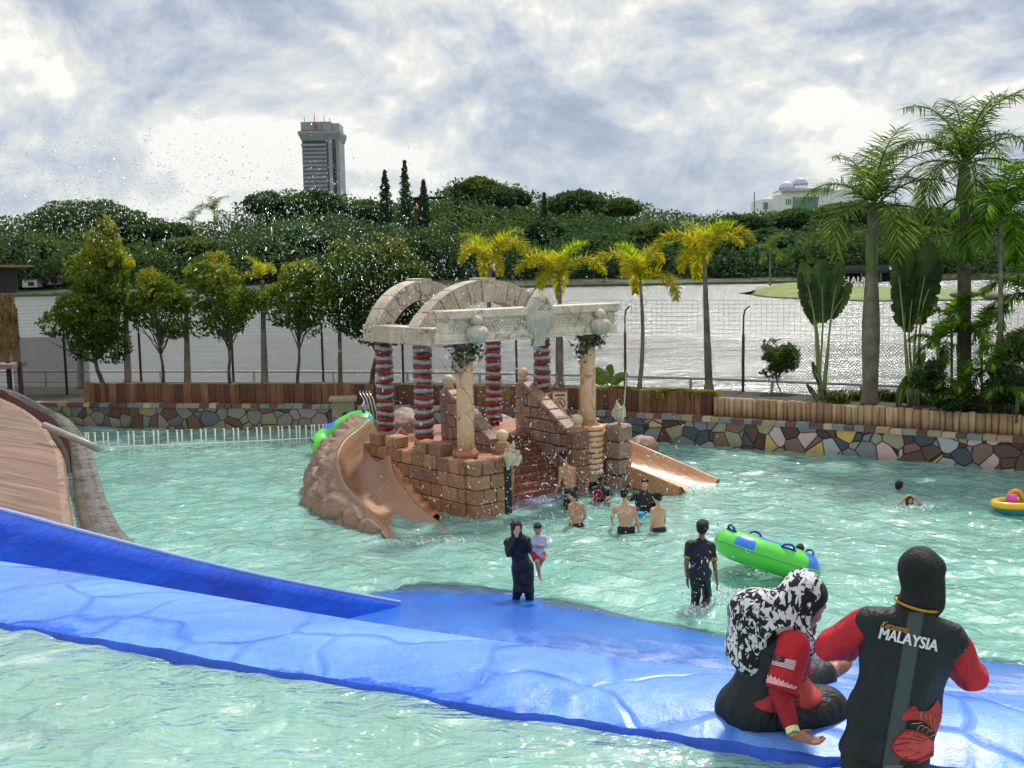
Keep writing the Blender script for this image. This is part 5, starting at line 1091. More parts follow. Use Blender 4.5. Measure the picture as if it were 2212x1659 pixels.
V, F, T_ = blades(np.array(C_), 5200, .45, 4, .014); tag(mk('undergrowth_grass', V, F, leaf_mat('undergrowth_blade', [(0, (40, 52, 22)), (.6, (74, 88, 34)), (1, (128, 128, 60))], .35), smooth=False, col=T_), kind='stuff')
b = gy(1312, 842, 33.6); o = thing('broadleaf_plant', 'low plant with two broad bright-green leaves above the plank wall', 'plant', (b[0], 33.6, 1.25))
for i, (dx, dz, a_) in enumerate(((-.42, .42, -.9), (.42, .44, .9), (.05, .52, .1), (-.15, .3, -.5))):
    P_ = paddle(.62, .36, -.12, i).reshape(-1, 3) @ np.array(Matrix.Rotation(a_*1.15, 3, 'Y')).T+np.array([b[0]+dx*.2, 33.55, 1.5]); mb = MB(); mb.sheet(P_.reshape(40, 9, 3)); mb.obj('leaf', GRN if 0 else simple('broad_leaf', lin((104, 130, 40)), .4, .25, 4, .01), parent=o)
mb = MB(); mb.tube([(b[0], 33.6, 1.2), (b[0], 33.57, 1.6)], .03, 6); mb.obj('stem', stem_m, parent=o)
# ============================================================ FAR SHORE: terrain, forest, buildings
def treeline(x): return np.interp(x, [0, 60, 180, 270, 330, 430, 520, 560, 680, 760, 850, 950, 990, 1050, 1120, 1170, 1250, 1330, 1400, 1500, 1600, 1700, 1800, 1900, 2000, 2211], [470, 462, 425, 455, 470, 486, 455, 415, 405, 420, 432, 420, 385, 380, 400, 432, 408, 418, 446, 456, 458, 452, 438, 432, 442, 440])
ter_m = simple('far_park_ground', (.06, .085, .035), .95, .4, .05, 0, coord='World', c2=(.035, .05, .022))
X, Y = np.meshgrid(np.linspace(-420, 420, 60), np.linspace(312, 760, 30), indexing='ij'); px_ = W0/2+FPX*X/Y
tl = (590-np.interp(px_.ravel(), np.linspace(0, 2211, 60), treeline(np.linspace(0, 2211, 60)))).reshape(X.shape)
g = np.clip((Y-316)/150, 0, 1); Z = -1.4+np.clip((Y-312)/6, 0, 1)*1.6+np.clip((tl/2300*Y-14)*g**1.1, 0, 60)+np.where(Y > 500, -(Y-500)*.02, 0)
mb = MB(); mb.sheet(np.stack([X, Y, Z], -1)); tag(mb.obj('far_shore', ter_m), kind='structure')
def hz(x, y):
    q = W0/2+FPX*x/y; t = (590-treeline(q))/2300*y; gg = min(1, max(0, (y-316)/150)); return -1.4+min(1, max(0, (y-312)/6))*1.6+max(0, min(60, (t-14)*gg**1.1))
# woodland mass as stuff
r = np.random.default_rng(42); LOB = []
for i in range(190):
    px = r.uniform(-120, 2330); Yd = r.choice([330, 345, 365, 390, 425, 470]); w = r.uniform(9, 15)*Yd/360; 
    line = treeline(px)+(470-Yd)*(.30 if px < 1500 else .22)+r.uniform(8, 34); t = gy(px, line, Yd+r.uniform(-8, 8)); h = w*r.uniform(.55, .8)
    LOB.append((t[0], t[1], t[2]-h, w*.75, w*.75, h))
    for k in range(3): a = r.uniform(0, 6.28); LOB.append((t[0]+w*.6*cos(a), t[1]+w*.5*sin(a), t[2]-h-r.uniform(0, .6)*h, w*.45, w*.45, h*.6))
for px in range(-120, 2340, 15):
    Yd = 455+r.uniform(-25, 15); w = r.uniform(9, 15); t = gy(px, treeline(px)+r.uniform(1, 13), Yd); h = w*r.uniform(.55, .8); LOB.append((t[0], t[1], t[2]-h, w, w*.8, h)); LOB.append((t[0], t[1]-6, t[2]-h*2.2, w, w*.8, h))
LOB = np.array(LOB); sel = np.argsort(r.random(len(LOB)))
for i in range(3):
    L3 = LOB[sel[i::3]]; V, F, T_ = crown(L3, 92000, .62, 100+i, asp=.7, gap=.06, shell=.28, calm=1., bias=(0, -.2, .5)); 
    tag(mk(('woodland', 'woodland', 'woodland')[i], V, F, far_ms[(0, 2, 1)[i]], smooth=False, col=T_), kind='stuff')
# shrub belt under the trees at the waterline
L3 = [(gy(px, 600, Y_)[0], Y_, hz(gy(px, 600, Y_)[0], Y_)+4, 8, 5, 5) for px in range(-60, 2320, 26) for Y_ in (338, 352)]
V, F, T_ = crown(L3, 30000, .8, 200, asp=.6, shell=.4, tinthi=.55); tag(mk('woodland_understorey', V, F, far_ms[2], smooth=False, col=T_), kind='stuff')
# trees one can tell apart along the skyline and the shore
def far_tree(px, top, wpx, Y, hr, mi, label, seed, n=8000, umb=False, name='rain_tree', flat=.5):
    s = Y/FPX; w = wpx*s/2; t = gy(px, top, Y); g0 = max(hz(t[0], Y), -.6); h = max(6, w*hr); r_ = random.Random(seed); o = thing(name, label, 'tree', (t[0], Y, g0), group='big trees across the lake')
    lob = []
    for i in range(15):
        a = r_.uniform(0, 6.28); e = sqrt(r_.uniform(0, 1))*.72; lob.append((t[0]+w*e*cos(a), Y+w*e*sin(a)*.8, t[2]-h*.42-h*.75*e**1.8*r_.uniform(.7, 1.1), w*.36, w*.36, h*.36))
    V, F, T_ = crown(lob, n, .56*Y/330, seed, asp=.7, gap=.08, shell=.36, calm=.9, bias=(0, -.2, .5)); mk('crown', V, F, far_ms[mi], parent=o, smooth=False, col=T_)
    mb = MB(); limbs(mb, (t[0], Y, g0-.5), (t[0], Y, t[2]-h*.7), .6, .3, [(l[0], l[1], l[2]) for l in lob[:7]], seed, .3); mb.obj('trunk', bark_m, parent=o)
FT = [(185, 425, 260, 372, .55, 0, 'widest domed rain tree, highest on the left skyline'), (50, 500, 210, 350, .5, 2, 'spreading dark rain tree at the far left shore above the thatched hut'),
 (330, 470, 190, 380, .5, 0, 'flat-topped rain tree right of the left skyline dome'), (420, 505, 150, 352, .55, 1, 'yellow-green spreading tree over the third bushy tree'), (575, 412, 130, 385, .8, 2, 'rounded dark tree left of the office tower foot'),
 (680, 405, 120, 380, .85, 0, 'round tree hiding the foot of the office tower'), (640, 480, 200, 350, .6, 2, 'broad shore tree below the office tower'), (790, 428, 120, 380, .75, 0, 'rounded tree between the office tower and the conifers'),
 (900, 490, 200, 345, .5, 0, 'wide dark shore tree below the conifers'), (1035, 380, 120, 400, .8, 1, 'tallest broad crown right of the conifers'), (1105, 402, 90, 395, .8, 2, 'smaller crown at the right shoulder of the tallest broad crown'),
 (1250, 408, 130, 410, .7, 0, 'skyline tree right of the gap with the lone dark spire'), (1345, 425, 110, 405, .6, 1, 'light-topped skyline tree above the second golden palm gap'), (1180, 470, 90, 350, .75, 2, 'round blue-green tree at mid shore right of the arches'),
 (1290, 500, 130, 345, .7, 2, 'rounded grey-green tree above the slim golden palm'), (1410, 475, 150, 360, .6, 1, 'broad tree between the two right golden palms'), (1600, 458, 140, 390, .55, 0, 'low wide skyline tree right of the tallest golden palm'),
 (1560, 500, 140, 350, .6, 3, 'olive tree behind the tallest golden palm'), (1720, 448, 150, 400, .6, 0, 'bright green tree just below the domed building'), (1660, 490, 110, 352, .6, 2, 'dark tree at the shore left of the royal palm'), (1835, 430, 150, 395, .6, 1, 'tree behind the royal palm crown'), (2000, 445, 170, 380, .6, 0, 'tree between the two royal palms'), (2150, 450, 150, 380, .6, 2, 'tree at the right skyline behind the thin-stemmed palm')]
for i, f in enumerate(FT): far_tree(*f, seed=300+i)
def conifer(px, top, wpx, bot, Y, label, seed):
    s = Y/FPX; t = gy(px, top, Y); b = gy(px, bot, Y); r_ = np.random.default_rng(seed); H_ = t[2]-b[2]; w = wpx*s/2; n = 2600; o = thing('araucaria_tree', label, 'tree', (t[0], Y, hz(t[0], Y)), group='dark conifers across the lake')
    f = r_.uniform(0, 1, n)**.75; tier = np.sin(f*H_*2.6)*.5+.5; rad = w*(f**.8)*(.55+.45*tier)*r_.uniform(.15, 1.05, n)+.2; a = r_.uniform(0, 6.28, n); c = np.stack([t[0]+rad*np.cos(a), Y+rad*np.sin(a), t[2]-f*H_-rad*.15], 1)
    V, F = leafquads(c, .55, r_, .35, np.array([0, 0, -.2])); mk('crown', V, F, far_ms[2], parent=o, smooth=False, col=np.repeat(r_.uniform(0, .5, n), 4)); mb = MB(); mb.tube([(t[0], Y, hz(t[0], Y)), (t[0], Y, t[2])], [.4, .08], 6); mb.obj('trunk', bark_m, parent=o)
conifer(830, 367, 52, 480, 360, 'open-branched dark conifer, left of the tall spire one', 1); conifer(873, 345, 52, 490, 358, 'tallest dark spire-shaped conifer on the skyline', 2); conifer(914, 388, 44, 490, 356, 'short dark conifer right of the tallest spire', 3); conifer(1175, 415, 38, 540, 352, 'lone dark narrow conifer in front of the mid hill', 4); conifer(985, 395, 70, 560, 358, 'bulky dark conifer right of the orange-walled building', 5)
def far_palm(px, top, Y, label, seed, sc=3.2):
    t = gy(px, top, Y); z = max(hz(t[0], Y), -.5) if Y > 312 else .2; palm((t[0], Y, z), tuple(t), .28, .18, [(a, q, s2*sc*1.3, t2, kw) for a, q, s2, t2, kw in rspec(seed, 9, 'roy', 2.35, .85, ROY, (.1, 1.45), .035, 1.9, .5)], label, 'coconut_palm', 'palms across the lake')
far_palm(462, 458, 372, 'spiky coconut palm head on the skyline between two rain trees', 71, 2.6); far_palm(415, 480, 372, 'small coconut palm head poking above the left skyline', 72, 1.8); far_palm(1663, 545, 240, 'thin leaning coconut palm standing on the island tip', 73, 1.9)
far_palm(1880+40, 560, 330, 'coconut palm on the far shore between the royal palm and the huge paddle leaves', 74, 3.); far_palm(1842, 540, 335, 'coconut palm behind the traveller palm with five leaves', 75, 3.); far_palm(1990, 535, 335, 'brownish coconut palm right of the dark bridge', 76, 3.)
# island
isl = MB(); na, nr2 = 64, 12; A0 = [(1618, 632), (1640, 640), (1700, 645), (1800, 649), (1900, 651), (2000, 650), (2100, 649), (2211, 648), (2330, 650)]; A1 = [(1620, 630), (1650, 620), (1700, 611), (1760, 612), (1850, 617), (1950, 621), (2050, 624), (2211, 624), (2330, 622)]
a0_ = ramppts([gz(x, y, -.78) for x, y in A0], 90); a1_ = ramppts([np.array([*gy(x, y, 215 if i else 205)[:2], gy(x, y, 215 if i else 205)[2]]) for i, (x, y) in enumerate(A1)], 90); T = np.linspace(0, 1, 14)
P_ = a0_[:, None]*(1-T)[None, :, None]+a1_[:, None]*T[None, :, None]; P_[:, :, 2] = a0_[:, None, 2]+(a1_[:, None, 2]-a0_[:, None, 2])*np.sin(T*pi/2)[None]**.8; bk = P_[:, -1].copy(); bk[:, 1] += 14; bk[:, 2] = -1; P_ = np.concatenate([P_, bk[:, None]], 1)
isl.sheet(P_); tag(isl.obj('island', simple('island_grass', (.16, .20, .05), .9, .3, .25, .02, coord='World', c2=(.10, .14, .035))), kind='structure')
rk = simple('shore_stone', lin((110, 104, 96)), .9, .3, 1, .05, coord='World'); V = []; 
mb = MB(); rs4 = random.Random(3)
for i in range(0, 90):
    for k in range(3): p = a0_[i]+(a0_[min(i+1, 89)]-a0_[i])*rs4.random(); s4 = rs4.uniform(.15, .4); rbox(mb, p+[0, rs4.uniform(-.4, .4), .05], (s4*2, s4*2, s4), rs4.random()*3, s4*.25, rs=rs4)
tag(mb.obj('shore_stones', rk), kind='stuff')
for (px, py, w) in ((2082, 636, 30), (2150, 640, 26)):
    c = gz(px, py, .2); mb = MB(); mb.ball(c, (w*.072, 1.2, .55), 12); tag(mb.obj('boulder', rk), ('larger' if w == 30 else 'smaller')+' flat grey-pink boulder on the island grass', 'boulder', 'boulders on the island')
# island letters
wht = simple('white_letter', (.75, .75, .74), .5, .05, 1, 0)
def refine(me):
    b = bmesh.new(); b.from_mesh(me)
    for _ in range(4):
        e = [q for q in b.edges if q.calc_length() > .11]
        if not e: break
        bmesh.ops.subdivide_edges(b, edges=e, cuts=1); bmesh.ops.triangulate(b, faces=b.faces)
    b.to_mesh(me); b.free(); return me
def text_obj(txt, size, loc, rot, mat, name, parent=None, extrude=.02, font=None, align='CENTER', shear=0.0, bevel=0, sx=1.0):
    cu = bpy.data.curves.new('t', 'FONT'); cu.body = txt; cu.size = size; cu.extrude = extrude; cu.align_x = align; cu.shear = shear; cu.offset = bevel; cu.resolution_u = 3; to = bpy.data.objects.new('t', cu); COL.objects.link(to)
    dg = bpy.context.evaluated_depsgraph_get(); me = bpy.data.meshes.new_from_object(to.evaluated_get(dg)); bq = bmesh.new(); bq.from_mesh(me); bmesh.ops.triangulate(bq, faces=bq.faces); bq.to_mesh(me); bq.free(); me = refine(me); V = np.array([v.co[:] for v in me.vertices]); F = [list(p.vertices) for p in me.polygons]; bpy.data.objects.remove(to); V[:, 0] *= sx
    if loc is None: return V, F
    M_ = np.array(Matrix(rot) if not isinstance(rot, Matrix) else rot); return mk(name, V @ M_.T+np.array(loc), F, mat, parent=parent, smooth=False)
lt = thing('letter_sign', 'big white standing letters on the island, partly hidden by the traveller palm', 'sign', (*gy(1850, 610, 205)[:2], 1.)); XZ = Matrix.Rotation(pi/2, 3, 'X')
for ch, px in zip('SHAHALAM', (1788, 1801, 1814, 1827, 1843, 1855, 1864.5, 1878)):
    c = gy(px, 612, 205); text_obj(ch, 1.75, (c[0], 205, c[2]), XZ, wht, 'letter', lt, .08, bevel=.05)
    mb = MB(); mb.tube([(c[0], 205.1, c[2]-1.6), (c[0], 205.1, c[2]+.2)], .05, 4); mb.obj('post', post_m, parent=lt)
# bridge
br = thing('dark_bridge', 'dark low footbridge with lattice railing behind the island', 'bridge', (*gy(1880, 600, 300)[:2], -.8)); dk = simple('bridge_dark', lin((40, 42, 48)), .8, .2, 1, 0); dr_ = simple('bridge_rail', lin((92, 92, 92)), .7, .2, 1, 0)
L_, R_ = gy(1818, 585, 300), gy(1942, 583, 300); c = (L_+R_)/2; zt = c[2]; zb = gy(1880, 606, 300)[2]
mb = MB(); mb.box((c[0], 301.5, zt-.3), (R_[0]-L_[0], 3, .9)); mb.obj('deck', dk, parent=br); mb = MB(); mb.box((c[0], 303, (zt+zb)/2-.4), (R_[0]-L_[0], .4, zt-zb)); mb.obj('under_deck_shade', simple('bridge_shadow', lin((22, 24, 34)), .9), parent=br)  # dark panel added as the shade under the bridge deck
for f in (.05, .35, .68, .95): mb = MB(); mb.box((L_[0]+(R_[0]-L_[0])*f, 300.5, zt/2-1), (.5, .8, zt+1.4)); mb.obj('pier', dr_, parent=br)
mb = MB(); 
for z in (zt+.2, zt+.75, zt+1.3): mb.box((c[0], 300, z), (R_[0]-L_[0], .12, .12))
for k in range(22): x0 = L_[0]+(R_[0]-L_[0])*k/22; dx = (R_[0]-L_[0])/22; mb.tube([(x0, 300, zt+.2), (x0+dx, 300, zt+1.3)], .05, 4); mb.tube([(x0+dx, 300, zt+.2), (x0, 300, zt+1.3)], .05, 4)
mb.obj('railing', dr_, parent=br); q = gy(1929, 579, 299.5); mb = MB(); mb.box(tuple(q), (2.2, .1, 1.0)); mb.obj('sign_panel', wht, parent=br)
# far railing at left, little white pavilion, low shore walls
fr = thing('far_promenade_railing', 'thin white railing on the far left shore', 'railing', (*gy(95, 650, 311)[:2], -.6)); mb = MB(); a, b = gy(-100, 651, 311), gy(300, 646, 311)
for dz in (0, .45, .9): mb.tube([a+[0, 0, dz], b+[0, 0, dz]], .07, 4)
mb.obj('rail', wht, parent=fr)
for k in range(30): p = a+(b-a)*k/29; mb = MB(); mb.box((p[0], 311, p[2]+.4), (.14, .14, 1.1)); mb.obj('post', wht, parent=fr)
lw = MB(); lw.box((0, 311.6, -.55), (640, .8, 1.0)); tag(lw.obj('shore_embankment', simple('embank', lin((84, 80, 72)), .9, .2, .3, 0, coord='World')), 'low grey embankment wall along the far shore', 'embankment wall')
for i, (px, py, w, h, lb) in enumerate(((70, 612, 4.5, 2.4, 'small white kiosk under the trees at the far left shore'), (118, 604, 5, 3.2, 'pale low building in shade under the far left trees'))):
    c = gy(px, py, 332+i*4); hb_ = thing('park_building', lb, 'building', (c[0], c[1], -.2)); mb = MB(); mb.box((c[0], c[1], c[2]), (w, 4, h)); mb.obj('wall', simple('kiosk_wall%d' % i, lin((190, 188, 184)) if i == 0 else lin((120, 116, 118)), .8), parent=hb_); mb = MB(); mb.box((c[0], c[1], c[2]+h/2+.2), (w*1.2, 5, .35)); mb.obj('roof', dk, parent=hb_); mb = MB(); mb.box((c[0]+.5, c[1]-2.03, c[2]-.2), (w*.4, .05, h*.5)); mb.obj('window', dk, parent=hb_)
# orange-walled building among conifers
ob = thing('orange_walled_building', 'orange-walled building with thin flat roof glimpsed among the conifers', 'building', (*gy(925, 450, 366)[:2], 12)); c = gy(906, 442, 366); c2 = gy(921, 448, 366)
mb = MB(); mb.box(((c[0]+c2[0])/2-1, 368, c[2]-4), (c2[0]-c[0]+2, 5, 12)); mb.obj('wall', simple('orange_wall', lin((150, 84, 50)), .8), parent=ob); mb = MB(); q = gy(925, 428, 366); mb.box((q[0], 366, q[2]), (11, 7, .3)); mb.obj('roof', dk, parent=ob); mb = MB(); mb.box((c2[0]+1, 364, c2[2]-2), (.3, .3, 9)); mb.obj('pillar', simple('orange_wall', (1,1,1)), parent=ob)
mb = MB()
for k in range(3): mb.box(((c[0]+c2[0])/2-3+k*2, 365.46, c[2]), (.9, .06, 1.5))
mb.obj('window', dk, parent=ob)
# lamp posts and thin mast
for (px, top, bot, Y, lb) in ((1617, 468, 0, 400, 'thin mast rising above the right skyline left of the domed building'),):
    t = gy(1629, 414, 700); mb = MB(); mb.tube([(t[0], 700, 10), (t[0], 700, t[2])], .35, 5); tag(mb.obj('mast', dr_), lb, 'mast')
# ---- office tower
TY = 1100.; c = gy(692, 300, TY); s = TY/FPX; tower = thing('office_tower', 'tall grey office tower with a flared top and horizontal window bands', 'building', (c[0], TY, 0)); tz = gy(692, 262, TY)[2]
grey = simple('tower_concrete', lin((150, 152, 160)), .8, .08, .05, 0, coord='World'); green = simple('tower_green_fin', lin((134, 146, 142)), .8, .06, .05, 0, coord='World'); glassm = simple('tower_band', lin((104, 100, 118)), .35, .12, .1, 0, coord='World'); spand = simple('tower_spandrel', lin((156, 152, 160)), .7, .08, .1, 0, coord='World'); drk = simple('tower_dark', lin((60, 62, 74)), .5)
W_ = 82*s; D_ = 34.; x0 = c[0]-W_/2; z_at = lambda py: gy(692, py, TY)[2]
def rot_box(mb, xa, xb, z0_, z1_, y0_=0., d=D_, mi=0): mb.box(((xa+xb)/2, TY+y0_+d/2, (z0_+z1_)/2), (xb-xa, d, z1_-z0_), mi=mi)
X = lambda f: x0+W_*f
zs = z_at(345); mb = MB(); rot_box(mb, X(.015), X(.98), -5, z_at(301)); mb.obj('shaft', glassm, parent=tower)
mb = MB(); n_f = 22; zb_ = -5; 
z0_ = z_at(430)-40
for k in range(26):
    z = z_at(320)-k*(z_at(320)-z_at(430))/12.5; rot_box(mb, X(.012), X(.55), z-1.7, z+.1, -.5, 1); rot_box(mb, X(.56), X(.65), z-1.9, z+.3, -.8, 1)
mb.obj('floor_bands', spand, parent=tower)
for k in range(26):
    mb = MB(); z = z_at(320)-k*(z_at(320)-z_at(430))/12.5; rot_box(mb, X(.815), X(.89), z-2.4, z-.2, -.9, 1); mb.obj('window', drk, parent=tower); mb = MB(); rot_box(mb, X(.655), X(.70), z-2.2, z-.3, -1.2, 1); mb.obj('window', drk, parent=tower)
mb = MB(); rot_box(mb, X(.705), X(.80), -5, z_at(288), -2.5, 6); mb.obj('pier', grey, parent=tower); mb = MB(); rot_box(mb, X(.90), X(.988), -5, z_at(300), -3, 6); mb.obj('fin', green, parent=tower)
za, zb2, zc2 = z_at(304), z_at(289), z_at(284); ov = W_*.062
V = [(X(.01), TY-1, za), (X(.99), TY-1, za), (X(.99), TY+D_+1, za), (X(.01), TY+D_+1, za)]+[(xx, yy, zz3) for zz3 in (zb2, zc2) for xx, yy in ((X(.0)-ov, TY-5), (X(.99)+ov*.7, TY-5), (X(.99)+ov*.7, TY+D_+5), (X(.0)-ov, TY+D_+5))]
mb = MB(); mb.add(V, [(0, 1, 5, 4), (1, 2, 6, 5), (2, 3, 7, 6), (3, 0, 4, 7), (4, 5, 9, 8), (5, 6, 10, 9), (6, 7, 11, 10), (7, 4, 8, 11), (8, 9, 10, 11)]); mb.obj('flared_cornice', grey, parent=tower)
mb = MB(); rot_box(mb, X(.06), X(.60), z_at(311), z_at(305), -.6, 1); mb.obj('sky_lobby', drk, parent=tower); mb = MB(); rot_box(mb, X(.0), X(.64), z_at(316), z_at(311), -2, 3); mb.obj('balcony_band', spand, parent=tower)
mb = MB(); rot_box(mb, X(.0), X(.78), z_at(284), z_at(263), 0, D_); rot_box(mb, X(.78), X(.975), z_at(284), z_at(266), 3, D_-6); mb.obj('crown_block', grey, parent=tower); mb = MB(); rot_box(mb, X(.0), X(.62), z_at(283), z_at(281.6), -1.2, 1); rot_box(mb, X(.545), X(.553), z_at(280), z_at(263), -.4, .5); mb.obj('shadow_gap', drk, parent=tower)
q = gy(681, 271, TY-2); mb = MB(); mb.lathe((q[0], TY-2, q[2]-3), [(1.6, 0), (2.4, 1), (1.4, 2), (2.2, 3), (.9, 4.2), (1.6, 5), (.3, 7)], n=12, sy=.4); mb.obj('crest', simple('crest_red_gold', lin((176, 96, 60)), .6), parent=tower)
for px, h in ((657, 4), (679, 7), (700, 5), (712, 3)): mb = MB(); q = gy(px, 262, TY+10); mb.tube([(q[0], TY+10, q[2]-.5), (q[0], TY+10, q[2]+h)], .35, 4); mb.obj('antenna', drk, parent=tower)
# ---- white domed building
MY = 900.; mo = thing('domed_building', 'white institutional building on the hill with two blue-patterned domes', 'building', (*gy(1710, 440, MY)[:2], 30)); wm2 = simple('white_render', lin((232, 232, 234)), .7, .05, .05, 0, coord='World'); gg_ = simple('green_glazing', lin((92, 134, 130)), .3, .15, .2, 0, coord='World')
mz = lambda py: gy(1710, py, MY)[2]; mx_ = lambda px: gy(px, 420, MY)[0]
mb = MB(); mb.box(((mx_(1687)+mx_(1860))/2, MY+25, (mz(413)+mz(455))/2), (mx_(1860)-mx_(1687), 50, mz(413)-mz(455))); mb.box(((mx_(1651)+mx_(1700))/2, MY+30, (mz(428)+mz(458))/2), (mx_(1700)-mx_(1651), 40, mz(428)-mz(458))); mb.box(((mx_(1674)+mx_(1695))/2, MY+22, (mz(420)+mz(456))/2), (mx_(1695)-mx_(1674), 40, mz(420)-mz(456))); mb.obj('wall', wm2, parent=mo)
mb = MB(); mb.box(((mx_(1686)+mx_(1800))/2, MY+12, mz(412)), (mx_(1800)-mx_(1686), 30, 1.6)); mb.box(((mx_(1690)+mx_(1792))/2, MY+12, mz(409.5)), (mx_(1792)-mx_(1690), 28, 1.2)); mb.obj('roof_parapet', simple('parapet_grey', lin((178, 178, 182)), .8), parent=mo)
for a, b, y0_, y1_ in ((1712, 1766, 426, 452), (1688.5, 1693, 428, 450), (1655, 1664, 435, 450)):
    mb = MB(); mb.box(((mx_(a)+mx_(b))/2, MY-.4 if a > 1690 else MY+9.6, (mz(y0_)+mz(y1_))/2), (mx_(b)-mx_(a), .8, mz(y0_)-mz(y1_))); mb.obj('window', gg_, parent=mo)
for a in (1698, 1702.5, 1707): mb = MB(); mb.box((mx_(a), MY-.3, mz(436)), (.9, .5, mz(430)-mz(442))); mb.obj('window', gg_, parent=mo)
dn = NT('dome_tile'); uv = dn.coord('UV'); w1 = dn.node('ShaderNodeTexWave', i_Scale=1.); 
sx_ = dn.node('ShaderNodeSeparateXYZ'); dn.L.new(uv, sx_.inputs[0]); a_ = dn.math('ADD', sx_.outputs[0], sx_.outputs[1]); b_ = dn.math('SUBTRACT', sx_.outputs[0], sx_.outputs[1])
f1 = dn.math('ABSOLUTE', dn.math('SUBTRACT', dn.math('FRACT', a_), .5)); f2 = dn.math('ABSOLUTE', dn.math('SUBTRACT', dn.math('FRACT', b_), .5)); mn = dn.math('MINIMUM', f1, f2); msk = dn.math('GREATER_THAN', mn, .20)
low_ = dn.math('LESS_THAN', sx_.outputs[1], 1.1); thr = dn.math('GREATER_THAN', mn, .08); mm_ = dn.math('MAXIMUM', msk, dn.math('MULTIPLY', low_, thr)); dn.fin(dn.mix(mm_, lin((222, 224, 228)), lin((84, 104, 150))), .4)
for px, pt, rpx in ((1700, 391, 17), (1729, 382, 17.5)):
    cc = gy(px, pt, MY+16); r5 = rpx*MY/FPX; n1, n2 = 40, 18; th = np.linspace(-.25, pi/2, n2); ph = np.linspace(0, 2*pi, n1); P_ = np.stack([np.outer(np.cos(ph), np.cos(th))*r5, np.outer(np.sin(ph), np.cos(th))*r5, np.outer(np.ones(n1), np.sin(th))*r5*1.0], -1)+np.array([cc[0], MY+18, cc[2]-r5])
    uvd = np.stack(np.meshgrid(np.linspace(0, 14, n1), np.linspace(0, 5, n2), indexing='ij'), -1); mb = MB(); mb.sheet(P_, uv=uvd); d1 = mb.obj('dome', dn.m, parent=mo); mb = MB(); mb.tube([(cc[0], MY+18, cc[2]-.3), (cc[0], MY+18, cc[2]+4)], [.5, .1], 6); mb.obj('finial', wm2, parent=d1); mb = MB(); mb.lathe((cc[0], MY+18, cc[2]-r5*1.6), [(r5*1.02, 0), (r5*1.02, r5*.5)], n=28); mb.obj('drum', wm2, parent=d1)
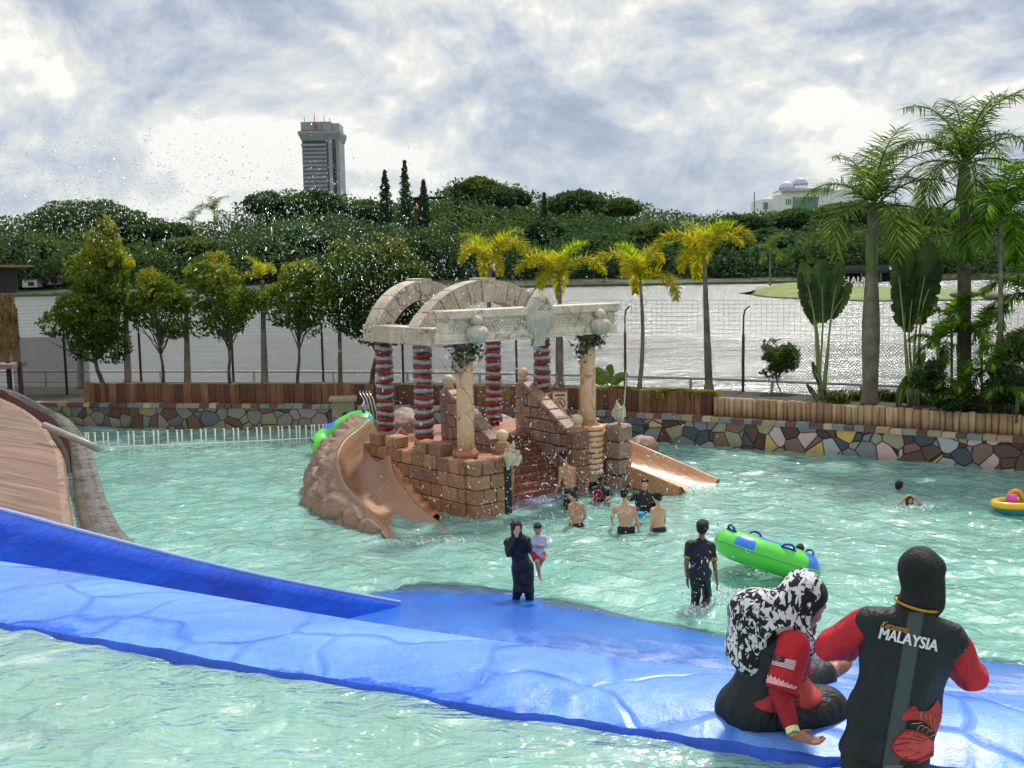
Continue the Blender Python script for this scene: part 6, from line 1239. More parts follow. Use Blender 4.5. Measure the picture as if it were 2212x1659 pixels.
# ============================================================ PEOPLE: implicit surfaces -> one continuous mesh
from mathutils.bvhtree import BVHTree
def nv(a): a = np.asarray(a, float); return a/(np.linalg.norm(a)+1e-9)
class SD:
    def __init__(s): s.p = []
    def cap(s, a, b, ra, rb=None, k=.03, flat=False): s.p.append(('c', np.array(a, float), np.array(b, float), ra, ra if rb is None else rb, k, flat)); return s
    def ell(s, c, r, M=None, k=.03): s.p.append(('e', np.array(c, float), np.array(r, float)*np.ones(3), np.eye(3) if M is None else np.array(M), k)); return s
    def cut(s, c, r, M=None): s.p.append(('x', np.array(c, float), np.array(r, float)*np.ones(3), np.eye(3) if M is None else np.array(M), 0)); return s
    def plane(s, c, n): s.p.append(('h', np.array(c, float), nv(n))); return s
    def mesh(s, res, disp=None):
        lo = np.full(3, 1e9); hi = -lo
        for q in s.p:
            if q[0] == 'c': m = max(q[3], q[4]); lo = np.minimum(lo, np.minimum(q[1], q[2])-m); hi = np.maximum(hi, np.maximum(q[1], q[2])+m)
            elif q[0] == 'e': m = q[2].max(); lo = np.minimum(lo, q[1]-m); hi = np.maximum(hi, q[1]+m)
        lo -= 3*res; hi += 3*res; n = np.ceil((hi-lo)/res).astype(int)+1; ax = [lo[i]+res*np.arange(n[i]) for i in range(3)]; D = np.full(n, 1., np.float32)
        def sl(c0, c1, m):
            i0 = np.clip(np.floor((c0-m-lo)/res).astype(int), 0, n-1); i1 = np.clip(np.ceil((c1+m-lo)/res).astype(int)+1, 1, n); S_ = tuple(slice(i0[i], i1[i]) for i in range(3))
            return S_, [ax[i][S_[i]].reshape([-1 if j == i else 1 for j in range(3)]) for i in range(3)]
        for q in s.p:
            if q[0] == 'c':
                _, a, b, ra, rb, k, fl = q; m = max(ra, rb)+k+2*res; S_, (x, y, z) = sl(np.minimum(a, b), np.maximum(a, b), m); ba = b-a; L2 = ba@ba+1e-12
                t = ((x-a[0])*ba[0]+(y-a[1])*ba[1]+(z-a[2])*ba[2])/L2; tc = np.clip(t, 0, 1); d = np.sqrt((x-a[0]-tc*ba[0])**2+(y-a[1]-tc*ba[1])**2+(z-a[2]-tc*ba[2])**2)-(ra+(rb-ra)*tc)
                if fl: d = np.maximum(d, (t-1)*sqrt(L2))
            elif q[0] in 'ex':
                _, c, r, M, k = q; m = r.max()+k+2*res; S_, (x, y, z) = sl(c, c, m); P_ = [(x-c[0])*M[0][j]+(y-c[1])*M[1][j]+(z-c[2])*M[2][j] for j in range(3)]
                k0 = np.sqrt(sum((P_[j]/r[j])**2 for j in range(3))); k1 = np.sqrt(sum((P_[j]/r[j]**2)**2 for j in range(3)))+1e-9; d = k0*(k0-1)/k1
            else:
                _, c, nn = q; x, y, z = [ax[i].reshape([-1 if j == i else 1 for j in range(3)]) for i in range(3)]; D = np.maximum(D, (x-c[0])*nn[0]+(y-c[1])*nn[1]+(z-c[2])*nn[2]); continue
            A = D[S_]
            if q[0] == 'x': D[S_] = np.maximum(A, -d)
            else:
                h = np.maximum(k-np.abs(A-d), 0)/max(k, 1e-6); D[S_] = np.minimum(A, d)-h*h*k*.25
        D[0] = D[-1] = 1; D[:, 0] = D[:, -1] = 1; D[:, :, 0] = D[:, :, -1] = 1
        I = D < 0; n0 = np.array(n)-1; acc = np.zeros((*n0, 3), np.float32); cnt = np.zeros(n0, np.float32)
        for axn in range(3):
            o = [i for i in range(3) if i != axn]
            a = [slice(None)]*3; b = [slice(None)]*3; a[axn] = slice(0, -1); b[axn] = slice(1, None); da, db = D[tuple(a)], D[tuple(b)]; cr_ = (da < 0) != (db < 0); t = np.where(cr_, da/(da-db+1e-12), 0)
            for u_ in (0, 1):
                for v_ in (0, 1):
                    ss = [slice(None)]*3; ss[o[0]] = slice(u_, n0[o[0]]+u_); ss[o[1]] = slice(v_, n0[o[1]]+v_); c = cr_[tuple(ss)]; tt = t[tuple(ss)]
                    acc[..., axn] += np.where(c, tt, 0); acc[..., o[0]] += c*u_; acc[..., o[1]] += c*v_; cnt += c
        act = cnt > 0; idx = np.full(n0, -1, np.int64); idx[act] = np.arange(act.sum()); ii = np.argwhere(act); V = lo+res*(ii+acc[act]/cnt[act][:, None]); F = []
        for axn in range(3):
            o = [(axn+1) % 3, (axn+2) % 3]; a = [slice(1, -1)]*3; b = [slice(1, -1)]*3; a[axn] = slice(0, -1); b[axn] = slice(1, None); A, B = I[tuple(a)], I[tuple(b)]
            for sgn, msk in ((1, A & ~B), (0, ~A & B)):
                e = np.argwhere(msk); 
                if len(e) == 0: continue
                e[:, o[0]] += 1; e[:, o[1]] += 1; q = []
                for du, dv in ((-1, -1), (0, -1), (0, 0), (-1, 0)): f = e.copy(); f[:, o[0]] += du; f[:, o[1]] += dv; q.append(idx[f[:, 0], f[:, 1], f[:, 2]])
                q = np.stack(q, 1); F.append(q if sgn else q[:, ::-1])
        F = np.concatenate(F); F = F[(F >= 0).all(1)]; return V, F
    def obj(s, name, res, mat, parent, disp=None, smooth=1):
        V, F = s.mesh(res)
        for _ in range(smooth):     # light Laplacian smoothing
            acc = np.zeros_like(V); c = np.zeros(len(V)); 
            for a, b in ((0, 1), (1, 2), (2, 3), (3, 0)): np.add.at(acc, F[:, a], V[F[:, b]]); np.add.at(acc, F[:, b], V[F[:, a]]); np.add.at(c, F[:, a], 1); np.add.at(c, F[:, b], 1)
            V = V*.5+.5*acc/np.maximum(c, 1)[:, None]
        if disp is not None: V = disp(V, F)
        o = mk(name, V, F, mat, parent=parent, smooth=True); o['_n'] = 0; del o['_n']; _geo[o.name] = (V, F); return o
_geo = {}
def vnorm(V, F):
    n = np.cross(V[F[:, 2]]-V[F[:, 0]], V[F[:, 3]]-V[F[:, 1]]); a = np.zeros_like(V)
    for k in range(4): np.add.at(a, F[:, k], n)
    return a/(np.linalg.norm(a, axis=1)[:, None]+1e-9)
def folds(amp, freq=9, seed=0, axis=(0, 0, 1), st=3.):
    def f(V, F):
        n = vnorm(V, F); ax = nv(axis); al = V@ax; Pv = V-al[:, None]*ax; r = np.random.default_rng(seed); h = 0
        wp_ = .05*np.sin(V@nv([1, 2, .5])*9+seed)+.04*np.sin(V@nv([-2, 1, 1.5])*14+1)
        for k in range(6): d = nv(r.normal(0, 1, 3)); h = h+np.sin(freq*r.uniform(.6, 1.8)*((Pv@d)+wp_)*st+al*freq*r.uniform(-1.2, 1.2)+r.uniform(0, 6))*r.uniform(.4, 1)
        h = h/3; return V+n*(amp*(np.abs(h)**.7*np.sign(h)))[:, None]
    return f
def skin_mat(name, c):
    n = NT(name); co = n.coord('Object'); f = n.noise(co, 9, 5, .6); col = n.ramp(f, [(.3, tuple(x*.86 for x in lin(c))), (.7, lin(c))]); n.b.inputs['Subsurface Weight'].default_value = .08; n.b.inputs['Subsurface Radius'].default_value = (.02, .008, .004)
    return n.fin(col, .42, n.bump(n.noise(co, 60, 4), .002), .45)
def cloth_mat(name, c, c2=None, rough=.75, wet=.0, sc=14):
    n = NT(name); co = n.coord('Object'); f = n.noise(co, sc, 6, .65, .6); g = n.noise(n.coord('Object', scale=(1, 1, .35)), sc*.8, 5, .6, 1.2)
    return n.fin(n.ramp(f, [(.3, lin(c)), (.75, lin(c2 or tuple(min(255, x*1.25+4) for x in c)))]), rough, n.bump(n.math('ADD', g, n.math('MULTIPLY', f, .4)), .045), .4)
SK1 = skin_mat('skin_tan', (188, 134, 102)); SK2 = skin_mat('skin_brown', (150, 102, 76)); SK3 = skin_mat('skin_fair', (208, 158, 128)); SKF = skin_mat('skin_deep_tan', (164, 112, 84))
BLK = cloth_mat('black_wet_cloth', (16, 17, 20), (34, 36, 42), .45); NVY = cloth_mat('black_navy_cloth', (13, 17, 22), (24, 30, 36), .55, sc=7); REDC = cloth_mat('red_cloth', (178, 22, 38), (206, 36, 52), .7, sc=9); REDD = cloth_mat('dark_red_cloth', (138, 14, 30), (166, 24, 42), .7, sc=9)
HAIR = cloth_mat('black_hair', (12, 11, 11), (30, 27, 26), .45, sc=40); EYE = simple('eye_dark', (.012, .009, .008), .25, .1, 5, 0); LIP = simple('lip', lin((140, 78, 70)), .5, .1, 8, 0); GLD = simple('gold', lin((206, 160, 60)), .25, .15, 8, 0, metal=.9); WHT = simple('eye_white', lin((214, 208, 200)), .3, .05, 6, 0)
def headM(yaw, pitch=0, roll=0): return np.array(Matrix.Rotation(yaw, 3, 'Z') @ Matrix.Rotation(pitch, 3, 'X') @ Matrix.Rotation(roll, 3, 'Y'))   # local +y = face forward, yaw CCW from +Y
def head_prims(S_, c, M, s=1., k=.02, ears=True):
    f = lambda x, y, z: np.array(c)+M@(np.array([x, y, z])*s)
    S_.ell(f(0, -.012, .02), np.array([.074, .092, .092])*s, M, k); S_.ell(f(0, .02, -.035), np.array([.058, .066, .075])*s, M, .03*s); S_.ell(f(0, .045, -.085), np.array([.03, .028, .024])*s, M, .03*s)
    S_.ell(f(0, .082, -.012), np.array([.011, .014, .028])*s, M, .014*s); S_.ell(f(0, .092, -.03), np.array([.015, .013, .011])*s, M, .012*s); S_.ell(f(0, .074, -.062), np.array([.022, .012, .010])*s, M, .012*s)
    S_.ell(f(0, .066, .035), np.array([.05, .018, .012])*s, M, .02*s)
    for e in (-1, 1):
        S_.ell(f(e*.045, .048, -.028), np.array([.022, .022, .022])*s, M, .02*s)
        if ears: S_.ell(f(e*.076, -.01, -.01), np.array([.010, .020, .032])*s, M, .008*s)
    return f
def face_parts(f, M, s, parent, glasses=False):
    for e in (-1, 1):
        mb = MB(); mb.ball(f(e*.031, .068, .008), np.array([.0135, .009, .0075])*s, 8, M=M); ey = mb.obj('eye', EYE, parent=parent)
        mb = MB(); mb.ball(f(e*.032, .072, .030), np.array([.019, .006, .0045])*s, 6, M=M); mb.obj('eyebrow', HAIR, parent=parent)
    mb = MB(); mb.ball(f(0, .081, -.062), np.array([.021, .006, .0065])*s, 6, M=M); mb.obj('mouth', LIP, parent=parent)
def hand(S_, w, d, up, s=1., curl=.5, side=1, k=.008, spread=.12):
    """w wrist, d pointing direction, up = back-of-hand normal, side=+1 thumb toward cross(d,up)"""
    d = nv(d); up = np.array(up, float); up = nv(up-d*np.dot(up, d)); t = np.cross(d, up)*side; w = np.array(w, float)
    pc = w+d*.05*s; S_.cap(w-d*.01*s, w+d*.03*s, .021*s, .023*s, .02*s)
    for i, o in enumerate((-.026, -.009, .009, .026)):
        S_.cap(w+d*.02*s-t*o*.6*s, w+d*.082*s-t*o*s, .014*s, .0115*s, .016*s)
        L_ = (.068, .078, .072, .056)[i if side else i]*s; a = w+d*.088*s-t*o*s; dd = nv(d-t*np.sign(o)*spread*abs(o)/.026)
        cu = curl*(1+.12*i); 
        for j, (q, r_) in enumerate(((.46, .0095), (.32, .0085), (.24, .0075))):
            ang = cu*(.5+.5*j); v = nv(dd*cos(ang)-up*sin(ang)); b = a+v*L_*q; S_.cap(a, b, r_*s, r_*.92*s, .004*s); a = b; dd = v; cu = curl*.8
    a = w+d*.03*s+t*.022*s; b = a+nv(d*.7+t*.75-up*.2)*.038*s; c = b+nv(d*.9+t*.35-up*.35)*.032*s; S_.cap(a, b, .0125*s, .011*s, .012*s); S_.cap(b, c, .0105*s, .0085*s, .004*s)
def bodyprims(S_, J, s=1., female=False, legs=True):
    ch = (np.array(J['sl'])+np.array(J['sr']))/2; pv = np.array(J['pv']); nk = np.array(J['nk']); mid = (ch*.5+pv*.5); ax = nv(np.array(J['sr'])-np.array(J['sl'])); upv = nv(nk-pv); fw = nv(np.cross(upv, ax)); Mt = np.stack([ax, fw, upv], 1)
    W = np.linalg.norm(np.array(J['sr'])-np.array(J['sl']))
    S_.ell(ch-upv*.10*s, np.array([W*.50, .098*s, .15*s]), Mt, .05*s); S_.ell(mid-upv*.0*s, np.array([W*.44, .092*s, .20*s]), Mt, .06*s); S_.ell(pv+upv*.03, np.array([W*.47, .10*s, .14*s]), Mt, .05*s)
    for q in ('sl', 'sr'): a = np.array(J[q]); S_.cap(ch*.55+nk*.45, a, .05*s, .052*s, .05*s); S_.ell(ch*.35+a*.65-upv*.09*s-fw*.045*s, np.array([.055, .03, .07])*s, Mt, .03*s)
    S_.cap(nk-upv*.04*s, np.array(J['hd'])-nv(np.array(J['hd'])-nk)*.04, .050*s, .046*s, .03*s)
    return Mt, fw, upv
def armprims(S_, J, q, s=1., f=1., hand_kw=None, k=.02):
    a, e, w = [np.array(J[q+x]) for x in ('', 'e', 'w')]; a = np.array(J['s'+q]) if ('s'+q) in J else a
def person(label, J, s=1., skin=SK1, res=.014, top=None, bottom=None, bot_len='short', sleeve='short', hair=True, hood=None, face=True, yaw=0., pitch=0., curl=.5, group=None, longp=False, hm=1., glasses=False, hands=True, hup=None, extra=None, hairfn=None, topmat2=None):
    b = np.array(J.get('base', J['pv'])); o = thing('person', label, 'person', tuple(b), group=group); S_ = SD(); Mt, fw, upv = bodyprims(S_, J, s); Mh = headM(yaw, pitch); hd = np.array(J['hd']); f = head_prims(S_, hd, Mh, s*hm, ears=hood is None)
    for side, sg_ in (('l', -1), ('r', 1)):
        a, e, w = np.array(J['s'+side]), np.array(J['e'+side]), np.array(J['w'+side]); S_.cap(a, e, .050*s, .038*s, .03*s); S_.cap(e, e*.6+w*.4, .038*s, .036*s, .02*s); S_.cap(e*.6+w*.4, w, .036*s, .024*s, .02*s)
        if hands:
            d = nv(w-e); up = np.array(J.get('u'+side, np.cross(d, [0, 0, 1.])*sg_ if abs(d[2]) < .8 else nv(np.cross(upv, fw)*sg_*-1))); hand(S_, w, np.array(J.get('d'+side, d)), up, s*.95, J.get('c'+side, curl), side=sg_)
    for side in ('l', 'r'):
        if 'k'+side in J:
            h = np.array(J.get('h'+side, np.array(J['pv'])+Mt[:, 0]*(.085*s if side == 'r' else -.085*s))); k_, a = np.array(J['k'+side]), np.array(J['a'+side]); S_.cap(h, k_, .08*s, .055*s, .05*s); S_.cap(k_, k_*.65+a*.35, .054*s, .054*s, .02*s); S_.cap(k_*.65+a*.35, a, .054*s, .034*s, .03*s)
            t = np.array(J.get('t'+side, a+nv([fw[0], fw[1], 0])*.16*s-[0, 0, .04*s])); S_.cap(a, t, .036*s, .026*s, .03*s)
    if extra: extra(S_)
    S_.obj('body', res, skin, o)
    if top is not None:
        T_ = SD(); c_ = 1.0; J2 = J; ch = (np.array(J['sl'])+np.array(J['sr']))/2; pv = np.array(J['pv']); nk = np.array(J['nk']); W = np.linalg.norm(np.array(J['sr'])-np.array(J['sl']))
        T_.ell(ch-upv*.10*s, np.array([W*.50+.02*s, .118*s, .165*s]), Mt, .05*s); T_.ell(ch*.5+pv*.5, np.array([W*.44+.015*s, .112*s, .19*s]), Mt, .06*s); T_.cap(pv+upv*.10*s, pv-upv*(.08 if not J.get('skirt') else J['skirt'])*s, .118*s, .13*s, .06*s, flat=True); T_.ell(pv+upv*.02, np.array([W*.5+.025*s, .128*s, .13*s]), Mt, .04*s)
        T_.cap(ch, nk-upv*.02*s, .09*s, .062*s, .04*s)
        for side in ('l', 'r'):
            a, e, w = np.array(J['s'+side]), np.array(J['e'+side]), np.array(J['w'+side]); T_.cap(ch*.5+nk*.5, a, .062*s, .07*s, .05*s)
            if sleeve == 'short': T_.cap(a, a*.22+e*.78, .070*s, .064*s, .03*s, flat=True)
            else: T_.cap(a, e, .070*s, .052*s, .03*s); T_.cap(e, w, .052*s, .036*s, .02*s, flat=True)
        T_.plane(pv-upv*(.13 if not J.get('skirt') else J['skirt'])*s, -upv); T_.obj('top', res, top, o, folds(.010*s, 13, 3))
    if bottom is not None and not (bot_len == 'none'):
        B_ = SD(); W = np.linalg.norm(np.array(J['sr'])-np.array(J['sl'])); pv = np.array(J['pv']); B_.ell(pv+upv*.02, np.array([W*.49+.016*s, .120*s, .15*s]), Mt, .04*s)
        for side in ('l', 'r'):
            if 'k'+side in J:
                h = np.array(J.get('h'+side, pv+Mt[:, 0]*(.085*s if side == 'r' else -.085*s))); k_, a = np.array(J['k'+side]), np.array(J['a'+side])
                if bot_len == 'short': B_.cap(h, h*.25+k_*.75, .095*s, .088*s, .04*s, flat=True)
                else: B_.cap(h, k_, .098*s, .075*s, .05*s); B_.cap(k_, k_*.08+a*.92, .073*s, .055*s, .03*s, flat=True)
        B_.plane(pv+upv*.10*s, upv); B_.obj('trousers' if bot_len == 'long' else 'shorts', res, bottom, o, folds(.009*s, 12, 5))
    if hood is not None:
        H_ = SD(); g = lambda x, y, z: hd+Mh@(np.array([x, y, z])*s*hm); H_.ell(g(0, -.018, .022), np.array([.092, .108, .112])*s*hm, Mh, .03); H_.ell(g(0, .0, -.05), np.array([.082, .09, .10])*s*hm, Mh, .03); nk = np.array(J['nk']); H_.cap(g(0, -.01, -.08), nk, .075*s, .09*s, .04); H_.ell(nk-upv*.04*s, np.array([.15, .11, .08])*s, Mt, .05)
        H_.cut(g(0, .105, -.02), np.array([.058, .065, .078])*s*hm, Mh); H_.obj('headscarf', res*.9, hood, o)
    elif hair:
        H_ = SD(); g = lambda x, y, z: hd+Mh@(np.array([x, y, z])*s*hm)
        if hairfn: hairfn(H_, g, Mh, s*hm)
        else: H_.ell(g(0, -.022, .045), np.array([.084, .098, .088])*s*hm, Mh, .02); H_.ell(g(0, -.05, -.01), np.array([.074, .06, .075])*s*hm, Mh, .02); H_.ell(g(0, .035, .085), np.array([.06, .05, .03])*s*hm, Mh, .02)
        H_.obj('hair', res*.8, HAIR, o, folds(.006*s, 22, 9))
    if face: face_parts(f, Mh, s*hm, o)
    return o
def JP(Y, **k):
    out = {}
    for n_, v in k.items():
        if isinstance(v, (int, float)): out[n_] = v
        elif len(v) == 2: out[n_] = gy(v[0], v[1], Y)
        else: out[n_] = gy(v[0], v[1], Y+v[2])
    return out
GRP = 'bathers in the pool'
# boy walking away beside the green float
def mop(H_, g, M, s): H_.ell(g(0, -.02, .04), np.array([.098, .11, .10])*s, M, .02); H_.ell(g(0, -.045, -.02), np.array([.086, .07, .08])*s, M, .02); H_.ell(g(0, .05, .07), np.array([.075, .05, .045])*s, M, .02); H_.ell(g(.07, .0, .0), np.array([.025, .05, .05])*s, M, .02); H_.ell(g(-.07, .0, .0), np.array([.025, .05, .05])*s, M, .02)
J = JP(15.9, hd=(1518, 1139), nk=(1514, 1164), sl=(1490, 1176), sr=(1535, 1180, .04), el=(1482, 1217, .02), er=(1543, 1219, .08), wl=(1484, 1256, .12), wr=(1548, 1256, .14), pv=(1510, 1240), kl=(1503, 1283, .05), al=(1499, 1322), kr=(1527, 1285, .16), ar=(1522, 1306, -.12), base=(1508, 1330))
boy = person('teenage boy wading away in black T-shirt with yellow-banded sleeves and black trousers', J, .93, SK2, .012, BLK, BLK, 'long', hairfn=mop, yaw=-.75, group=GRP, hm=1.0)
def sleeve_band(parent, a, e, t0, t1, r, mat, name='sleeve_band', n=2):
    a, e = np.array(a), np.array(e); mb = MB()
    for i in range(n): q0 = t0+(t1-t0)*(i/n); q1 = q0+(t1-t0)/n*.7; mb.tube([a+(e-a)*q0, a+(e-a)*q1], r, 14, cap=False)
    return mb.obj(name, mat, parent=parent)
YEL = cloth_mat('yellow_band_cloth', (200, 150, 30), (226, 184, 60), .6)
sleeve_band(boy, J['sl'], J['el'], .56, .72, .0665, YEL); sleeve_band(boy, J['sr'], J['er'], .56, .72, .0665, YEL)
# mother with child
J = JP(16.3, hd=(1115, 1140, -.03), nk=(1117, 1160), sl=(1098, 1172), sr=(1136, 1168), el=(1099, 1196, -.10), er=(1149, 1192, -.08), wl=(1112, 1167, -.17), wr=(1158, 1204, -.20), pv=(1128, 1226), kl=(1119, 1274, -.05), al=(1108, 1311), kr=(1142, 1274, -.03), ar=(1145, 1311), tl=(1104, 1319, -.10), tr=(1149, 1318, -.12), base=(1125, 1318), skirt=.24)
hdv = np.array(J['hd']); J['dl'] = nv([.10, -.05, .9]); J['ul'] = np.array([0., -1, .1]); J['cl'] = .12; J['wl'] = hdv+np.array([.0, -.135, -.10]); J['dr'] = nv([.5, -.3, .25])
mum = person('woman in all-black swimwear and black headscarf, one hand over her face, carrying a toddler', J, 1.0, SK3, .013, BLK, BLK, 'long', 'long', hood=BLK, yaw=pi+.25, pitch=-.0, group=GRP, curl=.3)
J = JP(16.15, hd=(1161, 1143), nk=(1162, 1157), sl=(1152, 1163), sr=(1174, 1163), el=(1153, 1176, -.08), er=(1179, 1177, -.03), wl=(1161, 1178, -.10), wr=(1166, 1179, -.10), pv=(1162, 1196), kl=(1160, 1214, -.12), al=(1165, 1243, -.06), kr=(1173, 1205, -.10), ar=(1168, 1216, .02), tl=(1168, 1253, -.12), tr=(1168, 1222, -.04), base=(1163, 1200))
J = {k: v for k, v in J.items()}
kid = person('toddler in a pale lilac long-sleeved top and red shorts carried on a woman’s hip', J, .66, SK1, .011, cloth_mat('lilac_cloth', (176, 164, 182), (206, 196, 208), .7), cloth_mat('red_shorts', (170, 20, 44), (196, 40, 66), .7), 'short', 'long', yaw=pi+.1, pitch=-.25, group=GRP, hm=1.18)
kid['label'] = 'toddler in pale lilac long-sleeved top and red shorts, carried at the hip'
# group at the steps
J = JP(22.7, hd=(1216, 985, .05), nk=(1222, 1001), sl=(1210, 1013), sr=(1239, 1013, .05), el=(1209, 1039, -.03), er=(1240, 1040, .15), wl=(1200, 1064, .03), wr=(1234, 1062, .25), pv=(1232, 1060), kl=(1223, 1092), al=(1224, 1122), kr=(1240, 1092, .1), ar=(1240, 1122, .1))
person('shirtless boy in black shorts standing highest, on the bottom step looking down left', J, .90, SK1, .015, None, BLK, 'long', yaw=.7, pitch=-.35, group=GRP)
J = JP(21.0, hd=(1231, 1067), nk=(1240, 1084), sl=(1231, 1093), sr=(1256, 1091, .08), el=(1233, 1117, -.04), er=(1264, 1116, .14), wl=(1228, 1141, .02), wr=(1255, 1128, .3), pv=(1246, 1138), kl=(1240, 1180), al=(1240, 1210), kr=(1254, 1180), ar=(1254, 1210))
person('shirtless boy with head bowed left, waist-deep directly below the standing boy', J, .88, SK1, .015, None, BLK, 'short', yaw=1.0, pitch=-.3, group=GRP)
J = JP(20.6, hd=(1348, 1067), nk=(1350, 1085), sl=(1331, 1097), sr=(1368, 1096), el=(1321, 1115, .1), er=(1375, 1122, .02), wl=(1322, 1104+22, .3), wr=(1380, 1149, .03), pv=(1352, 1146), kl=(1346, 1190), al=(1346, 1220), kr=(1359, 1190), ar=(1359, 1220))
person('broad-backed shirtless boy facing away, waist-deep in front of the right pillar', J, .96, SK3, .015, None, BLK, 'short', yaw=-.35, pitch=-.1, group=GRP)
def spike(H_, g, M, s): mop(H_, g, M, s*.93); H_.ell(g(0, -.11, .04), np.array([.045, .05, .03])*s, M, .03)
J = JP(20.5, hd=(1419, 1074), nk=(1421, 1091), sl=(1409, 1102), sr=(1432, 1101, .12), el=(1409, 1125, -.02), er=(1435, 1124, .2), wl=(1404, 1149, .05), wr=(1428, 1146, .3), pv=(1424, 1147), kl=(1420, 1190), al=(1420, 1220), kr=(1430, 1190), ar=(1430, 1220))
person('fair-skinned shirtless boy at the right of the group, looking left with spiky hair', J, .88, SK3, .015, None, BLK, 'short', yaw=1.1, pitch=-.15, group=GRP, hairfn=spike)
J = JP(23.2, hd=(1298, 1036, -.1), nk=(1298, 1049), sl=(1281, 1057), sr=(1315, 1057), el=(1276, 1072, -.12), er=(1318, 1074, -.12), wl=(1286, 1072, -.32), wr=(1308, 1079, -.34), pv=(1298, 1092), kl=(1287, 1088, -.42), al=(1288, 1118, -.36), kr=(1313, 1088, -.42), ar=(1313, 1118, -.36))
person('person in a black shirt seated in the dark grotto bending over a red toy', J, .9, SK2, .015, BLK, BLK, 'short', yaw=pi, pitch=-.75, group=GRP, face=False)
mb = MB(); c = gy(1290, 1068, 22.75); rt = thing('red_toy', 'small red framed toy held by the seated person in black', 'toy', tuple(c)); 
for k in range(6): a0, a1 = k*pi/3, (k+1)*pi/3; mb.tube([c+[.11*cos(a0), 0, .10*sin(a0)], c+[.11*cos(a1), 0, .10*sin(a1)]], .014, 6)
mb.obj('frame', simple('toy_red', lin((200, 50, 44)), .4), parent=rt); mb = MB(); mb.ball(c, (.06, .02, .05), 8); mb.obj('centre', simple('toy_dark', lin((70, 40, 36)), .5), parent=rt)
J = JP(22.3, hd=(1392, 1045), nk=(1390, 1061), sl=(1373, 1069), sr=(1409, 1071), el=(1362, 1078, -.05), er=(1416, 1090), wl=(1352, 1072, -.1), wr=(1408, 1108, -.12), pv=(1391, 1108), kl=(1384, 1150), al=(1384, 1180), kr=(1398, 1150), ar=(1398, 1180))
person('young man in black T-shirt facing the camera, waist-deep beside the straight slide', J, 1.0, SK3, .015, BLK, BLK, 'short', 'long', yaw=pi-.15, group=GRP)
mb = MB(); c = gy(1382, 1112, 21.3); cu_ = thing('toy_bucket', 'small bright-blue toy scoop floating between the bathers', 'toy', tuple(c)); mb.lathe(c-[0, 0, .06], [(.05, 0), (.10, .10), (.105, .11)], n=12); mb.obj('bucket', simple('toy_blue', lin((30, 150, 214)), .35), parent=cu_); mb = MB(); mb.tube([c+[.07, 0, 0], c+[.2, -.02, -.03]], .02, 6); mb.obj('handle', simple('toy_green', lin((60, 200, 150)), .35), parent=cu_)
# swimmers at right
J = JP(23.6, hd=(1942, 1049), nk=(1940, 1062), sl=(1932, 1069), sr=(1952, 1068, .1), el=(1926, 1080), er=(1958, 1080, .1), wl=(1930, 1092, .1), wr=(1960, 1094, .2), pv=(1940, 1106), kl=(1936, 1130), al=(1936, 1150), kr=(1946, 1130), ar=(1946, 1150))
person('dark-haired swimmer in teal top, up to the shoulders, looking right', J, .85, SK1, .015, cloth_mat('teal_cloth', (60, 150, 150), (96, 186, 180), .5), BLK, 'short', yaw=-1.1, group=GRP, hairfn=mop)
J = JP(22.5, hd=(1964, 1080), nk=(1964, 1095), sl=(1950, 1101), sr=(1979, 1101), el=(1941, 1091, -.05), er=(1993, 1093, -.05), wl=(1953, 1077, -.04), wr=(1975, 1077, -.04), pv=(1966, 1128, -.1), kl=(1960, 1150), al=(1960, 1170), kr=(1972, 1150), ar=(1972, 1170))
J['dl'] = nv([.5, 0, .5]); J['dr'] = nv([-.5, 0, .5]); J['ul'] = np.array([-1., -1, .5]); J['ur'] = np.array([1., -1, .5])
person('swimmer in black headscarf facing the camera, both hands on her head', J, .95, SK1, .015, None, BLK, 'short', hood=BLK, yaw=pi-.1, group=GRP, curl=.5)
J = JP(18.6, hd=(1727, 1188), nk=(1729, 1204), sl=(1716, 1213), sr=(1741, 1213), el=(1712, 1236), er=(1746, 1236), wl=(1716, 1255, -.1), wr=(1742, 1255, -.1), pv=(1730, 1262), kl=(1722, 1290), al=(1722, 1310), kr=(1738, 1290), ar=(1738, 1310))
person('child with cropped dark hair peeping over the big green float', J, .85, SK1, .014, BLK, BLK, 'short', yaw=pi*.78, group=GRP)
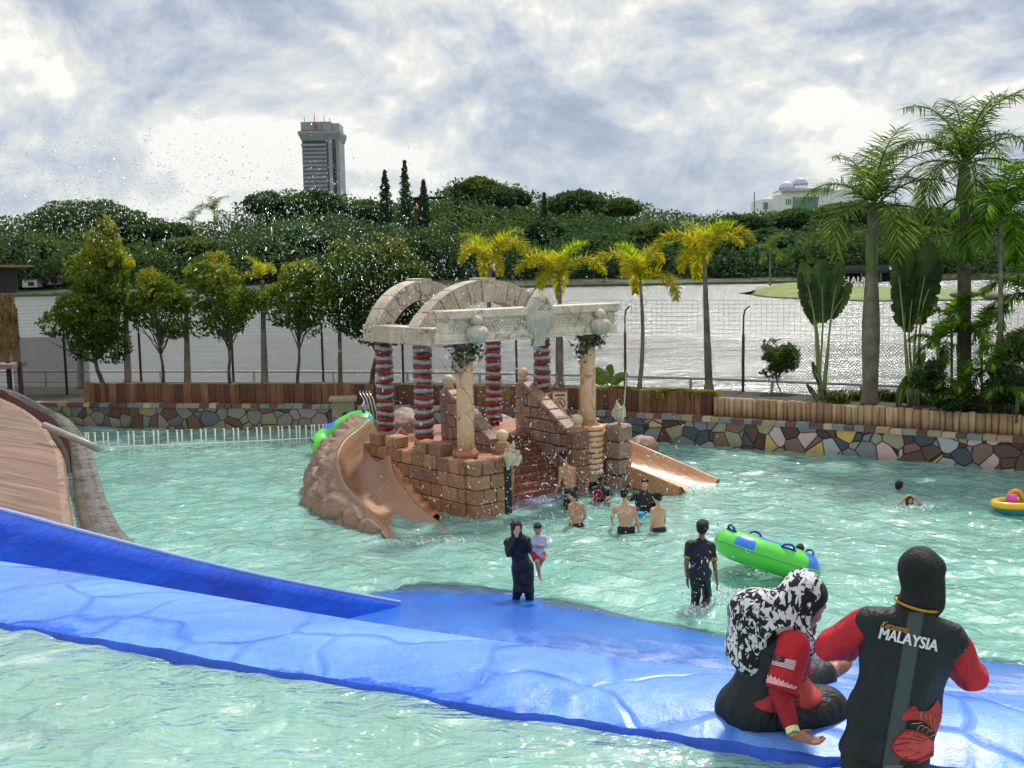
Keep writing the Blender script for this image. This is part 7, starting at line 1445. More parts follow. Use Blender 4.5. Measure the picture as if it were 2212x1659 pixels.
# ---- garment decoration projected on the cloth
def bvh(o): V, F = _geo[o.name]; return BVHTree.FromPolygons([Vector(v) for v in V], F.tolist())
def hit(B_, px, py, offs):
    d = Vector(ray(px, py)).normalized(); p, n_, i, dist = B_.ray_cast(Vector((0, 0, CAM_H)), d)
    if p is None: return None
    if n_.dot(d) > 0: n_ = -n_
    return np.array(p)+np.array(n_)*offs-np.array(d)*offs
def inpoly(x, y, P_):
    c = False; j = len(P_)-1
    for i in range(len(P_)):
        if (P_[i][1] > y) != (P_[j][1] > y) and x < (P_[j][0]-P_[i][0])*(y-P_[i][1])/(P_[j][1]-P_[i][1])+P_[i][0]: c = not c
        j = i
    return c
def smoothpoly(P_, n=60): P_ = list(P_)+[P_[0]]; return [tuple(q) for q in ramppts([(a, b, 0) for a, b in P_], n)[:, :2]]
def drape(parent, B_, poly, mat, name, off=.003, step=1.6, tr=None, uvf=None):
    xs = [p[0] for p in poly]; ys = [p[1] for p in poly]; nx_, ny_ = max(2, int((max(xs)-min(xs))/step)), max(2, int((max(ys)-min(ys))/step)); idx = {}; V = []; F = []; UV_ = []
    gx = np.linspace(min(xs), max(xs), nx_+1); gyy = np.linspace(min(ys), max(ys), ny_+1)
    def vid(i, j):
        if (i, j) not in idx:
            h = hit(B_, gx[i], gyy[j], off); idx[i, j] = None if h is None else len(V)
            if h is not None: V.append(h); UV_.append(uvf(gx[i], gyy[j]) if uvf else (gx[i], gyy[j]))
        return idx[i, j]
    for i in range(nx_):
        for j in range(ny_):
            if inpoly((gx[i]+gx[i+1])/2, (gyy[j]+gyy[j+1])/2, poly):
                q = [vid(i, j), vid(i, j+1), vid(i+1, j+1), vid(i+1, j)]
                if None not in q: F.append(q)
    if F: return mk(name, V, F, mat, parent=parent, uv=np.array(UV_), smooth=True)
def stroke(parent, B_, pts, r, mat, name, off=.004):
    P_ = [hit(B_, x, y, off) for x, y in pts]; P_ = [p for p in P_ if p is not None]
    if len(P_) > 1: mb = MB(); mb.tube(P_, r, 5); return mb
def strokes(parent, B_, lst, r, mat, name, off=.003):
    M_ = MB()
    for pts in lst:
        m = stroke(parent, B_, pts, r, mat, name, off)
        if m: M_.add(m.v[0], m.f, smooth=True)
    return M_.obj(name, mat, parent=parent) if M_.v else None
def drape_text(parent, B_, txt, size_px, p0, ang, mat, name, off=.004, shear=0., sx=1., bold=0., reps=(0,)):
    V, F = text_obj(txt, 1.0, None, None, mat, name, extrude=0, align='LEFT', shear=shear, bevel=bold); AV = []; AF = []
    for k, (dx, dy) in enumerate([(a, b) for a in reps for b in ((0,) if len(reps) == 1 else (-.012, .012))]):
        out = []
        for v in V: x = (v[0]+dx)*sx*size_px; y = (v[1]+dy)*size_px; out.append(hit(B_, p0[0]+x*cos(ang)+y*sin(ang), p0[1]+x*sin(ang)-y*cos(ang), off+k*.00025))
        n0 = len(AV); AF += [[i+n0 for i in f] for f in F if all(out[i] is not None for i in f)]; AV += [o if o is not None else np.zeros(3)+p_anchor(B_) for o in out]
    return mk(name, AV, AF, mat, parent=parent, smooth=False)
def p_anchor(B_): return np.array(B_.find_nearest(Vector((1.9, 4.7, 3.3)))[0])
# ================= standing woman, seen from behind
z2 = lambda X, Y: ((2250+X/2.645)/1.276, (1490+Y/2.645)/1.276)
def G(z, Y): return gy(*z, Y)
YW = 4.75
w1 = thing('person', 'woman seen from behind in black and red MALAYSIA shirt, black headscarf and thin gold necklace', 'person', (*G(z2(480, 1660), YW)[:2], 2.15))
hd = G(z2(752, 270), YW+.03); nk = G(z2(728, 480), YW); sl = G(z2(400, 590), YW); sr = G(z2(985, 720), YW); el = G(z2(105, 760), YW+.20); er = G(z2(1120, 985), YW+.10); wl_ = G(z2(330, 800), YW+.36); wr_ = G(z2(900, 860), YW+.32); pv = G(z2(500, 1480), YW+.02); up = nv(nk-pv)
S_ = SD(); Mh = headM(.45, -.15, 0); f = head_prims(S_, hd, Mh, 1.02); S_.cap(hd, nk, .05, .055, .03); ch = (sl+sr)/2; S_.cap(nk, ch, .07, .08, .04); S_.cap(ch, pv, .10, .13, .05); 
for a, e, w, sd3 in ((sl, el, wl_, -1), (sr, er, wr_, 1)): S_.cap(ch, a, .05, .05); S_.cap(a, e, .046, .04, .02); S_.cap(e, w, .038, .025, .02); hand(S_, w, nv(w-e), [0, 0, 1.], .95, .5, side=-sd3)
for dx in (-.09, .09): S_.cap(pv+[dx, 0, -.1], [pv[0]+dx-.02, YW, 2.45], .085, .06, .04); S_.cap([pv[0]+dx-.02, YW, 2.45], [pv[0]+dx-.02, YW+.02, 2.2], .055, .038, .03); S_.cap([pv[0]+dx-.02, YW+.02, 2.19], [pv[0]+dx-.02, YW+.16, 2.165], .036, .026, .02)
S_.obj('body', .009, SKF, w1)
T_ = SD(); Mt = np.stack([nv(sr-sl), nv(np.cross(up, nv(sr-sl))), up], 1)
T_.cap(nk-up*.035, ch, .088, .11, .05); T_.cap(ch*.8+nk*.2, sl+(ch-sl)*.0-[0, 0, .0], .075, .076, .05); T_.cap(ch*.8+nk*.2, sr+(ch-sr)*.0, .075, .076, .05)
T_.ell(ch-up*.12, (.215, .125, .17), Mt, .06); T_.ell(ch*.55+pv*.45, (.19, .13, .2), Mt, .07)
p1 = G(z2(560, 1250), YW+.01); T_.ell(p1, (.208, .145, .2), Mt, .06); p2 = G(z2(505, 1560), YW+.01); T_.ell(p2, (.222, .155, .2), Mt, .06); T_.ell(G(z2(495, 1700), YW+.01), (.228, .16, .15), Mt, .05)
T_.plane(G(z2(490, 1655), YW-.15), -np.array([0, 0, 1.]))
shirt = T_.obj('shirt', .0075, NVY, w1, folds(.0085, 11, 4, axis=up))
for a, e, w in ((sl, el, wl_), (sr, er, wr_)): S2 = SD(); a2 = a+(e-a)*.16; S2.cap(a2, e, .074, .072, .03); S2.cap(e, e*.35+w*.65, .070, .058, .03, flat=True); S2.obj('sleeve', .0075, REDC, w1, folds(.008, 13, 8, axis=nv(el-sl)))
V, F = _geo[w1.children[-1].name] if False else (None, None)
H_ = SD(); g = lambda x, y, z: hd+Mh@np.array([x, y, z]); H_.ell(g(0, -.012, .035), (.098, .113, .110), Mh, .03); H_.ell(g(0, -.01, -.06), (.086, .095, .11), Mh, .04); H_.cap(g(0, -.015, -.10), nk-up*.0, .080, .084, .04); H_.cut(g(0, .14, -.02), (.06, .08, .08), Mh)
scarfblk = cloth_mat('black_jersey', (9, 9, 11), (20, 20, 24), .7, sc=6); H_.obj('headscarf', .007, scarfblk, w1, folds(.0075, 13, 2, axis=(.8, 0, .6)))
Bh = BVHTree.FromPolygons([Vector(v) for v in np.concatenate([_geo[shirt.name][0]])], _geo[shirt.name][1].tolist()); hs = w1.children if 0 else None
mb = MB(); an = np.linspace(0, 2*pi, 40)[:-1]; c = nk+up*.012; nf_ = G(z2(735, 478), YW-.105)
for dz in (0, .006): mb.tube([c+Mt@np.array([.102*cos(q), .102*sin(q), -.0*sin(q)+dz+.006*cos(q*1)]) for q in an], .0030, 5, closed=True)
mb.obj('necklace', GLD, w1)
TRW = simple('trousers_black', lin((12, 12, 15)), .6); mb = SD()
for dx in (-.09, .09): mb.cap(pv+[dx, 0, -.05], [pv[0]+dx-.02, YW, 2.45], .115, .085, .05); mb.cap([pv[0]+dx-.02, YW, 2.45], [pv[0]+dx-.02, YW+.02, 2.24], .08, .065, .03, flat=True)
mb.plane(pv+[0, 0, .0], (0, 0, 1.)); mb.obj('trousers', .012, TRW, w1)
Bs = bvh(shirt)
song = NT('songket_weave'); uv = song.coord('UV'); sx_ = song.node('ShaderNodeSeparateXYZ'); song.L.new(uv, sx_.inputs[0])
u1 = song.math('ABSOLUTE', song.math('SUBTRACT', sx_.outputs[0], .5)); v1 = song.math('ABSOLUTE', song.math('SUBTRACT', song.math('FRACT', sx_.outputs[1]), .5)); dd = song.math('ADD', u1, v1); rings = song.math('GREATER_THAN', song.math('SINE', song.math('MULTIPLY', dd, 34.)), .1)
edge = song.math('GREATER_THAN', u1, .42); wv = song.math('MULTIPLY', song.noise(song.coord('UV', scale=(8, 8, 1)), 6, 3), .35); pat = song.math('MAXIMUM', song.math('MULTIPLY', rings, song.math('SUBTRACT', 1., edge)), song.math('GREATER_THAN', song.math('SINE', song.math('MULTIPLY', u1, 110.)), .6))
song_m = song.fin(song.mix(song.math('MULTIPLY', pat, .8), lin((16, 22, 28)), song.mix(wv, lin((86, 98, 102)), lin((50, 60, 64)))), .7)
a0, a1, b0_, b1_ = z2(668, 518), z2(786, 520), z2(470, 1650), z2(602, 1650)
def suv(x, y): t = (y-a0[1])/(b0_[1]-a0[1]); xl = a0[0]+(b0_[0]-a0[0])*t; xr = a1[0]+(b1_[0]-a1[0])*t; return ((x-xl)/(xr-xl), t*11)
drape(w1, Bs, [a0, a1, b1_, b0_], song_m, 'songket_strip', .0022, 1.6, uvf=suv)
WLET = simple('white_print', (.72, .73, .78), .6, .04, 30, 0); GPR = simple('gold_print', lin((176, 132, 60)), .5, .1, 30, 0)
drape_text(w1, Bs, 'MALAYSIA', 33.5, z2(444, 704), math.atan2(118, 500), WLET, 'lettering', .0050, sx=.84, bold=0., reps=(-.035, -.012, .012, .035))
drape_text(w1, Bs, 'Keranamu', 20., z2(458, 626), math.atan2(54, 220), GPR, 'script_lettering', .0045, shear=.5, sx=.74, bold=0., reps=(-.012, .012))
RP = simple('hibiscus_red', lin((176, 44, 44)), .65, .2, 18, 0, c2=lin((140, 22, 32))); RP2 = simple('hibiscus_pink', lin((196, 72, 66)), .65, .15, 14, 0, c2=lin((166, 44, 48))); RP3 = simple('hibiscus_dark', lin((120, 14, 28)), .65, .2, 14, 0)
Z = lambda L_: [z2(*p) for p in L_]
drape(w1, Bs, smoothpoly(Z([(880, 1150), (925, 1300), (905, 1420), (870, 1420), (800, 1330), (720, 1300), (640, 1310), (616, 1280), (680, 1215), (720, 1205), (740, 1240), (820, 1230)])), RP, 'print_petal', .0028)
drape(w1, Bs, smoothpoly(Z([(535, 1480), (590, 1410), (660, 1370), (760, 1390), (850, 1450), (880, 1500), (830, 1560), (760, 1600), (640, 1600), (560, 1560)])), RP3, 'print_petal', .0024)
drape(w1, Bs, smoothpoly(Z([(552, 1488), (600, 1425), (665, 1388), (755, 1405), (840, 1465), (862, 1500), (810, 1550), (740, 1585), (650, 1585), (575, 1548)])), RP2, 'print_petal', .0032)
drape(w1, Bs, smoothpoly(Z([(700, 1640), (760, 1600), (870, 1560), (870, 1655), (760, 1658), (690, 1656)])), RP, 'print_petal', .0028)
strokes(w1, Bs, [Z([(560, 1490), (660, 1470), (760, 1480), (860, 1495)]), Z([(590, 1440), (680, 1440), (780, 1460), (860, 1490)]), Z([(580, 1530), (700, 1515), (860, 1505)]), Z([(650, 1400), (720, 1420), (800, 1450)]), Z([(640, 1580), (740, 1545), (850, 1510)])], .0022, RP3, 'petal_veins', .004)
strokes(w1, Bs, [Z([(690, 1330), (740, 1328), (760, 1322)]), Z([(730, 1372), (745, 1345), (775, 1345)]), Z([(765, 1380), (780, 1352), (810, 1365)]), Z([(795, 1402), (815, 1375), (835, 1385)]), Z([(820, 1425), (850, 1415), (862, 1395)]), Z([(750, 1290), (752, 1255), (760, 1250)]), Z([(792, 1305), (785, 1265), (796, 1258)]), Z([(825, 1330), (815, 1275), (826, 1270)]), Z([(850, 1345), (855, 1300), (862, 1300)])], .0024, GPR, 'print_stamens', .004)
# small flag mark on the right sleeve
sleeve1 = [k for k in kids(w1) if k.name.startswith('sleeve')][-1]
Bsl = bvh(sleeve1)
strokes(w1, Bsl, [Z([(1066+i*7, 790-i*9+0), (1084+i*6, 748-i*4)]) for i in range(0)]+[Z([(1072, 778), (1096, 752)]), Z([(1074, 790), (1100, 764)]), Z([(1078, 800), (1103, 776)])], .0016, WLET, 'sleeve_stripes', .003)
# ================= seated woman
z1 = lambda X, Y: ((1970+X/2.765)/1.276, (1500+Y/2.765)/1.276)
YS = 5.45
w2 = thing('person', 'woman seated on the blue ledge in black and white patterned headscarf, with yellow wristband', 'person', (*G(z1(450, 1380), YS)[:2], 2.81))
hd2 = G(z1(672, 425), YS); nk2 = G(z1(520, 640), YS+.02); ch2 = G(z1(455, 860), YS+.02); pv2 = G(z1(400, 1210), YS+.03); s1 = G(z1(590, 800), YS-.13); e1 = G(z1(500, 1120), YS-.22); w1_ = G(z1(598, 1440), YS-.38); s2_ = G(z1(560, 770), YS+.18); e2 = G(z1(640, 960), YS+.28); w2_ = G(z1(700, 700), YS+.10)
MH = headM(-pi/2+.22, -.50, 0)
S_ = SD(); f2 = head_prims(S_, hd2+MH@np.array([0, .030, -.016]), MH, 1.08, ears=False); S_.cap(hd2-[.02, 0, .03], nk2, .05, .055, .03); S_.cap(nk2, ch2, .08, .10, .05); S_.cap(ch2, pv2, .12, .14, .05)
S_.cap(s1, e1, .052, .044, .03); S_.cap(e1, w1_, .042, .027, .02); S_.cap(s2_, e2, .05, .042, .03); S_.cap(e2, w2_, .04, .027, .02)
hand(S_, w1_, G(z1(720, 1490), YS-.40)-w1_, np.array([.15, .1, -1.]), .95, .45, side=1); hand(S_, w2_, nv([.25, -.2, .75]), np.array([.9, .3, -.2]), .95, .9, side=-1)
kn = G(z1(830, 1255), YS-.02); an2 = G(z1(560, 1340), YS-.18); kf = G(z1(800, 1000), YS+.42); af = G(z1(905, 955), YS+.62); tf2 = G(z1(1010, 905), YS+.64)
S_.cap(pv2, kn, .09, .07, .04); S_.cap(kn, an2, .06, .04, .03); S_.cap(pv2, kf, .09, .06, .04); S_.cap(kf, af, .055, .036, .03); 
fd = nv(tf2-af); S_.cap(af, af+fd*.06, .038, .036, .02); S_.cap(af+fd*.05, tf2, .038, .028, .03); S_.cap(af-fd*.03-[0, 0, .02], af+fd*.02-[0, 0, .02], .032, .03, .02)
for i in range(5): q = tf2+np.array([.0, .0, 0])+np.cross(fd, [0, 1, 0])*(.026-.013*i)*1.0+np.array([0, .02*(i-2)*.4, 0]); S_.cap(q, q+fd*(.035-.004*i)+[0, 0, -.004*i], .0105-.0012*i, .009-.001*i, .005)
S_.obj('body', .0062, SKF, w2)
face_parts(f2, MH, 1.04, w2)
T_ = SD(); T_.ell(pv2+[-.03, 0, -.02], (.225, .215, .155), None, .06); T_.ell(pv2+[-.075, .02, -.06], (.19, .20, .12), None, .06); T_.cap(ch2, pv2, .165, .20, .08); T_.ell(ch2+[.0, 0, .04], (.155, .19, .15), None, .06); T_.cap(nk2-[0, 0, .06], ch2, .09, .14, .06); T_.cap(ch2+[0, 0, .08], s1, .10, .083, .05); T_.cap(ch2+[0, 0, .08], s2_, .10, .083, .05)
T_.ell(pv2+[.10, -.03, .05], (.12, .16, .11), None, .06); T_.ell(G(z1(640, 1190), YS-.05), (.13, .13, .10), None, .05)
sh2 = T_.obj('shirt', .008, NVY, w2, folds(.009, 12, 12, axis=(0.3, 0, 1)))
L2_ = SD(); L2_.cap(pv2-[.0, 0, .05], kn, .155, .115, .06); L2_.cap(kn, an2, .10, .075, .05); L2_.cap(pv2+[0, .1, -.03], kf, .13, .09, .06); L2_.cap(kf, af-fd*.05, .085, .058, .03, flat=True); L2_.ell(kn+[-.05, 0, -.02], (.17, .15, .105), None, .06); L2_.ell((pv2+kn)/2+[0, -.02, -.04], (.2, .17, .13), None, .06); L2_.cap(pv2-[.12, 0, .10], pv2+[.15, 0, -.12], .12, .12, .05); L2_.plane([0, 0, 2.815], (0, 0, -1)); L2_.obj('trousers', .009, cloth_mat('trousers_black_lycra', (11, 12, 14), (22, 24, 28), .5, sc=6), w2, folds(.005, 6, 15))
A_ = SD(); A_.cap(s1+[0, 0, .01], e1, .092, .080, .03, flat=True); sv = A_.obj('sleeve', .0075, REDC, w2, folds(.0065, 12, 18, axis=nv(e1-s1)))
A_ = SD(); A_.cap(s1*.2+e1*.8, e1, .062, .058, .03); A_.cap(e1, e1*.12+w1_*.88, .056, .041, .03, flat=True); A_.obj('inner_sleeve', .0075, REDD, w2, folds(.005, 16, 19, axis=nv(np.cross(w1_-e1, [0, 1, 0])), st=1.))
A_ = SD(); A_.cap(s2_, e2, .07, .06, .03); A_.cap(e2, w2_, .055, .04, .03, flat=True); A_.obj('far_sleeve', .009, REDC, w2)
# scarf: patterned outer cloth and black cap
SCF = NT('patterned_scarf'); co = SCF.coord('Object', scale=(1.0, 1.0, .62), rot=(0, .5, 0)); a = SCF.noise(co, 21, 3, .55, 1.6); b = SCF.noise(SCF.coord('Object', rot=(0, -.6, 0)), 16, 3, .5, 1.2); 
m = SCF.ramp(SCF.math('ADD', SCF.math('MULTIPLY', a, .7), SCF.math('MULTIPLY', b, .3)), [(.500, 0.), (.512, 1.)]); scf_m = SCF.fin(SCF.mix(m, (.012, .012, .016), (.66, .66, .70)), .75, SCF.bump(SCF.noise(SCF.coord('Object', scale=(1, 1, .4)), 14, 4, .5, 1.), .02), .3)
g2 = lambda x, y, z: hd2+MH@np.array([x, y, z])
H_ = SD(); H_.ell(g2(0, -.035, .030), (.106, .108, .122), MH, .03); H_.ell(g2(0, -.02, -.06), (.095, .088, .11), MH, .04); H_.cap(g2(0, -.05, -.06), nk2+[-.02, 0, .0], .095, .13, .06); back = G(z1(330, 560), YS+.02); lb = G(z1(255, 800), YS); 
H_.cap(nk2, back, .13, .145, .06); H_.cap(back, lb, .15, .12, .07); H_.cap(lb, G(z1(285, 885), YS-.05), .11, .075, .05); H_.ell(G(z1(500, 700), YS-.04), (.15, .17, .075), headM(0, 0, .5), .05); H_.ell(G(z1(560, 660), YS), (.11, .16, .08), headM(0, 0, .6), .05); H_.cap(G(z1(700, 740), YS+.06), G(z1(745, 850), YS+.07), .05, .03, .03)
H_.cut(g2(0, .150, -.02), (.19, .132, .14), MH); H_.cut(G(z1(590, 860), YS-.19), (.155, .10, .17), None)
H_.obj('headscarf', .0068, scf_m, w2, folds(.010, 12, 21, axis=(.5, 0, 1)))
C_ = SD(); C_.ell(g2(0, .012, .028), (.101, .104, .112), MH, .02); C_.ell(g2(0, .018, -.035), (.084, .085, .095), MH, .02); C_.cut(g2(0, .158, -.040), (.19, .115, .122), MH); C_.plane(g2(0, .002, 0), -(MH@np.array([0, 1., -.25]))); C_.obj('under_cap', .006, scarfblk, w2)
# flag, lace, print, wristband
Bv = bvh(sv); z1L = lambda L_: [z1(*p) for p in L_]
def quad(a, b, c, d, u0, v0, u1, v1):
    P_ = lambda u, v: tuple(np.array(a)*(1-u)*(1-v)+np.array(b)*u*(1-v)+np.array(c)*u*v+np.array(d)*(1-u)*v); return [P_(u0, v0), P_(u1, v0), P_(u1, v1), P_(u0, v1)]
fa, fb, fc, fd_ = z1(455, 845), z1(622, 878), z1(598, 962), z1(434, 918); FW = simple('flag_white', (.68, .66, .68), .6, .04, 30, 0); FB = simple('flag_blue', lin((16, 22, 62)), .6, .1, 30, 0)
for i in range(4, 7): drape(w2, Bv, quad(fa, fb, fc, fd_, 0, i/7+.01, 1, i/7+.085), FW, 'flag_stripe', .0035, .55)
for i in range(1, 4): drape(w2, Bv, quad(fa, fb, fc, fd_, .5, i/7-.0, 1, i/7+.075), FW, 'flag_stripe', .0035, .55)
drape(w2, Bv, quad(fa, fb, fc, fd_, 0, 0, .5, .54), FB, 'flag_canton', .0040, .8)
P_ = lambda u, v: tuple(np.array(fa)*(1-u)*(1-v)+np.array(fb)*u*(1-v)+np.array(fc)*u*v+np.array(fd_)*(1-u)*v)
strokes(w2, Bv, [[P_(.20+.075*cos(q), .27+.17*sin(q)) for q in np.linspace(.7, 5.5, 12)], [P_(.285, .2), P_(.285, .34)], [P_(.25, .27), P_(.32, .27)]], .0019, GLD, 'flag_crescent_star', .0052)
LACE = NT('pink_lace'); v = LACE.vor(LACE.coord('UV', scale=(1, 1, 1)), .45, 'DISTANCE_TO_EDGE'); LACE.fin(LACE.mix(LACE.ramp(v.outputs[0], [(.1, 0.), (.2, 1.)]), lin((236, 190, 200)), lin((196, 60, 84))), .8)
lp = [(382, 1010)]+[(396+i*30+d, 1000+i*13.2+h) for i in range(8) for d, h in ((-8, -4), (4, -20), (16, 2))]+[(612, 1098), (604, 1106)]+[(380, 1050)]
drape(w2, Bv, [z1(*p) for p in lp], LACE.m, 'lace_trim', .004, .8)
B2 = bvh(sh2); drape(w2, B2, smoothpoly(z1L([(300, 1210), (420, 1150), (500, 1120), (620, 1050), (740, 975), (810, 1060), (828, 1140), (790, 1210), (690, 1270), (600, 1290), (430, 1280), (320, 1245)])), RP, 'print_petal', .003, 1.3)
drape(w2, B2, smoothpoly(z1L([(640, 1080), (740, 1010), (800, 1080), (815, 1150), (740, 1220), (650, 1240)])), RP2, 'print_petal', .0045, 1.3)
strokes(w2, B2, [z1L([(600, 1130), (650, 1140)]), z1L([(620, 1160), (640, 1110)]), z1L([(690, 1200), (700, 1080), (740, 1030)]), z1L([(720, 1210), (760, 1100)]), z1L([(590, 1180), (650, 1190)])], .002, GPR, 'print_stamens', .0055)
wb = e1*.06+w1_*.94; dw = nv(w1_-e1); mb = MB(); mb.tube([wb-dw*.016, wb+dw*.016], .034, 20, cap=False); mb.obj('wristband', simple('lime_band', lin((196, 214, 96)), .5, .08, 30, 0, c2=lin((226, 232, 190))), parent=w2); mb = MB(); mb.tube([wb+dw*.03, wb+dw*.033], .031, 20, cap=False); mb.obj('bangle', GLD, parent=w2)
mb = MB(); mb.box(tuple(wb+np.array([0, -.034, .004])), (.026, .004, .024)); mb.obj('band_patch', simple('band_grey', lin((120, 124, 130)), .5), parent=w2)
# ============================================================ floats, spray, splashes
def float_tube(label, loc, M_, L_=.52, Rr=.40, r=.27, group='green and blue double ring floats', seed=0):
    o = thing('inflatable_float', label, 'float', tuple(loc), group=group); o.rotation_euler = Matrix(M_.tolist()).to_euler()
    n1, n2 = 90, 28; t = np.linspace(0, 1, n1); per = 2*pi*Rr+4*L_*.5; path = []; tan = []
    for q in t:
        s5 = q*per; a = L_; 
        if s5 < a: p = (-a/2+s5, -Rr); d = (1, 0)
        elif s5 < a+pi*Rr: th_ = (s5-a)/Rr-pi/2; p = (a/2+Rr*cos(th_), Rr*sin(th_)); d = (-sin(th_), cos(th_))
        elif s5 < 2*a+pi*Rr: p = (a/2-(s5-a-pi*Rr), Rr); d = (-1, 0)
        else: th_ = (s5-2*a-pi*Rr)/Rr+pi/2; p = (-a/2+Rr*cos(th_), Rr*sin(th_)); d = (-sin(th_), cos(th_))
        path.append(p); tan.append(d)
    P_ = []
    for (px, py), (dx, dy) in zip(path, tan):
        nx_, ny_ = dy, -dx; P_.append([(px+nx_*r*cos(w), py+ny_*r*cos(w), r*.92*sin(w)) for w in np.linspace(0, 2*pi, n2)])
    P_ = np.array(P_); uv = np.stack(np.meshgrid(t*8, np.linspace(0, 1, n2), indexing='ij'), -1)
    m = NT('float_vinyl'); co = m.coord('Object'); sx = m.node('ShaderNodeSeparateXYZ'); m.L.new(co, sx.inputs[0]); v = m.vor(m.coord('Object', scale=(1, 1, .3), loc=(seed, 0, 0)), 2.1, 'SMOOTH_F1', 1.)
    top = m.math('GREATER_THAN', sx.outputs[2], .03); blue = m.math('MULTIPLY', m.math('LESS_THAN', v.outputs[0], .36), top); c = m.mix(blue, lin((84, 206, 62)), lin((26, 116, 216))); c = m.mix(m.math('LESS_THAN', m.math('ABSOLUTE', m.math('SUBTRACT', sx.outputs[2], .0)), .006), c, lin((40, 130, 30)))
    m.b.inputs['Coat Weight'].default_value = .4; m.fin(c, .3, m.bump(m.noise(co, 5, 3), .01))
    b = MB(); b.sheet(P_, uv=uv); mk('tube', np.concatenate(b.v), b.f, m.m, parent=o, world=True)
    hm_ = simple('float_handle', lin((26, 40, 130)), .35, .1, 6, 0)
    for i in (8, 30, 52, 74):
        (px, py), (dx, dy) = path[i], tan[i]; w = 1.15; nx_, ny_ = dy, -dx; c = np.array([px+nx_*r*cos(w), py+ny_*r*cos(w), r*.92*sin(w)]); nn = nv([nx_*cos(w), ny_*cos(w), sin(w)]); d = np.array([dx, dy, 0]); mb = MB(); mb.tube(ramppts([c-d*.11, c-d*.085+nn*.06, c+nn*.085, c+d*.085+nn*.06, c+d*.11], 14), .02, 8); mb.box(tuple(c), (.05, .05, .02)) if 0 else mb.tube([c-d*.14, c+d*.14], .026, 6)
        mk('handle', np.concatenate(mb.v), mb.f, hm_, parent=o, world=True)
    return o
M1 = np.array(Matrix.Rotation(.33, 3, 'Y') @ Matrix.Rotation(-.14, 3, 'X') @ Matrix.Rotation(.18, 3, 'Z'))
c = gy(1656, 1199, 17.6); float_tube('big green double float with blue patches and dark handles, tilted beside the wading boy', c, M1, seed=.9)
M2 = np.array(Matrix.Rotation(-.42, 3, 'Y') @ Matrix.Rotation(.30, 3, 'X') @ Matrix.Rotation(.2, 3, 'Z'))
c = gy(738, 934, 30.2); float_tube('far blue and green float behind the curved slide rocks', c, M2, .6, .42, .27, seed=3.)
# toddler boat at the right edge
o = thing('toddler_float', 'yellow and teal toddler float holding a pink bucket, cut by the right edge', 'float', tuple(gy(2195, 1112, 21.5))); c = np.array(o.location)
def hull(z0, z1, m_, name, k0=.7, k1=1.): mb = MB(); mb.lathe(c, [(.36*k0, z0), (.48*(k0+k1)/2, z0+(z1-z0)*.5), (.50*k1, z1)], n=30, sy=.62); return mb.obj(name, m_, parent=o)
hull(-.16, .20, simple('float_teal', lin((0, 122, 136)), .35, .1, 4, 0), 'hull', .55)
mb = MB(); an = np.linspace(0, 2*pi, 37)[:-1]; mb.tube([c+[.46*cos(q), .29*sin(q), .24] for q in an], .075, 10, closed=True); mb.obj('rim', simple('float_yellow', lin((236, 186, 30)), .35, .1, 4, 0), parent=o)
mb = MB(); mb.lathe(c+[-.14, -.05, .2], [(.09, 0), (.10, .2), (.10, .24)], n=16); mb.obj('bucket', simple('pink_bucket', lin((220, 90, 190)), .4, .08, 5, 0), parent=o); mb = MB(); mb.tube(ramppts([c+[-.16, .05, .24], c+[-.12, .06, .44], c+[.05, .06, .48], c+[.14, .05, .3]], 12), .05, 8); mb.obj('handle', simple('float_orange', lin((236, 150, 20)), .35, .1, 4, 0), parent=o)
# ---- water spray: droplets in the air
r = np.random.default_rng(77); DR = NT('droplet'); e_ = DR.node('ShaderNodeBsdfDiffuse'); e_.inputs[0].default_value = (.92, .95, .97, 1); t_ = DR.node('ShaderNodeBsdfTransparent'); g_ = DR.node('ShaderNodeBsdfGlossy'); g_.inputs['Roughness'].default_value = .1; m1_ = DR.node('ShaderNodeMixShader', i_0=.4); m2_ = DR.node('ShaderNodeMixShader', i_0=.38)
DR.L.new(e_.outputs[0], m1_.inputs[1]); DR.L.new(g_.outputs[0], m1_.inputs[2]); DR.L.new(m1_.outputs[0], m2_.inputs[1]); DR.L.new(t_.outputs[0], m2_.inputs[2]); DR.L.new(m2_.outputs[0], DR.out.inputs[0])
OCT = np.array([(1, 0, 0), (-1, 0, 0), (0, 1, 0), (0, -1, 0), (0, 0, 1), (0, 0, -1)], float); OF = np.array([(0, 2, 4), (2, 1, 4), (1, 3, 4), (3, 0, 4), (2, 0, 5), (1, 2, 5), (3, 1, 5), (0, 3, 5)])
def drops(name, C, rad, stretch, m):
    n = len(C); d = r.normal(0, 1, (n, 3)); d[:, 2] = np.abs(d[:, 2])*1.2+.2; d /= np.linalg.norm(d, axis=1)[:, None]; V = OCT[None]*rad[:, None, None]; V = V+(V@d[:, :, None])*d[:, None, :]*(stretch[:, None, None]-1); V = V+C[:, None]
    return tag(mk(name, V.reshape(-1, 3), (np.arange(n)*6)[:, None, None].repeat(8, 1).reshape(-1, 1)+np.tile(OF, (n, 1)), m, smooth=True), kind='stuff')
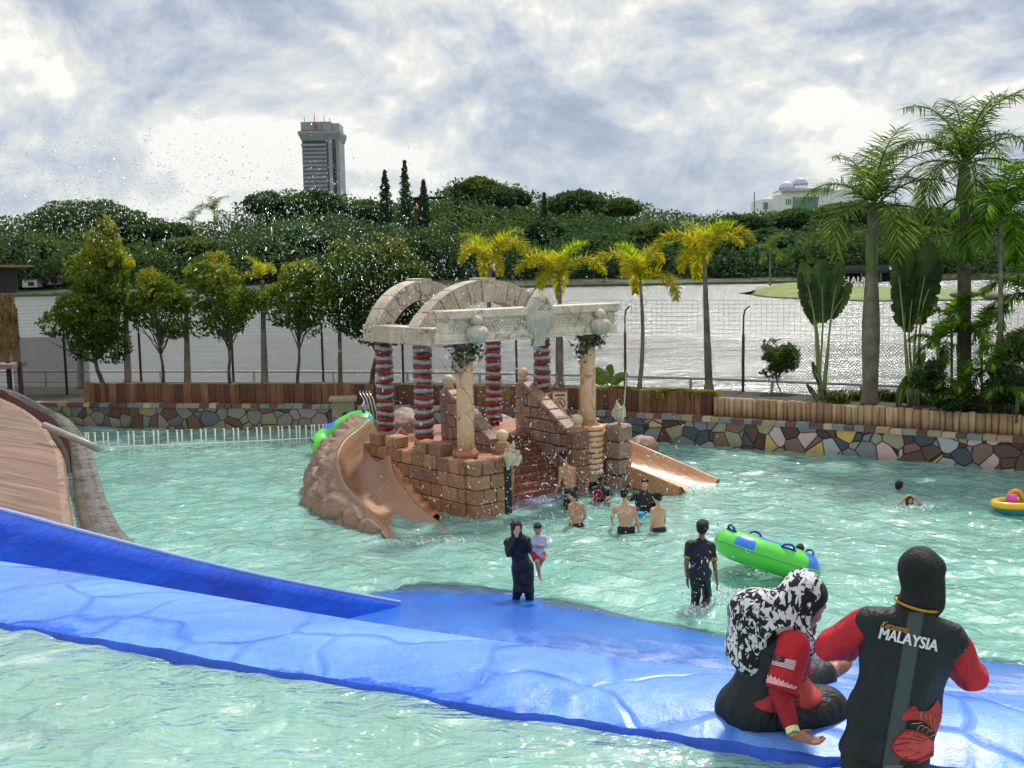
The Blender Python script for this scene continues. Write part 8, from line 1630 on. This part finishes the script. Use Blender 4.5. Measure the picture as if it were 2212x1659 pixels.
def cloud(n, boxes):
    out = []; w = np.array([b[-1] for b in boxes], float); w /= w.sum(); k = r.choice(len(boxes), n, p=w)
    for i in range(n):
        x, y, sx, sy, Y0, Y1, _ = boxes[k[i]]; out.append(gy(r.normal(x, sx), r.normal(y, sy), r.uniform(Y0, Y1)))
    out = np.array(out); return out[out[:, 2] > .03]
C = cloud(5600, [(1060, 900, 170, 190, 19, 24, 3), (800, 560, 130, 90, 18, 23, 2.4), (1150, 1130, 110, 90, 17, 21, 1.5), (1300, 1060, 100, 60, 17, 20, 1.2), (1000, 700, 140, 90, 17, 22, 1.2), (1520, 1230, 60, 60, 13, 15.5, .25), (640, 480, 110, 60, 18, 23, .8)])
drops('water_spray', C, np.clip(r.lognormal(math.log(.0052), .45, len(C)), .003, .022), r.uniform(1.2, 4.5, len(C)), DR.m)
C = cloud(2600, [(330, 390, 190, 70, 20, 26, 3), (150, 430, 120, 55, 20, 26, 2), (600, 430, 140, 60, 20, 25, 1)])
DK = simple('shaded_droplet', (.34, .38, .42), .3, .1, 8, 0); drops('high_spray', C, np.clip(r.lognormal(math.log(.0085), .35, len(C)), .004, .018), r.uniform(1.2, 3.5, len(C)), DR.m)
# jet from the right shell
b = gy(1343, 925, 24.4); t = gy(1352, 800, 24.2); P_ = ramppts([b, (b+t)/2+[.02, 0, .1], t], 14); mb = MB(); mb.tube(P_, np.linspace(.014, .008, 14), 6); tag(mb.obj('water_jet', DR.m), 'thin upright water jet above the right conch shell', 'water jet')
# foam splashes
FO = simple('foam', (.80, .88, .87), .8, .08, 9, .02, coord='World')
def splash(px, py, n, sx, sy, rad, name='foam_splash', z=0.):
    c = gz(px, py, z); q = c+np.stack([r.normal(0, sx, n), r.normal(0, sy, n), np.abs(r.normal(0, .03, n))], 1); return drops(name, q, np.clip(r.lognormal(math.log(rad), .5, n), .004, .05), r.uniform(1, 2.5, n), FO)
splash(1560, 1290, 420, .35, .30, .009); splash(1500, 1322, 160, .15, .12, .009); splash(1650, 1238, 200, .35, .1, .009); splash(910, 1172, 260, .45, .12, .010); splash(1510, 1062, 200, .35, .15, .010); splash(1305, 1168, 90, .6, .12, .007); splash(1975, 1098, 140, .35, .12, .009)
